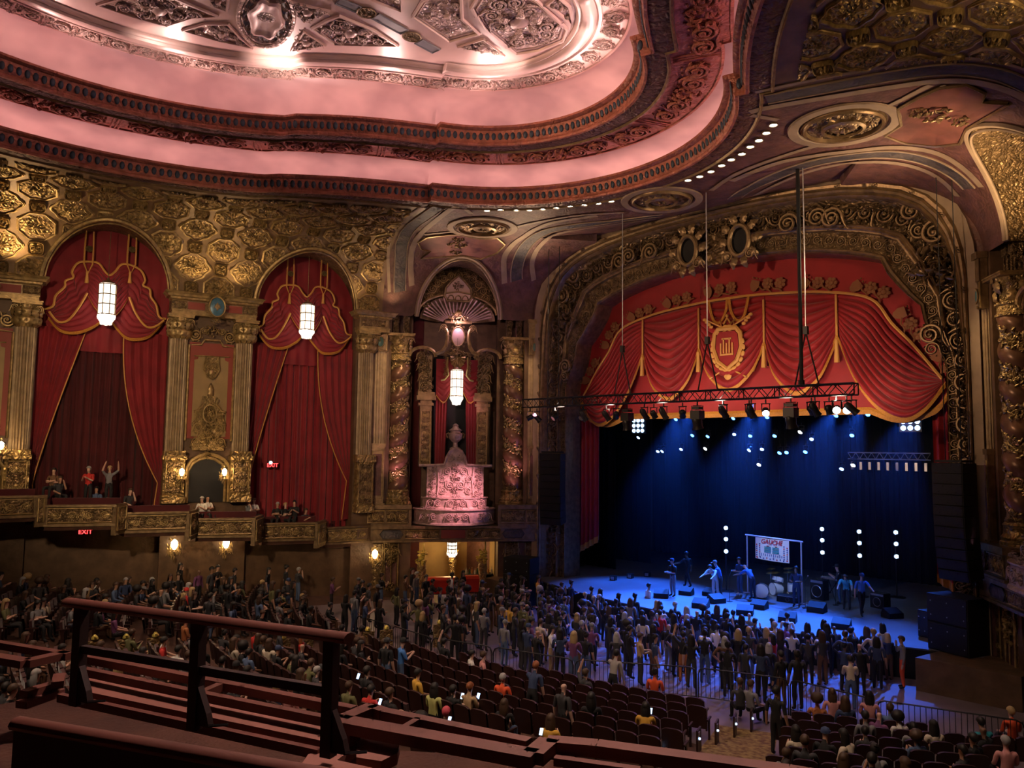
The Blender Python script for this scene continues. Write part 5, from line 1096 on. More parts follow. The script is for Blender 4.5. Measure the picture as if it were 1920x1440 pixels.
mb=MB(); mb.tube([(0,0,-.0),(0,0,-.02)],.05,6); mb.build('pole','black_metal',o)
# ================================================================ things on stage
def at1(u,v): return atz(u,v,1.1)
def wedge(u,v,rz,label,s=1):
    o=empty('monitor_wedge',at1(u,v),rz,label=label,cat='loudspeaker',group='floor monitors'); w,d,h=.62*s,.5*s,.36*s
    mb=MB(); mb.prism([(-d/2,0),(d/2,0),(d/2,h*.35),(d*.28,h),(-d/2,h*.55)],-w/2,w/2,lambda x,y,k:V((k,x,y))); mb.build('cabinet','black',o,smooth=False)
    mb=MB(); mb.quad(V((-w*.46,d*.47,h*.4)),V((w*.46,d*.47,h*.4)),V((w*.46,d*.30,h*.97)),V((-w*.46,d*.30,h*.97))); mb.build('grille','black_metal',o,smooth=False)
for k,(u,v,rz,s,w) in enumerate(((1287,1115,.2,1,'beside the man in the black shirt'),(1332,1117,0,1,'behind the man in the blue shirt and cap'),(1343,1130,1.2,1.1,'tilted sideways near the blue-shirted men'),(1314,1139,.3,1.1,'at the lip, first from the far corner'),(1397,1152,.4,1.1,'at the lip, second from the far corner'),(1424,1141,.1,1.05,'in front of the white bass drum'),(1532,1147,.1,1.15,'in front of the trumpet player'),(1673,1158,1.0,1.1,'lying on its side near the walking man'),(1477,1166,.3,1.1,'at the lip, in front of the white-shirted fan'),(1578,1178,.2,1.1,'at the lip, nearest the loudspeaker stack'),(1240,1120,.5,1.1,'at the far stage edge'))): wedge(u,v,rz,'black floor monitor '+w,s)
for k,(u,v) in enumerate(((1150,1088),(1182,1084),(1214,1081))):
    o=empty('small_flight_case',at1(u,v),.2,label='small grey case at the far back of the stage, %s'%['outermost','middle','innermost'][k],cat='case',group='small cases upstage'); mb=MB(); mb.box((0,0,.12),(.3,.25,.24)); mb.build('body','black_metal',o,smooth=False); mb=MB(); mb.box((0,-.13,.12),(.2,.01,.16)); mb.build('paper_label','lamp_bluewhite' if 0 else 'steel',o,smooth=False)
# banner
b0,b1=at1(1402,1112),at1(1504,1133); bd=V((b1.x-b0.x,b1.y-b0.y,0)); bt=bd.normalized(); bn=V((bt.y,-bt.x,0)); BF=Fr((b0.x,b0.y),(bt.x,bt.y),(bn.x,bn.y)); bl=bd.length; bh=BF.px(1402,1003)[1]
o=empty('banner_stand',b0.lerp(b1,.5),label='white pipe frame holding a cloth banner over the drums',cat='stand'); I=Matrix.Translation(o.location).inverted()
mat('white_pipe',(.75,.78,.85),.4); mat('banner_cloth',(.78,.78,.80),.8); mat('ink_red',(.62,.04,.05),.8); mat('ink_teal',(.03,.35,.42),.8); mat('ink_navy',(.05,.08,.28),.8)
for nm,pth in(('upright',[BF.P(0,1.1),BF.P(0,bh)]),('upright',[BF.P(bl,1.1),BF.P(bl,bh)]),('crossbar',[BF.P(-.1,bh),BF.P(bl+.1,bh)])): mb=MB(); mb.tube(pth,.035,8); q=mb.build(nm,'white_pipe'); q.parent=o; q.matrix_parent_inverse=I
for s in(0,bl): mb=MB(); [mb.tube([BF.P(s,1.13),BF.P(s+.4*cos(a),1.12,.4*sin(a))],.025,5) for a in(0,PI/2,PI,3*PI/2)]; q=mb.build('foot','white_pipe'); q.parent=o; q.matrix_parent_inverse=I
s0,zt1=BF.px(1417,1006); s1,zb1=BF.px(1481,1056); zt1=bh-.03
ba=empty('cloth_banner',BF.P((s0+s1)/2,zb1,.03),label='white cloth banner lettered GAUCHE with dotted border above the drum kit',cat='banner'); I2=Matrix.Translation(ba.location).inverted()
def bk(q): q.parent=ba; q.matrix_parent_inverse=I2; return q
BW,BHt=s1-s0,zt1-zb1; mb=MB(); mb.grid(lambda i,j:BF.P(s0+BW*i,zb1+BHt*j-.03*sin(PI*i),.03+.015*sin(9*i)),16,10); bk(mb.build('cloth','banner_cloth'))
def text(txt,size,M,m,name,parent_fn,shear=0):
    cu=bpy.data.curves.new('t','FONT'); cu.body=txt; cu.size=size; cu.align_x='CENTER'; cu.shear=shear; cu.extrude=.006; cu.offset=size*.012; ob=bpy.data.objects.new('t',cu); COL.objects.link(ob); bpy.context.view_layer.update(); me=bpy.data.meshes.new_from_object(ob.evaluated_get(bpy.context.evaluated_depsgraph_get())); bpy.data.objects.remove(ob); me.name=name; me.materials.clear(); me.materials.append(MT(m)); q=bpy.data.objects.new(name,me); q.matrix_world=M; link(q); return parent_fn(q)
text('GAUCHE',BHt*.30,BF.M(s0+BW*.5,zb1+BHt*.74,.07),'ink_red','lettering',bk,.25)
text('TOMI JU J.S',BHt*.15,BF.M(s0+BW*.5,zb1+BHt*.16,.07),'ink_navy','small_lettering',bk) if 0 else None
for k in range(2):
    mb=MB()
    for j in range(4): mb.prism([(-.5,0),(.5,.02),(.46,.16),(-.46,.14)],0,.012,lambda x,y,h,k=k,j=j:BF.P(s0+BW*(.38+.24*k)+x*BW*.20,zb1+BHt*(.34+.075*j)+y*BHt*.3,.065+h))
    bk(mb.build('striped_figure','ink_teal',None,False)); mb=MB(); mb.tube([BF.P(s0+BW*(.36+.24*k+.02*q),zb1+BHt*(.63+.02*(q%2)),.07) for q in range(4)],.02,4); bk(mb.build('figure_hair','ink_red'))
mb=MB()
for i in range(11): x=.2+.06*i; mb.box(BF.P(s0+BW*x,zb1+BHt*(.22+.015*(i%2)),.07),(.02,.02,.10 if i%3 else .14))
bk(mb.build('small_lettering','ink_navy',None,False))
for i in range(2):
    for j in range(7):
        for e in(0,1):
            x=(.05+.09*i) if e==0 else (.95-.09*i); mb=MB(); mb.lathe([(.001,.012),(.036,.01),(.04,0)],6,M=Matrix((BF.s,V((0,0,1)),BF.n)).transposed().to_4x4(),c=BF.P(s0+BW*x,zb1+BHt*(.08+.095*j+.045*i),.055)); bk(mb.build('dot','ink_navy' if (i+j)%3 else 'ink_red'))
for i in range(10): mb=MB(); mb.lathe([(.001,.012),(.036,.01),(.04,0)],6,M=Matrix((BF.s,V((0,0,1)),BF.n)).transposed().to_4x4(),c=BF.P(s0+BW*(.06+.098*i),zb1+BHt*(.05+.03*(i%2)),.055)); bk(mb.build('dot','ink_navy' if i%3 else 'ink_red'))
# drums
mat('drum_white',(.75,.75,.78),.4); mat('chrome',(.8,.8,.82),.2,.9); mat('cymbal',(.75,.55,.2),.25,.9); mat('blue_shell',(.05,.12,.35),.3)
def drum(mb_p,r,h,axis,loc,shell,parent,name):
    M=Matrix.Translation(loc)@V(axis).to_track_quat('Z','Y').to_matrix().to_4x4(); mb=MB(); mb.lathe([(r,-h/2),(r,h/2)],20,M=M,cap=False); q=mb.build(name,shell,parent); mb=MB()
    for z in(-h/2,h/2): mb.lathe([(r*1.0,z-.012),(r*1.05,z-.012),(r*1.05,z+.012),(r,z+.012)],20,M=M,cap=False)
    mb.build('hoop','chrome',q); mb=MB()
    for z in(-h/2,h/2): mb.lathe([(.001,z),(r*.99,z)],20,M=M,cap=False)
    mb.build('drumhead','drum_white',q); return q
kit=empty('drum_kit',at1(1462,1116),-.5,label='chrome and white drum kit under the banner',cat='drum kit')
drum(None,.29,.42,(0,-1,.0),(0,-.2,.31),'drum_white',kit,'bass_drum')
for x,y,z,r,h,ax in((-.2,-.1,.78,.16,.2,(0,.3,1)),(.2,-.1,.78,.17,.22,(0,.3,1)),(.55,.3,.45,.21,.38,(0,0,1)),(-.5,.3,.6,.18,.14,(0,0,1))): drum(None,r,h,ax,(x,y,z),'drum_white',kit,'tom_drum')
for x,y,z in((-.7,0,1.15),(.65,.0,1.2),(.2,.35,1.3),(-.75,.3,.95),(-.2,-.35,1.05)):
    mb=MB(); mb.tube([(x,y,0),(x,y,z)],.014,5); [mb.tube([(x,y,.25),(x+.22*cos(a),y+.22*sin(a),0)],.012,4) for a in(0,2.1,4.2)]; q=mb.build('cymbal_stand','chrome',kit); mb=MB(); mb.lathe([(.02,.03),(.05,.025),(.22,0),(.22,-.004),(.05,.018)],18,c=(x,y,z),M=Matrix.Rotation(.2,4,'X')); mb.build('cymbal','cymbal',q)
bdm=empty('bass_drum',at1(1428,1122),.4,label='white bass drum lifted by the bending man in blue',cat='drum'); drum(None,.33,.42,(0,-1,.1),(0,0,.36),'black',bdm,'shell')
def amp(u,v,d,rz,label,front='black_metal'):
    o=empty('amplifier',at1(u,v),rz,label=label,cat='amplifier'); mb=MB(); mb.box((0,0,d[2]/2),d); mb.build('cabinet','black',o,smooth=False); mb=MB(); mb.box((0,-d[1]/2-.01,d[2]*.42),(d[0]*.9,.02,d[2]*.72)); q=mb.build('speaker_cloth',front,o,smooth=False)
    mb=MB(); mb.lathe([(d[2]*.26,0),(d[2]*.28,.015),(d[2]*.3,0)],18,M=Matrix.Rotation(PI/2,4,'X'),c=(0,-d[1]/2-.02,d[2]*.42),cap=False); mb.build('speaker_cone','steel',q); mb=MB(); mb.box((0,-d[1]/2-.01,d[2]*.88),(d[0]*.9,.02,d[2]*.12)); [mb.lathe([(.015,0),(.012,.03)],6,M=Matrix.Rotation(PI/2,4,'X'),c=(-.25+.1*i,-d[1]/2-.02,d[2]*.88)) for i in range(6)]; mb.build('control_panel','steel',o,smooth=False); return o
amp(1537,1124,(.7,.42,.95),-.2,'tall black amplifier between the drums and the camera man'); amp(1651,1140,(.7,.45,.68),-.3,'square combo amplifier near the walking man'); amp(1480,1128,(1.0,.5,.3),.1,'low black riser box in front of the drum kit')
kb=empty('keyboard_stand',at1(1560,1125),-.3,label='keyboard on a stand beside the camera man',cat='keyboard'); mb=MB(); mb.box((0,0,1.0),(1.0,.3,.09)); mb.build('keyboard','steel',kb,smooth=False); mb=MB(); [mb.tube([(e*.3,-.12,0),(-e*.3,.12,.96)],.02,5) for e in(-1,1)]; mb.build('legs','black_metal',kb)
for k,(u,v,h) in enumerate(((1362,1108,2.6),(1543,1110,2.4),(1613,1118,2.4),(1682,1120,2.3))):
    vt=(1005,1018,1025,1032)[k]; p=at1(u,v); o=empty('light_tower',p,label='slim stand with three round blue lamps upstage, %s from the far side'%['first','second','third','fourth'][k],cat='stage light',group='three-lamp stands'); mb=MB(); mb.tube([(0,0,0),(0,0,3.2)],.03,6); mb.lathe([(.4,0),(.38,.03),(.05,.05)],16); mb.build('pole','black_metal',o)
    for z in(3.1,2.55,1.95): mb=MB(); mb.lathe([(.06,-.15),(.12,0),(.13,.08)],12,M=V((.55,-.8,0)).to_track_quat('Z','Y').to_matrix().to_4x4(),c=(0,0,z)); q=mb.build('lamp','black_metal',o); mb=MB(); mb.ico(V((.05,-.08,z)),.115); mb.build('lens','lamp_bluewhite',q)
def micstand(u,v,h,label):
    o=empty('microphone_stand',at1(u,v),label=label,cat='microphone',group='microphone stands'); mb=MB(); mb.lathe([(.14,0),(.14,.02),(.02,.04)],12); mb.tube([(0,0,0),(0,0,h)],.013,5); mb.tube([(0,0,h),(.25,-.25,h+.25)],.011,5); mb.build('stand','black_metal',o); mb=MB(); mb.ico((.27,-.27,h+.27),.035); mb.build('microphone','steel',o)
for u,v,w in((1368,1128,'in front of the man in jeans'),(1510,1140,'beside the trumpet player'),(1567,1135,'in front of the camera man')): micstand(u,v,1.2,'thin microphone stand '+w)
# ================================================================ bar under the niche
def LNP(u,v,z): return atz(u,v,z)
for k,(u,v,sx) in enumerate(((826,1100,1.5),(881,1088,.7))):
    p=LN.px(u,1095,.4 if k==0 else -.2); P=LN.P(p[0],0,.9 if k==0 else .6); o=empty('red_cooler',P,math.atan2(LN.s.y,LN.s.x),label='%s bright red lidded cooler box at the bar'%('large' if k==0 else 'smaller'),cat='cooler'); mb=MB(); mb.box((0,0,.78),(sx,.7,.62)); mb.build('tub','red_box',o,smooth=False)
    mb=MB(); mb.box((0,.02,1.13),(sx*1.05,.76,.09)); mb.prism([(-.36,1.17),(.36,1.17),(.2,1.27),(-.2,1.27)],-sx/2,sx/2,lambda x,y,h:V((h,x,y))); mb.build('lid','red_box',o,smooth=False); mb=MB(); [mb.tube([(e*sx*.4,f*.3,0),(e*sx*.4,f*.3,.5)],.03,5) for e in(-1,1) for f in(-1,1)]; mb.box((0,0,.45),(sx*.96,.66,.05)); mb.build('stand','black_metal',o)
p=LN.px(889,1090,-1.5); o=empty('bar_counter',LN.P(p[0]-.25,0,-1.5),math.atan2(LN.s.y,LN.s.x),label='black draped bar counter with bottles under the niche',cat='table'); mb=MB(); mb.box((0,0,1.02),(1.9,.8,.05)); mb.build('top','black',o,smooth=False); mb=MB(); mb.grid(lambda i,j:V(((i-.5)*1.9,-.4+.02*sin(40*i),1.0*j)),40,2); mb.build('cloth','black_drape',o); OB=o
mat('bottle_green',(.03,.10,.05),.15); mat('bottle_clear',(.5,.5,.45),.1); mat('liquor',(.35,.14,.03),.15)
M0=Matrix.Translation(o.location)@Matrix.Rotation(o.rotation_euler.z,4,'Z'); rd=random.Random(2)
for k in range(12):
    q=M0@V((-.85+.155*k,.05+.15*(k%2),1.045)); c=('green glass','clear glass','amber')[k%3]; o=empty('bottle',q,label='%s bottle on the black bar counter, %s along it'%(c,ORD[k]),cat='bottle',group='bottles on the bar'); mb=MB(); h=rd.uniform(.8,1.15); mb.lathe([(.05,0),(.05,.19*h),(.018,.25*h),(.016,.32*h)],10); mb.build('glass',('bottle_green','bottle_clear','liquor')[k%3],o); mb=MB(); mb.lathe([(.02,.31*h),(.02,.34*h)],8); mb.build('cap','gold',o)
mat('yellow_flower',(.75,.62,.12),.6)
for k,(u,v,d) in enumerate(((790,1100,.3),(848,1085,-2.9),(905,1100,-.2))):
    s=LN.px(u,1080,d)[0]; P=LN.P(s,0,d); o=empty('gilded_torchere',P,label='gilded figure post crowned with yellow flowers, %s the bar entrance'%['aisle side of','in the middle of','stage side of'][k],cat='ornament',group='gilded posts at the bar'); mb=MB(); mb.lathe([(.3,0),(.3,.3),(.22,.35),(.16,.8),(.2,1.2),(.26,1.6),(.2,1.9),(.3,2.05)],14); mb.build('post','gold_fine',o); mb=MB(); merge(mb,CLU,Matrix.Translation((0,0,2.0))@Matrix.Rotation(PI/2,4,'X')@Matrix.Diagonal((.38,.3,.6,1)))
    for q in range(26): a=rd.uniform(0,6.28); z=rd.uniform(2.05,2.5); r=rd.uniform(.05,.36); mb.ico((r*cos(a),r*sin(a),z),(.09,.09,.06))
    mb.tube([(.1,0,2.3),(.2,0,2.7),(.12,.05,2.95)],.04,5); mb.build('flowers','yellow_flower',o)
# exit signs, follow spot
def exitsign(F,u,v,d,label):
    s,z=F.px(u,v,d); o=empty('exit_sign',F.P(s,z-.14,d),label=label,cat='sign',group='exit signs'); I=Matrix.Translation(o.location).inverted()
    mb=MB(); mb.fbox(F,s-.27,s+.27,z-.14,z+.14,d-.08,d); q=mb.build('housing','black_metal',None,False); q.parent=o; q.matrix_parent_inverse=I
    def pf(q): q.parent=o; q.matrix_parent_inverse=I; return q
    text('EXIT',.27,F.M(s,z-.095,d+.01,0,1,flip=True),'exit_red','letters',pf)
exitsign(LS,511,872,-.5,'small red EXIT sign glowing on the stage-side arch curtain'); exitsign(LS,160,997,-.2,'red EXIT sign glowing in the dark under the side balcony')
s,z=LS.px(507,867,.1); o=empty('follow_spot',LS.P(s,z,.1),label='bright white spotlight head before the stage-side arch curtain',cat='stage light'); mb=MB(); mb.lathe([(.07,-.3),(.10,0),(.11,.1)],12,M=V((.9,-.35,-.1)).to_track_quat('Z','Y').to_matrix().to_4x4()); mb.build('body','black_metal',o); mb=MB(); mb.ico((.09,-.03,-.01),.085); mb.build('lens','lamp_white',o); mb=MB(); mb.tube([(0,0,0),(-.2,.1,0),(-.5,.15,0)],.025,5); mb.build('bracket','black_metal',o)
# ================================================================ people
CLR={'black':(.012,.012,.014),'charcoal':(.04,.04,.045),'navy':(.03,.05,.12),'grey':(.20,.20,.21),'white':(.68,.66,.62),'cream':(.62,.54,.42),'red':(.55,.03,.025),'orange':(.75,.10,.03),'mustard':(.66,.38,.05),'pink':(.62,.28,.27),'blue':(.06,.20,.55),'teal':(.03,.32,.38),'denim':(.08,.13,.24),'tan':(.42,.29,.16),'brown':(.14,.07,.035),'rust':(.42,.15,.05),'purple':(.16,.05,.14),'olive':(.13,.13,.05),'cyan':(.10,.55,.62),'lime':(.50,.52,.18),'plaid':(.34,.32,.30)}
for k,c in CLR.items(): mat('cloth_'+k,c,.8)
SKINS=[(.55,.33,.24),(.48,.27,.18),(.32,.17,.10),(.16,.08,.05),(.62,.40,.31)]
for i,c in enumerate(SKINS): mat('skin_%d'%i,c,.5)
HAIRC={'dark':(.012,.009,.008),'brown':(.06,.03,.015),'blonde':(.42,.29,.13),'grey':(.35,.34,.33),'ginger':(.26,.08,.025),'pinkhair':(.6,.08,.12)}
for k,c in HAIRC.items(): mat('hair_'+k,c,.6)
def pose(sit=False,arms='down',lean=0,walk=0,bend=0):
    """joint name -> (point, radius), bones with a cloth slot: 0 skin 1 top 2 trousers 3 sleeve 4 shoe"""
    dz=-.44 if sit else 0; J={}; pel=V((0,-.02 if sit else 0,.95+dz)); J['pel']=(pel,(.165,.115))
    ax=Matrix.Rotation(-lean-bend,3,'X'); up=lambda x,y,z:pel+ax@V((x,y,z-.95))
    J['waist']=(up(0,0,1.10),(.145,.10)); J['chest']=(up(0,-.01,1.30),(.175,.115)); J['neck']=(up(0,-.005,1.475),(.052,.055)); J['jaw']=(up(0,.035,1.555),(.056,.062)); J['skull']=(up(0,.025,1.635),(.080,.095)); J['crown']=(up(0,.015,1.705),(.062,.075))
    B=[('pel','waist',1),('waist','chest',1),('chest','neck',1),('neck','jaw',0),('jaw','skull',0),('skull','crown',0)]
    for s,e in(('l',-1),('r',1)):
        J['sh'+s]=(up(e*.195,-.01,1.40),(.075,.07)); sh=J['sh'+s][0]
        A={'down':(V((e*.06,-.02,-.29)),V((e*.03,.06,-.25))),'front':(V((e*.05,.06,-.28)),V((-e*.12,.24,.02))),'phone':(V((e*.03,.10,-.27)),V((-e*.13,.20,.12))),'up':(V((e*.16,.10,.16)),V((-e*.06,.08,.27))),'hips':(V((e*.20,-.06,-.24)),V((-e*.15,.08,-.16))),'cross':(V((e*.05,.08,-.27)),V((-e*.28,.14,.06))),'reach':(V((e*.06,.22,-.18)),V((e*.02,.25,-.08))),'side':(V((e*.24,.02,-.12)),V((e*.24,.06,.02))),'face':(V((e*.02,.16,-.22)),V((-e*.10,.02,.28))),'lap':(V((e*.05,.06,-.27)),V((-e*.08,.25,-.08)))}
        k=arms[0 if e<0 else 1] if isinstance(arms,tuple) else arms; a,b=A[k]; J['el'+s]=(sh+a,(.05,.05)); J['wr'+s]=(sh+a+b,(.036,.036)); d=b.normalized(); J['ha'+s]=(sh+a+b+d*.09,(.045,.028)); J['fi'+s]=(sh+a+b+d*.16,(.02,.015))
        B+=[('chest','sh'+s,1),('sh'+s,'el'+s,1),('el'+s,'wr'+s,3),('wr'+s,'ha'+s,0),('ha'+s,'fi'+s,0)]
        J['hi'+s]=(pel+V((e*.095,0,-.05)),(.095,.10))
        if sit: kn=V((e*.13,.42,.50)); an=V((e*.13,.44,.09))
        else:
            w=walk*e; kn=V((e*.105,.03+.22*w+(.05 if w>0 else 0),.50)); an=V((e*.11,-.02+.38*w,.09+(.05 if w<0 else 0)))
        J['kn'+s]=(kn,(.07,.07)); J['an'+s]=(an,(.048,.05)); J['to'+s]=(an+V((e*.01,.17,-.045)),(.045,.035))
        B+=[('pel','hi'+s,2),('hi'+s,'kn'+s,2),('kn'+s,'an'+s,2),('an'+s,'to'+s,4)]
    return J,B
def body(name,**k):
    J,B=pose(**k); names=list(J); me=bpy.data.meshes.new(name); me.from_pydata([J[n][0] for n in names],[(names.index(a),names.index(b)) for a,b,_ in B],[]); o=bpy.data.objects.new(name,me); COL.objects.link(o)
    o.modifiers.new('s','SKIN').branch_smoothing=.6
    for n,sv in zip(names,me.skin_vertices[0].data): sv.radius=J[n][1]; sv.use_root=(n=='pel')
    sb=o.modifiers.new('u','SUBSURF'); sb.levels=1; sb.render_levels=1
    bpy.context.view_layer.update(); m2=bpy.data.meshes.new_from_object(o.evaluated_get(bpy.context.evaluated_depsgraph_get())); bpy.data.objects.remove(o); bpy.data.meshes.remove(me); m2.name=name
    for _ in range(5): m2.materials.append(MT('skin_0'))
    seg=[(J[a][0],J[b][0],s) for a,b,s in B]; mi=[]
    for f in m2.polygons:
        c=f.center; best=9;bs=0
        for a,b,s in seg:
            d=b-a; t=max(0,min(1,(c-a).dot(d)/max(1e-9,d.length_squared))); q=(c-a-d*t).length
            if q<best: best=q;bs=s
        if bs in(1,2) and (c-J['pel'][0]).length<.24: bs=1 if (c-J['pel'][0]).dot((J['waist'][0]-J['pel'][0]).normalized())>.035 else 2
        mi.append(bs)
    m2.polygons.foreach_set('material_index',mi); m2.polygons.foreach_set('use_smooth',[True]*len(mi)); m2.update()
    return m2,J['crown'][0],J['skull'][0]
P_ST=[body('person_body',arms=a,**k) for a,k in(('down',{}),('front',{}),('cross',{}),(('hips','down'),{}),('phone',{'lean':.06}),(('down','face'),{}),('down',{'walk':.35}))]
P_UP=body('person_body',arms='up'); P_SIDE=body('person_body',arms=('side','down'),lean=.05)
P_SI=[body('person_body',sit=True,arms=a,**k) for a,k in(('lap',{}),('phone',{'lean':.12}),(('face','lap'),{'lean':.1}),('lap',{'lean':.22}),('cross',{'lean':-.1}))]
P_SUP=body('person_body',sit=True,arms=('up','lap'))
P_BEND=body('person_body',arms='reach',bend=.75); P_WALK=body('person_body',arms=(('reach','down')),walk=.8,lean=.12); P_PLAY=body('person_body',arms='front',lean=.05); P_CAM=body('person_body',arms='phone',lean=.1); P_LEANF=body('person_body',arms=('reach','down'),bend=.35)
def hair_mesh(kind):
    mb=MB()
    if kind=='cap':
        mb.lathe([(.104,.0),(.105,.05),(.085,.10),(.04,.125),(.001,.13)],14); mb.prism([(-.08,.10),(.08,.10),(.07,.19),(-.07,.19)],-.005,.012,lambda x,y,h:V((x,y,h)))
    else:
        def fn(i,j):
            a=2*PI*i; bk=max(0,-sin(a)); sd=abs(cos(a)); t=j*PI*(.40+.34*bk**.6+.08*sd); r=.110; return V((r*.93*sin(t)*cos(a),r*1.1*sin(t)*sin(a)-.006,r*cos(t)*1.08+.012))
        mb.grid(fn,16,8,wrap=True)
        if kind=='long':
            def f2(i,j): a=PI+PI*i*1.0; w=.108+.03*sin(PI*j)-.02*j; return V((w*1.02*cos(a),w*sin(a)*.95-.005-.02*j,.03-.38*j))
            mb.grid(f2,12,6)
        if kind=='bun': mb.ico((0,-.09,.10),.05)
        if kind=='afro': mb=MB(); mb.lathe([(.001,-.10),(.12,-.09),(.175,0),(.16,.10),(.09,.17),(.001,.19)],14,c=(0,-.03,.02))
    return mb.mesh('hair','hair_dark')
HAIR={k:hair_mesh(k) for k in('short','long','bun','cap','afro')}
def slot(o,i,m): s=o.material_slots[i]; s.link='OBJECT'; s.material=MT(m)
NP=[0]
def person(p,P,rz,top,bot,hair,hc,skin,label,group,sleeve=None,shoes='cloth_black',sc=1.0):
    me,cr,jw=P; o=bpy.data.objects.new('person',me); o.location=p; o.rotation_euler=(0,0,rz); o.scale=(sc,)*3; COL.objects.link(o)
    sk='skin_%d'%skin; slot(o,0,sk); slot(o,1,'cloth_'+top); slot(o,2,'cloth_'+bot); slot(o,3,'cloth_'+top if sleeve else sk); slot(o,4,shoes)
    tag(o,label,'person',group); NP[0]+=1
    if hair!='bald':
        h=bpy.data.objects.new('cap' if hair=='cap' else 'hair',HAIR[hair]); COL.objects.link(h); h.parent=o; d=(cr-jw); h.location=jw.lerp(cr,.30); h.rotation_euler=d.to_track_quat('Z','Y').to_euler() if d.length and abs(d.y)>.06 else (0,0,0)
        slot(h,0,'hair_'+hc if hair!='cap' else 'cloth_'+hc)
    return o
TAKEN=[]
def headpos(u,v,h):
    z=h
    for _ in range(6): p=atz(u,v,z); z=floorz(p.x,p.y)+h
    return V((p.x,p.y,z-h))
def face(p,jit=0): return math.atan2(6-p.y,-p.x)-PI/2+jit
def free(p,r=.42):
    for q in TAKEN:
        if abs(q.x-p.x)<r and abs(q.y-p.y)<r and (q-p).length<r: return False
    return True
# ---- people picked out one by one: head pixel, pose, turn, clothes
ST=[(1345,1174,0,0,'cream','black','short','dark',0,'standing man in a cream t-shirt seen from behind in the pit crowd'),
(1449,1192,5,1.2,'red','black','long','dark',1,'standing woman in a red top at the pit barrier'),
(1237,1147,0,.9,'red','charcoal','short','dark',2,'standing man in a red jacket in the pit crowd'),
(1253,1171,0,-.3,'black','grey','bald','dark',0,'bald standing man in black shirt and grey trousers in the pit'),
(1281,1187,8,.2,'black','rust','short','dark',1,'standing man in black t-shirt and rust trousers resting an elbow'),
(1200,1190,1,-.8,'tan','charcoal','short','brown',0,'man in a tan shirt looking down behind the barrier'),
(1691,1196,5,1.3,'grey','orange','short','brown',0,'man in grey t-shirt and bright orange trousers with a hand at his face'),
(1612,1208,0,.1,'black','black','bald','dark',0,'bald man in black seen from behind near the barrier'),
(1625,1178,0,0,'black','black','long','brown',4,'woman in a backless black top in the pit crowd'),
(1216,1096,0,-.2,'white','black','short','dark',2,'man in a white shirt at the far corner of the stage'),
(1034,1176,4,-1.2,'white','tan','short','dark',0,'man in a white t-shirt reading a tablet by the barrier'),
(1009,1083,0,-.2,'mustard','charcoal','bun','dark',1,'woman in a mustard top by the far loudspeaker stack'),
(939,1088,0,.4,'pink','grey','short','dark',0,'man in a pink shirt near the bar entrance'),
(862,1110,0,0,'white','tan','short','brown',0,'man in a white t-shirt and tan shorts seen from behind near the bar'),
(955,1133,0,.1,'mustard','black','bun','dark',1,'woman in a mustard crop top among the standing crowd'),
(847,1076,0,.2,'white','black','short','dark',3,'bartender in white sleeves and black waistcoat beside the red cooler'),
(799,1080,0,-.7,'black','black','short','dark',4,'woman in a black dress with curly dark hair by the red cooler'),
(781,1074,0,-.4,'grey','denim','short','grey',0,'man in a grey hoodie by the gilded pilaster'),
(998,1245,8,.2,'navy','black','short','ginger',0,'broad man in a navy t-shirt standing in the seat rows'),
(1056,1283,0,-.2,'charcoal','black','bald','dark',4,'bald man in a charcoal t-shirt standing in the seat rows'),
(1455,1292,0,-.4,'black','black','short','dark',1,'man in a printed black t-shirt standing in the aisle'),
(65,1034,0,.6,'lime','black','short','brown',0,'person in a pale lime top standing at the dark side wall'),
(1149,1222,8,0,'plaid','black','short','dark',0,'person in a plaid shirt leaning over the barrier'),
(1237,1130,0,.3,'charcoal','black','long','brown',0,'woman with long brown hair near the far stage edge'),
(1476,1152,0,0,'white','black','short','dark',2,'fan in a white t-shirt pressed to the stage edge'),
(1405,1150,2,.2,'grey','black','bald','dark',4,'bald man with folded arms facing the stage edge'),
(1437,1180,0,.1,'charcoal','black','long','blonde',0,'woman with long blonde hair in the pit crowd'),
(1655,1172,0,.2,'white','black','long','dark',3,'woman in a white top at the near end of the stage edge'),
(408,1062,2,-.6,'black','charcoal','short','dark',0,'person with raised crossed arms standing under the side balcony'),
(1113,1120,5,-.5,'charcoal','black','short','grey',0,'grey-haired man near the far loudspeaker stack'),
(725,1200,0,.3,'black','denim','cap','charcoal',0,'man in a cap standing between the seat rows'),
(752,1200,4,-.3,'blue','denim','cap','black',0,'man in light blue shirt and cap between the seat rows'),
(665,1110,0,.5,'grey','denim','short','dark',0,'man in a grey hoodie standing in the side seats'),
(440,1068,0,.4,'black','denim','short','dark',0,'standing person in black beside the balcony lanterns'),
(1545,1165,0,0,'black','black','long','dark',1,'woman with long dark hair near the stage edge wedges'),
(1285,1165,8,.1,'charcoal','black','long','dark',0,'woman with dark hair behind the bald man in the pit')]
for u,v,k,jz,top,bot,hr,hc,sk,lab in ST:
    P=P_UP if k==8 and 'elbow' in lab else (P_LEANF if k==8 else P_ST[k]); p=headpos(u,v,1.70); TAKEN.append(p); person(p,P,face(p,jz),top,bot,hr,hc,sk,lab,'standing audience',sleeve=top in('grey','plaid','tan') or 'bartender' in lab)
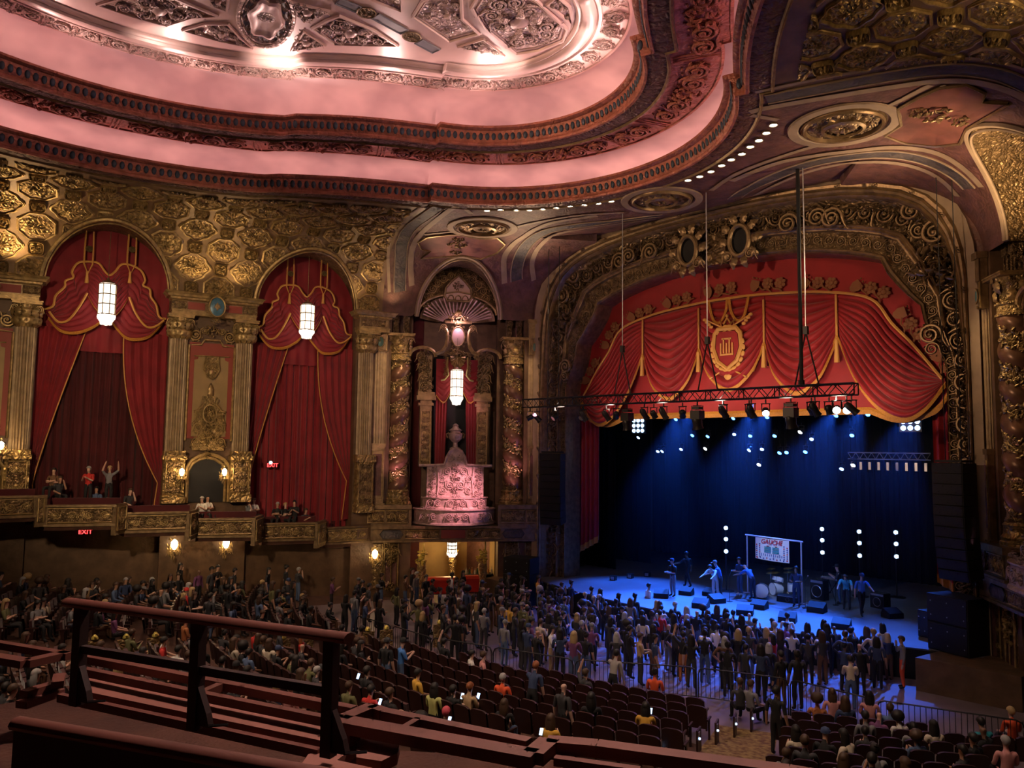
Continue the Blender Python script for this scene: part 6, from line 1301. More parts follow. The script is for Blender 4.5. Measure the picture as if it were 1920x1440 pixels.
SI=[(784,1258,0,-.3,'mustard','black','short','dark',0,'seated man in a mustard polo shirt'),(885,1222,0,-.5,'white','tan','short','dark',0,'seated man in white, one of the pair turned aside'),(907,1225,0,-.6,'pink','tan','short','brown',4,'seated man in pale pink beside the man in white'),
(1228,1257,0,.1,'orange','black','bun','dark',1,'seated woman in a bright orange top'),(1210,1322,1,.2,'mustard','black','long','dark',1,'seated woman in a mustard top holding a lit phone'),(834,1332,1,.3,'charcoal','black','short','pinkhair',0,'seated person with cropped pink hair over the parapet'),
(568,1190,0,-.4,'red','black','long','ginger',0,'seated woman wrapped in a red shawl'),(692,1290,1,.2,'red','black','short','dark',1,'seated person in a red shirt near the parapet'),(217,1146,0,.1,'purple','black','long','dark',0,'person in a purple striped top behind the railing'),
(349,1160,0,.2,'rust','black','short','brown',0,'person in a rust plaid shirt behind the railing'),(308,1198,0,-.3,'red','black','short','dark',1,'seated person in a red shirt behind the railing'),(335,1214,0,.4,'white','black','short','dark',0,'seated person in white beside the red shirt behind the railing'),
(1846,1352,3,.2,'teal','black','short','dark',1,'seated person in a bright teal shirt near the frame edge'),(1532,1308,0,.0,'rust','black','afro','brown',1,'seated person with a large brown afro near the aisle'),(1622,1338,0,.1,'grey','black','short','dark',0,'seated person in a grey striped t-shirt with broad shoulders'),
(1098,1258,0,-.2,'charcoal','black','short','brown',0,'seated man with a raised hand beside the standing men'),(1387,1275,0,.4,'charcoal','black','short','brown',1,'seated person turned to a neighbour at the barrier'),(1408,1279,0,-.6,'grey','black','short','brown',4,'seated neighbour in a grey hat at the barrier'),
(853,1166,2,-.3,'orange','black','short','blonde',4,'bare-shouldered blonde person leaning back in the front seats'),(833,1200,0,.2,'black','black','short','dark',4,'seated person in black stretching both elbows up'),(943,1267,0,.2,'orange','black','short','grey',4,'seated person with a bare back and grey curls'),
(878,1285,1,.1,'tan','black','short','ginger',0,'seated ginger-haired man looking at a lit phone'),(815,1285,0,.1,'lime','black','long','dark',0,'seated person in a pale printed top with long dark hair'),(1030,1345,1,.1,'mustard','black','long','brown',0,'seated person in yellow with a lit tablet by the parapet'),
(790,1345,0,.2,'black','black','afro','dark',1,'seated person with curly hair resting chin on hand'),(655,1282,0,.1,'olive','black','short','brown',0,'person in an olive jacket behind the railing end'),(1560,1295,0,.2,'pink','black','long','brown',4,'seated bare-shouldered woman before the barrier'),(1630,1300,0,-.2,'pink','black','long','dark',4,'seated bare-shouldered woman with dark hair before the barrier'),
(1895,1330,0,.1,'orange','black','short','blonde',4,'seated person in orange at the frame edge'),(1750,1355,0,.3,'cream','black','long','dark',0,'seated person with a cream shawl'),(1885,1385,0,0,'pink','black','short','grey',4,'grey-haired seated person near the frame corner'),(1640,1400,0,.1,'grey','black','bun','dark',0,'seated person in grey seen from above at the bottom edge'),
(545,1285,0,.2,'pink','black','cap','white',0,'seated person in pink with a white cap before the parapet'),(480,1180,0,.1,'red','black','short','blonde',0,'seated person in dark red behind the railing posts'),(640,1175,2,.8,'black','black','short','dark',0,'seated person resting chin on hand in the side seats'),(350,1105,0,.3,'red','black','cap','red',0,'seated person in a red hat above the railing')]
for u,v,k,jz,top,bot,hr,hc,sk,lab in SI:
    P=P_SUP if 'elbows' in lab or 'raised hand' in lab else P_SI[k%5]; p=headpos(u,v,1.26); TAKEN.append(p); person(p,P,face(p,jz),top,bot,hr,hc,sk,lab,'seated audience')
# ---- the rest of the crowd
rd=random.Random(11)
DK=['black']*11+['charcoal']*4+['navy']*2+['grey','brown','olive','denim','white','cream','purple']
HR=['short']*6+['long']*5+['bun','cap','bald','afro']
HW={'short':'short hair','long':'long hair','bun':'tied-up hair','cap':'a cap','bald':'a bald head','afro':'an afro'}
QUEUE=[]
def rnd_person(p,seat,where,group):
    top=rd.choice(DK); bot=rd.choice(['black','black','denim','charcoal','brown']); hr=rd.choice(HR); hc=rd.choice(['dark']*6+['brown','brown','brown','blonde','grey']) if hr!='cap' else rd.choice(['black','grey','navy']); TAKEN.append(p)
    P=rd.choice(P_SI) if seat else rd.choice(P_ST[:6]+[P_ST[0]]); hcw=hc if hr not in('cap','bald') else ''
    QUEUE.append((p,P,face(p,rd.gauss(0,.45)),top,bot,hr,hc,rd.choice([0,0,1,1,2,3,4]),'%s audience member in %s with %s%s %s'%('seated' if seat else 'standing',top,(hcw+' ') if hcw and hr!='afro' else '',HW[hr],where),group,rd.random()<.35,rd.uniform(.93,1.06)))
FEN=[(1080,1235),(1180,1235),(1310,1250),(1480,1270),(1640,1310),(1730,1312),(1900,1345)]
def fence_y(x):  # plan line of the barrier
    L=[(-9,-14.2),(-4,-14.3),(1.5,-12.7),(2.7,-11.35),(4.8,-10.5),(7.4,-9.5),(10,-9.6),(13.5,-8.5)]
    for a,b in zip(L,L[1:]):
        if a[0]<=x<=b[0]: return a[1]+(b[1]-a[1])*(x-a[0])/(b[0]-a[0])
    return -14
n=0;tries=0
while n<165 and tries<6000:
    tries+=1; x=rd.uniform(-9.5,8.6); y0=fence_y(x)+.5; y1=lip(x)-.5; t=1-rd.random()**(1.55 if x>1 else 1.0); y=y0+(y1-y0)*t; p=V((x,y,0))
    if x>6 and y>-6.4+.0: y=min(y,-5.0)
    if not free(p,.47): continue
    n+=1; rnd_person(p,False,'in the pit crowd before the stage','pit crowd')
n=0;tries=0
while n<34 and tries<3000:
    tries+=1; u=rd.uniform(300,920); v=rd.uniform(1040,1120) if u<650 else rd.uniform(1065,1150); p=headpos(u,v,1.7)
    if not free(p,.5) or (p-LS.o).dot(LS.n)<.8 or (p-LN.o).dot(LN.n)<1.0: continue
    n+=1; rnd_person(p,False,'near the bar','standing people by the bar')
# ================================================================ seats in curved rows
ROWS=[19.6+.92*k for k in range(22)]; PITCH=.56
AISLE=[(-.30,.055),(.385,.05),(-.75,.045),(.80,.05)]
mb=MB(); mb.grid(lambda i,j:V(((i-.5)*.50,-.20-.10*j-.03*cos(PI*(i-.5)),.36+(.62-.06*abs(2*i-1)**4)*j)),8,4); mb.grid(lambda i,j:V(((i-.5)*.50,-.27-.10*j-.03*cos(PI*(i-.5)),.36+(.62-.06*abs(2*i-1)**4)*j)),8,4)
mb.loft([[V(((i/8-.5)*.50,-.30-.03*cos(PI*(i/8-.5)),.36+.62-.06*abs(2*i/8-1)**4)) for i in range(9)],[V(((i/8-.5)*.50,-.37-.03*cos(PI*(i/8-.5)),.36+.62-.06*abs(2*i/8-1)**4)) for i in range(9)]],closed=False); ME_SB=mb.mesh('backrest','seat_back')
mb=MB(); mb.box((0,-.02,.62),(.46,.09,.42),Matrix.Rotation(.12,4,'X')); ME_SC=mb.mesh('cushion','seat_cloth',False)
mb=MB(); mb.box((.27,-.05,.58),(.05,.40,.04)); mb.box((.27,-.05,.28),(.04,.10,.56)); ME_SA=mb.mesh('armrest','seat_back',False)
seats=[]
for ri,r in enumerate(ROWS):
    n=int(r*2.3/PITCH)
    for k in range(n):
        a=-1.12+2.3*k/n; x,y=r*sin(a),6-r*cos(a)
        if any(abs(a-c)<w for c,w in AISLE): continue
        p=V((x,y,floorz(x,y)))
        if y>fence_y(x)-.75 or abs(x)>15.9-.25*(y+8.4)-1.2 or y<-33: continue
        c=p+V((0,0,.9)); d=c-EYE; dd=d.dot(FW)
        if dd<3: continue
        u=960+FPX*d.dot(RT)/dd; v=720-FPX*d.dot(UP)/dd
        if -40<u<1960 and v<1470: seats.append((p,a,u,v,dd,ri))
occ=[]
for s in seats:
    u,v,dd=s[2:5]; dens=.88 if u<330 else (.80 if u<640 else (.55 if (u<760 and v<1230) else (.06 if u<1450 else .62)))
    if v>1290 and 640<u<1100: dens=.10
    if u>1450 and v>1370: dens=.8
    if rd.random()<dens and free(s[0],.40): occ.append(s)
rd.shuffle(occ)
for p,a,u,v,dd,ri in occ[:190]: 
    q=p+V((0,.02,0)); rnd_person(q,True,'behind the railing' if u<650 and v>1120 else ('at the side' if u<760 else 'in the stalls'),'seated crowd')
vis=[s for s in seats if not any((s[0]-q).length<.3 for q in TAKEN)]
def hid(s): return s[3]>1275+(s[2]-560)*.17 if s[2]>560 else s[3]>1330
vis=[s for s in vis if not hid(s)]; vis.sort(key=lambda s:(not(650<s[2]<1500 and s[3]<1440),s[4])); near=vis[:290]; far=vis[290:]
SNUM={}
for r_ in set(q[5] for q in near):
    for k,q in enumerate(sorted([q for q in near if q[5]==r_],key=lambda q:q[1])): SNUM[(q[0].x,q[0].y)]=k+1
for p,a,u,v,dd,ri in near:
    o=empty('theatre_seat',p,a,label='empty dark red seat, %s from the far side in the %s row from the pit'%(ordn(SNUM[(p.x,p.y)]),ordn(ri+1)),cat='seat',group='empty theatre seats')
    for nm,me in(('backrest',ME_SB),('cushion',ME_SC),('armrest',ME_SA)): q=bpy.data.objects.new(nm,me); link(q,o)
mb=MB()
for p,a,u,v,dd,ri in far+[s for s in seats if any((s[0]-q).length<.3 for q in TAKEN)]:
    M=Matrix.Translation(p)@Matrix.Rotation(a,4,'Z'); merge(mb,ME_SB,M); merge(mb,ME_SA,M)
mb.build('theatre_seat_rows','seat_back',None,True,label='rows of dark theatre seats filled by the audience and beyond',cat='seats',kind='stuff')
# row-end standards with gilt tops, aisle lamps
mat('gilt_bright',(.75,.62,.15),.35,.6)
for k,(u,v) in enumerate(((178,1190),(237,1188),(292,1185),(489,1190),(531,1189),(574,1187),(690,1175),(725,1172),(824,1162))):
    p=headpos(u,v,1.08); o=empty('row_end_standard',p,face(p),label='gilded seat-row end with a bright leaf top, %s counted from the railing corner'%ORD[k],cat='seat end',group='gilded row ends'); mb=MB(); mb.box((0,0,.45),(.08,.5,.9)); mb.build('panel','gold_fine',o,smooth=False); mb=MB(); mb.lathe([(.05,.9),(.11,.95),(.10,1.0),(.03,1.08)],10); [mb.ico((e*.09,0,1.03),(.08,.05,.04)) for e in(-1,1)]; mb.build('leaf_top','gilt_bright',o)
for k,(u,v) in enumerate(((1232,1400),(1273,1388),(1310,1377),(1344,1362),(1378,1350),(1409,1340))):
    p=headpos(u,v,.45); o=empty('aisle_lamp',p,face(p),label='seat-end aisle lamp with a small blue-white glow, %s from the parapet'%ORD[k],cat='lamp',group='aisle lamps'); mb=MB(); mb.box((0,0,.3),(.05,.4,.6)); mb.build('end_panel','seat_back',o,smooth=False); mb=MB(); mb.box((.03,-.1,.5),(.03,.12,.10)); mb.build('number_plate','steel',o,smooth=False); mb=MB(); mb.ico((.045,-.1,.38),.035); mb.build('bulb','lamp_bluewhite',o)
mb=MB(); pts=[]
for k in range(14): r=19+1.0*k; pts.append((r,floorz(r*sin(.385),6-r*cos(.385))))
mb.loft([[V((r*sin(a),6-r*cos(a),z+.012)) for r,z in pts] for a in(.342,.365,.385,.405,.428)],closed=False); mb.build('aisle_runner','aisle_carpet',fl_,smooth=False)
# lit phones in hands
mat('phone_screen',(.3,.5,1),.3,emit=(.35,.6,1),es=3.5)
for k,(u,v,w) in enumerate(((1040,1206,'held by the man in a white t-shirt'),(897,1305,'held by the ginger-haired man'),(1220,1333,'held by the woman in mustard'),(843,1350,'held by the person with pink hair'),(672,1268,'held near the railing end'),(713,1316,'held beside the red shirt'),(1015,1372,'by the parapet'),(867,1305,'left of the ginger-haired man'.replace('left of','next to')))):
    p=headpos(u,v,.95 if k else 1.15); z=p.z+(.95 if k else 1.15); o=empty('phone',V((p.x,p.y,z)),.3,label='small lit phone screen '+w,cat='phone',group='lit phones'); mb=MB(); mb.box((0,0,0),(.085,.012,.16),Matrix.Rotation(-.5,4,'X')); mb.build('case','black',o,smooth=False); mb=MB(); mb.box((0,-.009,0),(.078,.003,.15),Matrix.Rotation(-.5,4,'X')); mb.build('screen','phone_screen',o,smooth=False)
# ================================================================ crowd barrier
FL=[(x,fence_y(x)) for x in(-9,-6.5,-4,-1.5,1.5,4.8,7.4,10,13.4)]
for k,(a,b) in enumerate(zip(FL,FL[1:])):
    A,B=V((*a,0)),V((*b,0)); L=(B-A).length; o=empty('crowd_barrier',A.lerp(B,.5),math.atan2(B.y-A.y,B.x-A.x),label='black tubular crowd barrier, %s section from the far side'%ORD[k],cat='barrier',group='crowd barriers'); h=1.08; w=L/2-.03
    mb=MB(); mb.tube([(-w,0,.0),(-w,0,h-.2),(-w+.06,0,h-.06),(-w+.2,0,h),(w-.2,0,h),(w-.06,0,h-.06),(w,0,h-.2),(w,0,0)],.022,6); mb.build('frame','black_metal',o); mb=MB(); mb.tube([(-w,0,.18),(w,0,.18)],.018,5); mb.build('lower_rail','black_metal',o)
    for q in range(int(L/.14)): mb=MB(); x=-w+.1+q*.14; mb.tube([(x,0,.18),(x,0,h-.01)],.009,4); mb.build('bar','black_metal',o)
# ================================================================ people in the side boxes
for k,(u,v,hh,pz,top,w,up_) in enumerate(((100,880,1.0,0,'brown','leaning over the balcony at the picture edge',0),(112,895,.9,2,'charcoal','in the group at the end of the balcony',0),(168,877,1.55,1,'red','standing in pink and black before the second arch',0),(206,876,1.6,0,'grey','standing with both arms spread before the second arch',1),(180,915,.8,0,'denim','seated low below the standing pair',0),(243,918,.8,2,'charcoal','with folded arms on the balcony rail',0),(380,933,.85,1,'white','in white bending to a neighbour before the doorway',0),(391,932,.8,0,'white','bald, beside the bending one before the doorway',0),(467,937,.85,2,'grey','in grey turned to the one in white',0),(478,936,.85,0,'white','in white beside the one in grey',0),(520,944,.8,0,'black','grey-haired in black, first of three',0),(537,945,.8,0,'black','fair-haired in black, second of three',0),(553,940,.85,1,'black','in black with a phone, third of three',0),(572,955,.75,1,'charcoal','alone near the stage end of the balcony',0))):
    dd=.0 if u>440 else .5; s,z=LS.px(u,v,dd); kz=max(0,min(5,int((s-0)/3.1))); fz=3.05+.40*kz; seat=hh<1.2; P=P_SI[[4,1,2][pz]] if seat else (P_UP if up_ else P_ST[4])
    p=LS.P(s,z-(1.26 if seat else 1.70),dd); person(p,P,math.atan2(LS.n.y,LS.n.x)-PI/2+(.4 if k%2 else -.5),top,'black','bald' if 'bald' in w else 'short',['dark','brown','grey','blonde'][k%4],[0,1,4][k%3],'person %s'%w,'people on the side balcony')
for k,(F,L,z) in enumerate(BOX[:6]):
    for q in range(3 if k else 0):
        s=L*(q+.5)/3; o=empty('box_chair',F.P(s,z-.8,-1.35),math.atan2(F.n.y,F.n.x)-PI/2,label='dark red chair, %s in the %s balcony box from the stage'%(ORD[q],ORD[k]),cat='chair',group='chairs in the balcony boxes'); mb=MB(); mb.box((0,-.22,.72),(.44,.06,.55)); mb.build('backrest','velvet_dark',o,smooth=False); mb=MB(); mb.box((0,0,.44),(.44,.42,.08)); mb.build('seat','velvet_dark',o,smooth=False); mb=MB(); [mb.tube([(e*.18,f*.18,0),(e*.18,f*.18,.42)],.02,4) for e in(-1,1) for f in(-1,1)]; mb.build('legs','black_metal',o)
# ================================================================ performers and crew on stage
SP=[(1262,1119,P_PLAY,.3,'black','grey','cap','navy',0,'man in black shirt and cap standing at the far end of the stage'),(1290,1102,P_WALK,-1.2,'black','black','short','dark',2,'person in black walking in the dark upstage'),(1352,1122,P_LEANF,-.4,'blue','charcoal','cap','grey',0,'man in blue shirt and grey cap bending upstage'),(1342,1121,P_BEND,.6,'white','white','short','dark',0,'person in pale trousers bent over a cable'),(1388,1116,P_PLAY,.2,'navy','denim','short','dark',1,'man in navy shirt, jeans and white shoes'),(1412,1124,P_BEND,-1.2,'blue','navy','bald','dark',0,'man in blue bending over the white bass drum'),(1494,1138,P_PLAY,.8,'navy','navy','bun','dark',2,'woman in a blue dress playing a trumpet'),(1575,1133,P_CAM,-.6,'charcoal','denim','cap','black',0,'camera man in jeans filming beside the keyboard'),(1588,1143,P_BEND,.9,'cyan','charcoal','short','brown',0,'person in a bright cyan shirt bending to the floor'),(1616,1154,P_WALK,1.3,'blue','black','cap','navy',0,'man in blue shirt and cap striding across the stage')]
for u,v,P,jz,top,bot,hr,hc,sk,lab in SP:
    p=at1(u,v); person(p,P,PI-.6+jz,top,bot,hr,hc,sk,lab,'people on stage',shoes='cloth_white' if 'white shoes' in lab else 'cloth_black',sc=1.02)

# ---- the nearest of the unnamed crowd stay single figures, the rest become one mass
QUEUE.sort(key=lambda q:depth(q[0]))
def seen(q):
    d=q[0]+V((0,0,1.2))-EYE; dd=d.dot(FW); u=960+FPX*d.dot(RT)/dd; v=720-FPX*d.dot(UP)/dd
    return -30<u<1950 and v<1450 and not(560<u<1500 and v>1300+(u-560)*.165) and not(u<560 and v>1310)
QUEUE=[q for q in QUEUE if seen(q)]
def zone(q):
    p=q[0]
    if 'pit' in q[9]:
        t=(p.y-fence_y(p.x))/(lip(p.x)-fence_y(p.x)); a='stageside' if t>.7 else ('mid-pit' if t>.3 else 'barrier-side')
        return a+', '+('far end' if p.x<-5 else ('far half' if p.x<0 else ('near half' if p.x<4.5 else 'near end')))
    return ''
byl={}
LBL={}
for i,q in enumerate(QUEUE[:200]):
    l=q[8].replace('standing audience member','fan').replace('seated audience member','seated fan').replace('in the pit crowd before the stage',zone(q)); LBL[i]=l; byl.setdefault(l,[]).append(i)
for l,ix in byl.items():
    if len(ix)>1:
        for k,i in enumerate(sorted(ix,key=lambda i:(QUEUE[i][0]-EYE).dot(RT)/depth(QUEUE[i][0]))): LBL[i]='%s %s, from the far wall'%(ordn(k+1),l)
for i,q in enumerate(QUEUE[:200]): person(*q[:8],LBL[i],q[9],sleeve=q[10],sc=q[11])
mb=MB(); keys=[]
def mk_(k):
    if k not in keys: keys.append(k)
    return keys.index(k)
for p,P,rz,top,bot,hr,hc,sk,lab,grp,slv,sc in QUEUE[200:]:
    M=Matrix.Translation(p)@Matrix.Rotation(rz,4,'Z')@Matrix.Scale(sc,4); me,cr,jw=P; sm=[mk_(k) for k in('skin_%d'%sk,'cloth_'+top,'cloth_'+bot,'cloth_'+top if slv else 'skin_%d'%sk,'cloth_black')]
    b=len(mb.v); mb.v+=[tuple(M@v.co) for v in me.vertices]; mb.f+=[tuple(i+b for i in f.vertices) for f in me.polygons]; mb.m+=[sm[f.material_index] for f in me.polygons]
    if hr!='bald':
        h=HAIR[hr]; b=len(mb.v); T=M@Matrix.Translation(jw.lerp(cr,.30)); mb.v+=[tuple(T@v.co) for v in h.vertices]; mb.f+=[tuple(i+b for i in f.vertices) for f in h.polygons]; mb.m+=[mk_('hair_'+hc if hr!='cap' else 'cloth_'+hc)]*len(h.polygons)
if mb.f: mb.build('audience_crowd',keys,None,'all',label='mass of dimly lit audience filling the distant seats and pit',cat='crowd',kind='stuff')
# ================================================================ the mezzanine the photograph is taken from
def beam(a,b,w,h,mb,zt=None):
    a,b=V(a),V(b); t=(b-a); t.z=0; t.normalize(); n_=V((-t.y,t.x,0))*w/2; e=V((0,0,h)); q=[a-n_,a+n_,b+n_,b-n_]; mb.add(q+[p-e for p in q],[(0,1,2,3),(7,6,5,4),(0,4,5,1),(1,5,6,2),(2,6,7,3),(3,7,4,0)])
rail=empty('mezzanine_railing',atz(372,1335,6.45),label='dark wooden railing with flat top rail and three posts over the seats',cat='railing'); RI=Matrix.Translation(rail.location).inverted()
def rk(q): q.parent=rail; q.matrix_parent_inverse=RI; return q
A=atz(128,1120,7.05); B=atz(655,1186,7.05); mb=MB(); tt_=(B-A).normalized(); mb.tube([A-V((0,0,.03)),A.lerp(B,.5)-V((0,0,.03)),B-V((0,0,.03))],.048,10,flat=.6); rk(mb.build('top_rail','dark_wood'))
t=(B-A).normalized(); n_=V((-t.y,t.x,0)); n_=n_ if n_.dot(EYE-A)>0 else -n_; RF=Fr((A.x,A.y),(t.x,t.y),(n_.x,n_.y)); L=(B-A).length
for u in(150,372,622):
    s=RF.px(u,1200)[0]; mb=MB(); mb.fbox(RF,s-.032,s+.032,6.42,7.0,-.03,.03); mb.prism([(s+.03,6.45),(s+.12,6.45),(s+.10,6.52),(s+.05,6.62),(s+.03,6.66)],-.02,.02,lambda x,y,h:RF.P(x,y,h)); rk(mb.build('post','rail_black',None,False)); mb=MB(); mb.tube([RF.P(s+.12,6.46,.02),RF.P(s+.22,6.47,-.02)],.008,4); rk(mb.build('floor_bolt','black_metal'))
us=[150,372,622]
for i in range(2):
    (s0,z0),(s1,z1)=RF.px(us[i],(1206,1247)[i]),RF.px(us[i+1],(1247,1288)[i]); z=(z0+z1)/2; mb=MB(); mb.fbox(RF,s0,s1,z-.045,z,-.02,.02); rk(mb.build('mid_rail','rail_black',None,False))
par=struct('balcony_parapet','stepped dark wooden parapet ledges of the mezzanine in the foreground','parapet')
def cap(px,z,w,h,name='cap_rail',m='dark_wood'):
    for a,b in zip(px,px[1:]): mb=MB(); beam(atz(*a,z),atz(*b,z),w,h,mb); mb.build(name,m,par,smooth=False)
Z1=6.5
cap([(155,1227),(372,1268),(664,1325)],Z1,.06,.05); cap([(155,1251),(380,1297),(612,1343)],Z1,.05,.05); cap([(374,1297),(412,1281)],Z1,.05,.05); cap([(612,1343),(640,1345),(700,1320)],Z1,.09,.05)
cap([(637,1346),(1003,1412)],Z1,.12,.06); cap([(697,1322),(720,1330),(992,1386)],Z1,.07,.05); cap([(760,1360),(785,1345)],Z1,.04,.05); cap([(1000,1410),(1030,1384)],Z1,.11,.06); cap([(1026,1384),(1120,1392),(1480,1440),(1640,1466)],Z1,.10,.06); cap([(1040,1418),(1200,1440)],Z1-.05,.05,.04)
cap([(-40,1196),(130,1224)],Z1,.06,.05); cap([(-40,1222),(50,1237),(128,1220)],Z1,.09,.05); cap([(45,1295),(102,1278)],Z1-.25,.08,.05); cap([(112,1262),(108,1278)],Z1-.2,.08,.05); cap([(40,1315),(112,1290)],Z1-.3,.10,.05)
def slab(px,z,h,name,m): mb=MB(); q=[atz(u,v,z) for u,v in px]; n=len(q); mb.add(q+[p-V((0,0,h)) for p in q],[tuple(range(n)),tuple(range(2*n-1,n-1,-1))]+[(i,(i+1)%n,n+(i+1)%n,n+i) for i in range(n)]); mb.build(name,m,par,smooth=False)
slab([(170,1258),(610,1347),(600,1388),(130,1290)],6.42,.08,'ledge_board','ledge_wood'); cap([(112,1300),(600,1404)],6.40,.04,.05,'ledge_lip')
slab([(578,1414),(640,1392),(668,1398),(632,1425),(700,1440),(560,1440)],6.38,.06,'ledge_board','ledge_wood'); slab([(670,1375),(720,1378),(750,1392),(745,1412),(715,1427),(668,1420)],6.40,.06,'ledge_board','ledge_wood')
for u,v in((660,1352),): p=atz(u,v,Z1); mb=MB(); mb.box((p.x,p.y,Z1-.15),(.07,.07,.26)); mb.build('cap_post','dark_wood',par,smooth=False)
br=empty('bench_rail',atz(300,1440,6.4),label='closest dark wooden rail crossing the bottom corner of the view',cat='railing'); BI=Matrix.Translation(br.location).inverted()
mb=MB(); mb.tube([atz(32,1356,6.9),atz(376,1415,6.9),atz(720,1474,6.9)],.040,10,flat=.65); q=mb.build('rail','dark_wood'); q.parent=br; q.matrix_parent_inverse=BI
mb=MB(); beam(atz(34,1366,6.86),atz(720,1486,6.86),.04,.55,mb); q=mb.build('void_sheet','rail_black',None,False); q.parent=br; q.matrix_parent_inverse=BI  # black sheet put in for the dark void under the rail
mz=struct('floor_mezzanine','dark carpeted mezzanine floor in the near foreground','floor')
P0=[atz(-60,1330,5.95),atz(130,1300,5.95),atz(600,1412,5.95),atz(640,1400,5.95),atz(1040,1425,5.95),atz(1700,1480,5.95)]
q=[V((p.x,p.y,5.95)) for p in P0]+[V((23,-30,5.95)),V((23,-40,5.95)),V((8,-40,5.95))]; mb=MB(); n=len(q); mb.add(q+[p-V((0,0,.4)) for p in q],[tuple(range(n)),tuple(range(2*n-1,n-1,-1))]+[(i,(i+1)%n,n+(i+1)%n,n+i) for i in range(n)]); mb.build('slab','carpet',mz,smooth=False)
# ================================================================ lamps of the hall, and added fill spots
def lamp(kind,loc,energy,col,r=.1,tgt=None,ang=60,blend=.6,name='lamp'):
    l=bpy.data.lights.new(name,kind); l.energy=energy; l.color=col
    if kind=='AREA': l.size=r
    else: l.shadow_soft_size=r
    if kind=='SPOT': l.spot_size=math.radians(ang); l.spot_blend=blend
    o=bpy.data.objects.new(name,l); o.location=loc
    if tgt is not None: o.rotation_euler=(V(tgt)-V(loc)).to_track_quat('-Z','Y').to_euler()
    link(o); return o
WARM=(1,.66,.33); PINK=(1,.40,.48)
# uplights standing on the pier entablatures
for s,e in((8.6,90),(17.8,260),(.6,60)):
    for q in(-.9,.9): lamp('SPOT',LS.P(s+q,15.3,.75),e,WARM,.12,LS.P(s+q,18.5,1.3),120,.8,'entablature_uplight')
lamp('SPOT',RS.P(6,15.3,.75),260,WARM,.12,RS.P(6,18.5,1.6),130,.8,'entablature_uplight')
# unseen fill spots added behind the viewer to lift walls and stage arch
lamp('SPOT',(3,-34,13.5),6200,(1,.70,.42),.5,LS.P(9,10,0),50,.9,'hall_fill_spot')
lamp('SPOT',(12,-36,14),3800,(1,.58,.46),.5,(-13,-5,11),30,.9,'hall_fill_spot')
lamp('SPOT',(-6,-37,14),8500,(1,.62,.36),.5,(4,-1,16),44,.9,'hall_fill_spot')
# lamps on the upper cornice lip that wash the inner panel and its relief band
for k,(p,t) in enumerate(along(3.35,20.99,4.2,-30)):
    c=V((p.x*.35,-19+(p.y+19)*.35,22.4)); lamp('SPOT',p,190,(1,.66,.60),.12,c,125,.8,'cornice_lamp')
for u,v,e in((520,150,170),(930,152,130),(300,112,60),(1105,108,60)):
    p=atz(u,v,21.2); lamp('SPOT',p,e,(1,.74,.66),.15,atz(u,v-38,22.4),90,.8,'cove_spot')
# niche: pink uplights behind the tiers, violet in the shell
for x,z,e in((-8.2,9.7,4200),(-7.6,9.7,1800)): lamp('SPOT',(x,-5,z),e,PINK,.12,LN.P(NC,5.2 if e>2000 else 9.5,0),32 if e>2000 else 40,.8,'niche_spot')
lamp('POINT',LN.P(NC,14.9,.15),40,(1,.55,.80),.2,name='shell_lamp')
for F in(LN,RN):
    for s in(1.0,7.3): lamp('SPOT',F.P(s,4.9,1.2),260,PINK,.12,F.P(s,9,-.5),50,.8,'column_uplight'); lamp('SPOT',F.P(s,14.9,2.6),260,WARM,.2,F.P(s,11,-.5),56,.8,'column_downlight')
lamp('SPOT',RN.P(NC,15.0,1.2),420,WARM,.2,RN.P(NC-1,18,.2),130,.8,'bay_fill_spot')  # added fill, warms the soffit over the near bay
for x,e in((1,650),(-1,520)):
    for y in(-3.2,-7.6): lamp('SPOT',(x*(10.3 if y>-5 else 13.6),y,15.4),e,(1,.68,.40),.2,(x*5.5,-6.2,18.7),115,.9,'soffit_fill_spot')  # fill spots added to brighten the painted soffit
# valance lights on the truss
for x in(-6.2,-3.2,-.4,2.4,5.2,7.2): lamp('SPOT',(x,-5.2,9.9),560,(1,.76,.56),.12,(x*.95+.3,.4,11.2),62,.7,'valance_light')
# bar recess
lamp('POINT',LN.P(NC,2.4,-2.4),90,(1,.62,.24),.3,name='bar_lamp')
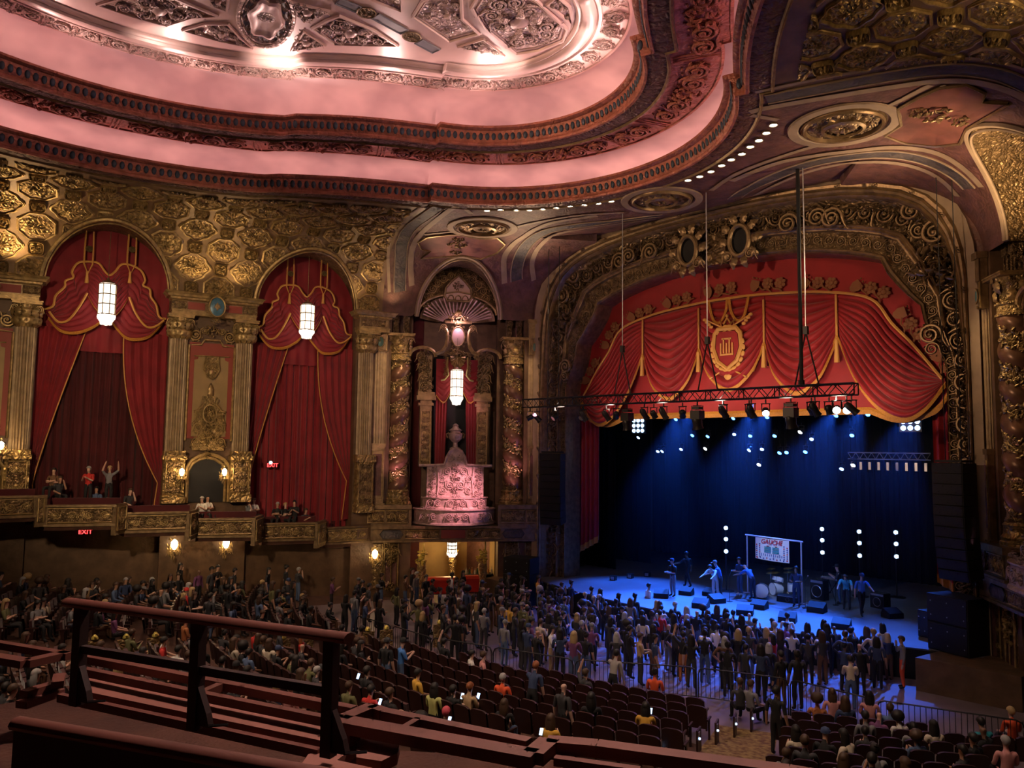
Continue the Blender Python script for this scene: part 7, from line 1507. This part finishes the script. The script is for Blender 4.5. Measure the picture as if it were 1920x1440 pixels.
# ceiling downlights that really shine, then unseen fill spots added over the crowd
for k,(u,v) in enumerate(LAMPS):
    if k%3==1: p=atceil(u,v); lamp('SPOT',(p.x,p.y,p.z-.12),200,(1,.85,.75),.12,(p.x*1.05,p.y-4.5,0),75,.9,'downlight_beam')
for x,y in((-9,-22),(-6,-30),(0,-33),(7,-26),(11,-20)): lamp('SPOT',(x,y,18.5),1700,(1,.70,.50),.2,(x*.85,y+5,0),85,.9,'house_fill_spot')
# stage wash
for x,y,tx,ty in((-6,5,-5,1),(-2,6,-1,0),(2.5,6,2,-1),(6.5,5,6,0),(0,4,0,-2.5),(-4,3,-2,-2),(5,3,4,-2)): lamp('SPOT',(x,y,10.2),9800,(.025,.14,1),.15,(tx,ty-1.5,1.1),46,.8,'stage_wash')
lamp('SPOT',(4,-5,9.9),900,(.12,.32,1),.15,(1,3,1.5),50,.8,'stage_wash')
lamp('SPOT',(1.5,-5,9.8),2600,(.5,.66,1),.12,(b0.lerp(b1,.5).x,b0.lerp(b1,.5).y,2.6),17,.7,'band_spot')
# pit: violet spill
for x in(-5,1,6): lamp('SPOT',(x,-1,10.5),420,(.6,.26,.95),.3,(x+.5,-9,0),62,.9,'pit_wash')
lamp('SPOT',(13,-24,18.5),4200,(1,.62,.52),.3,(15,-31,6.5),45,.9,'house_fill_spot')  # fill added overhead to brighten the foreground rail tops
# thin stage haze
hz_=bpy.data.materials.new('haze'); hz_.use_nodes=True; nt=hz_.node_tree; nt.nodes.remove(nt.nodes['Principled BSDF']); vs_=nt.nodes.new('ShaderNodeVolumeScatter'); vs_.inputs['Color'].default_value=(.8,.85,1,1); vs_.inputs['Density'].default_value=.0024; vs_.inputs['Anisotropy'].default_value=.35; nt.links.new(vs_.outputs[0],nt.nodes['Material Output'].inputs['Volume']); _M['haze']=hz_
mb=MB(); mb.box((0,6.6,6.1),(18.4,11.2,9.9)); mb.build('stage_haze','haze',None,False,label='thin blue-lit haze hanging over the stage',cat='haze',kind='stuff')
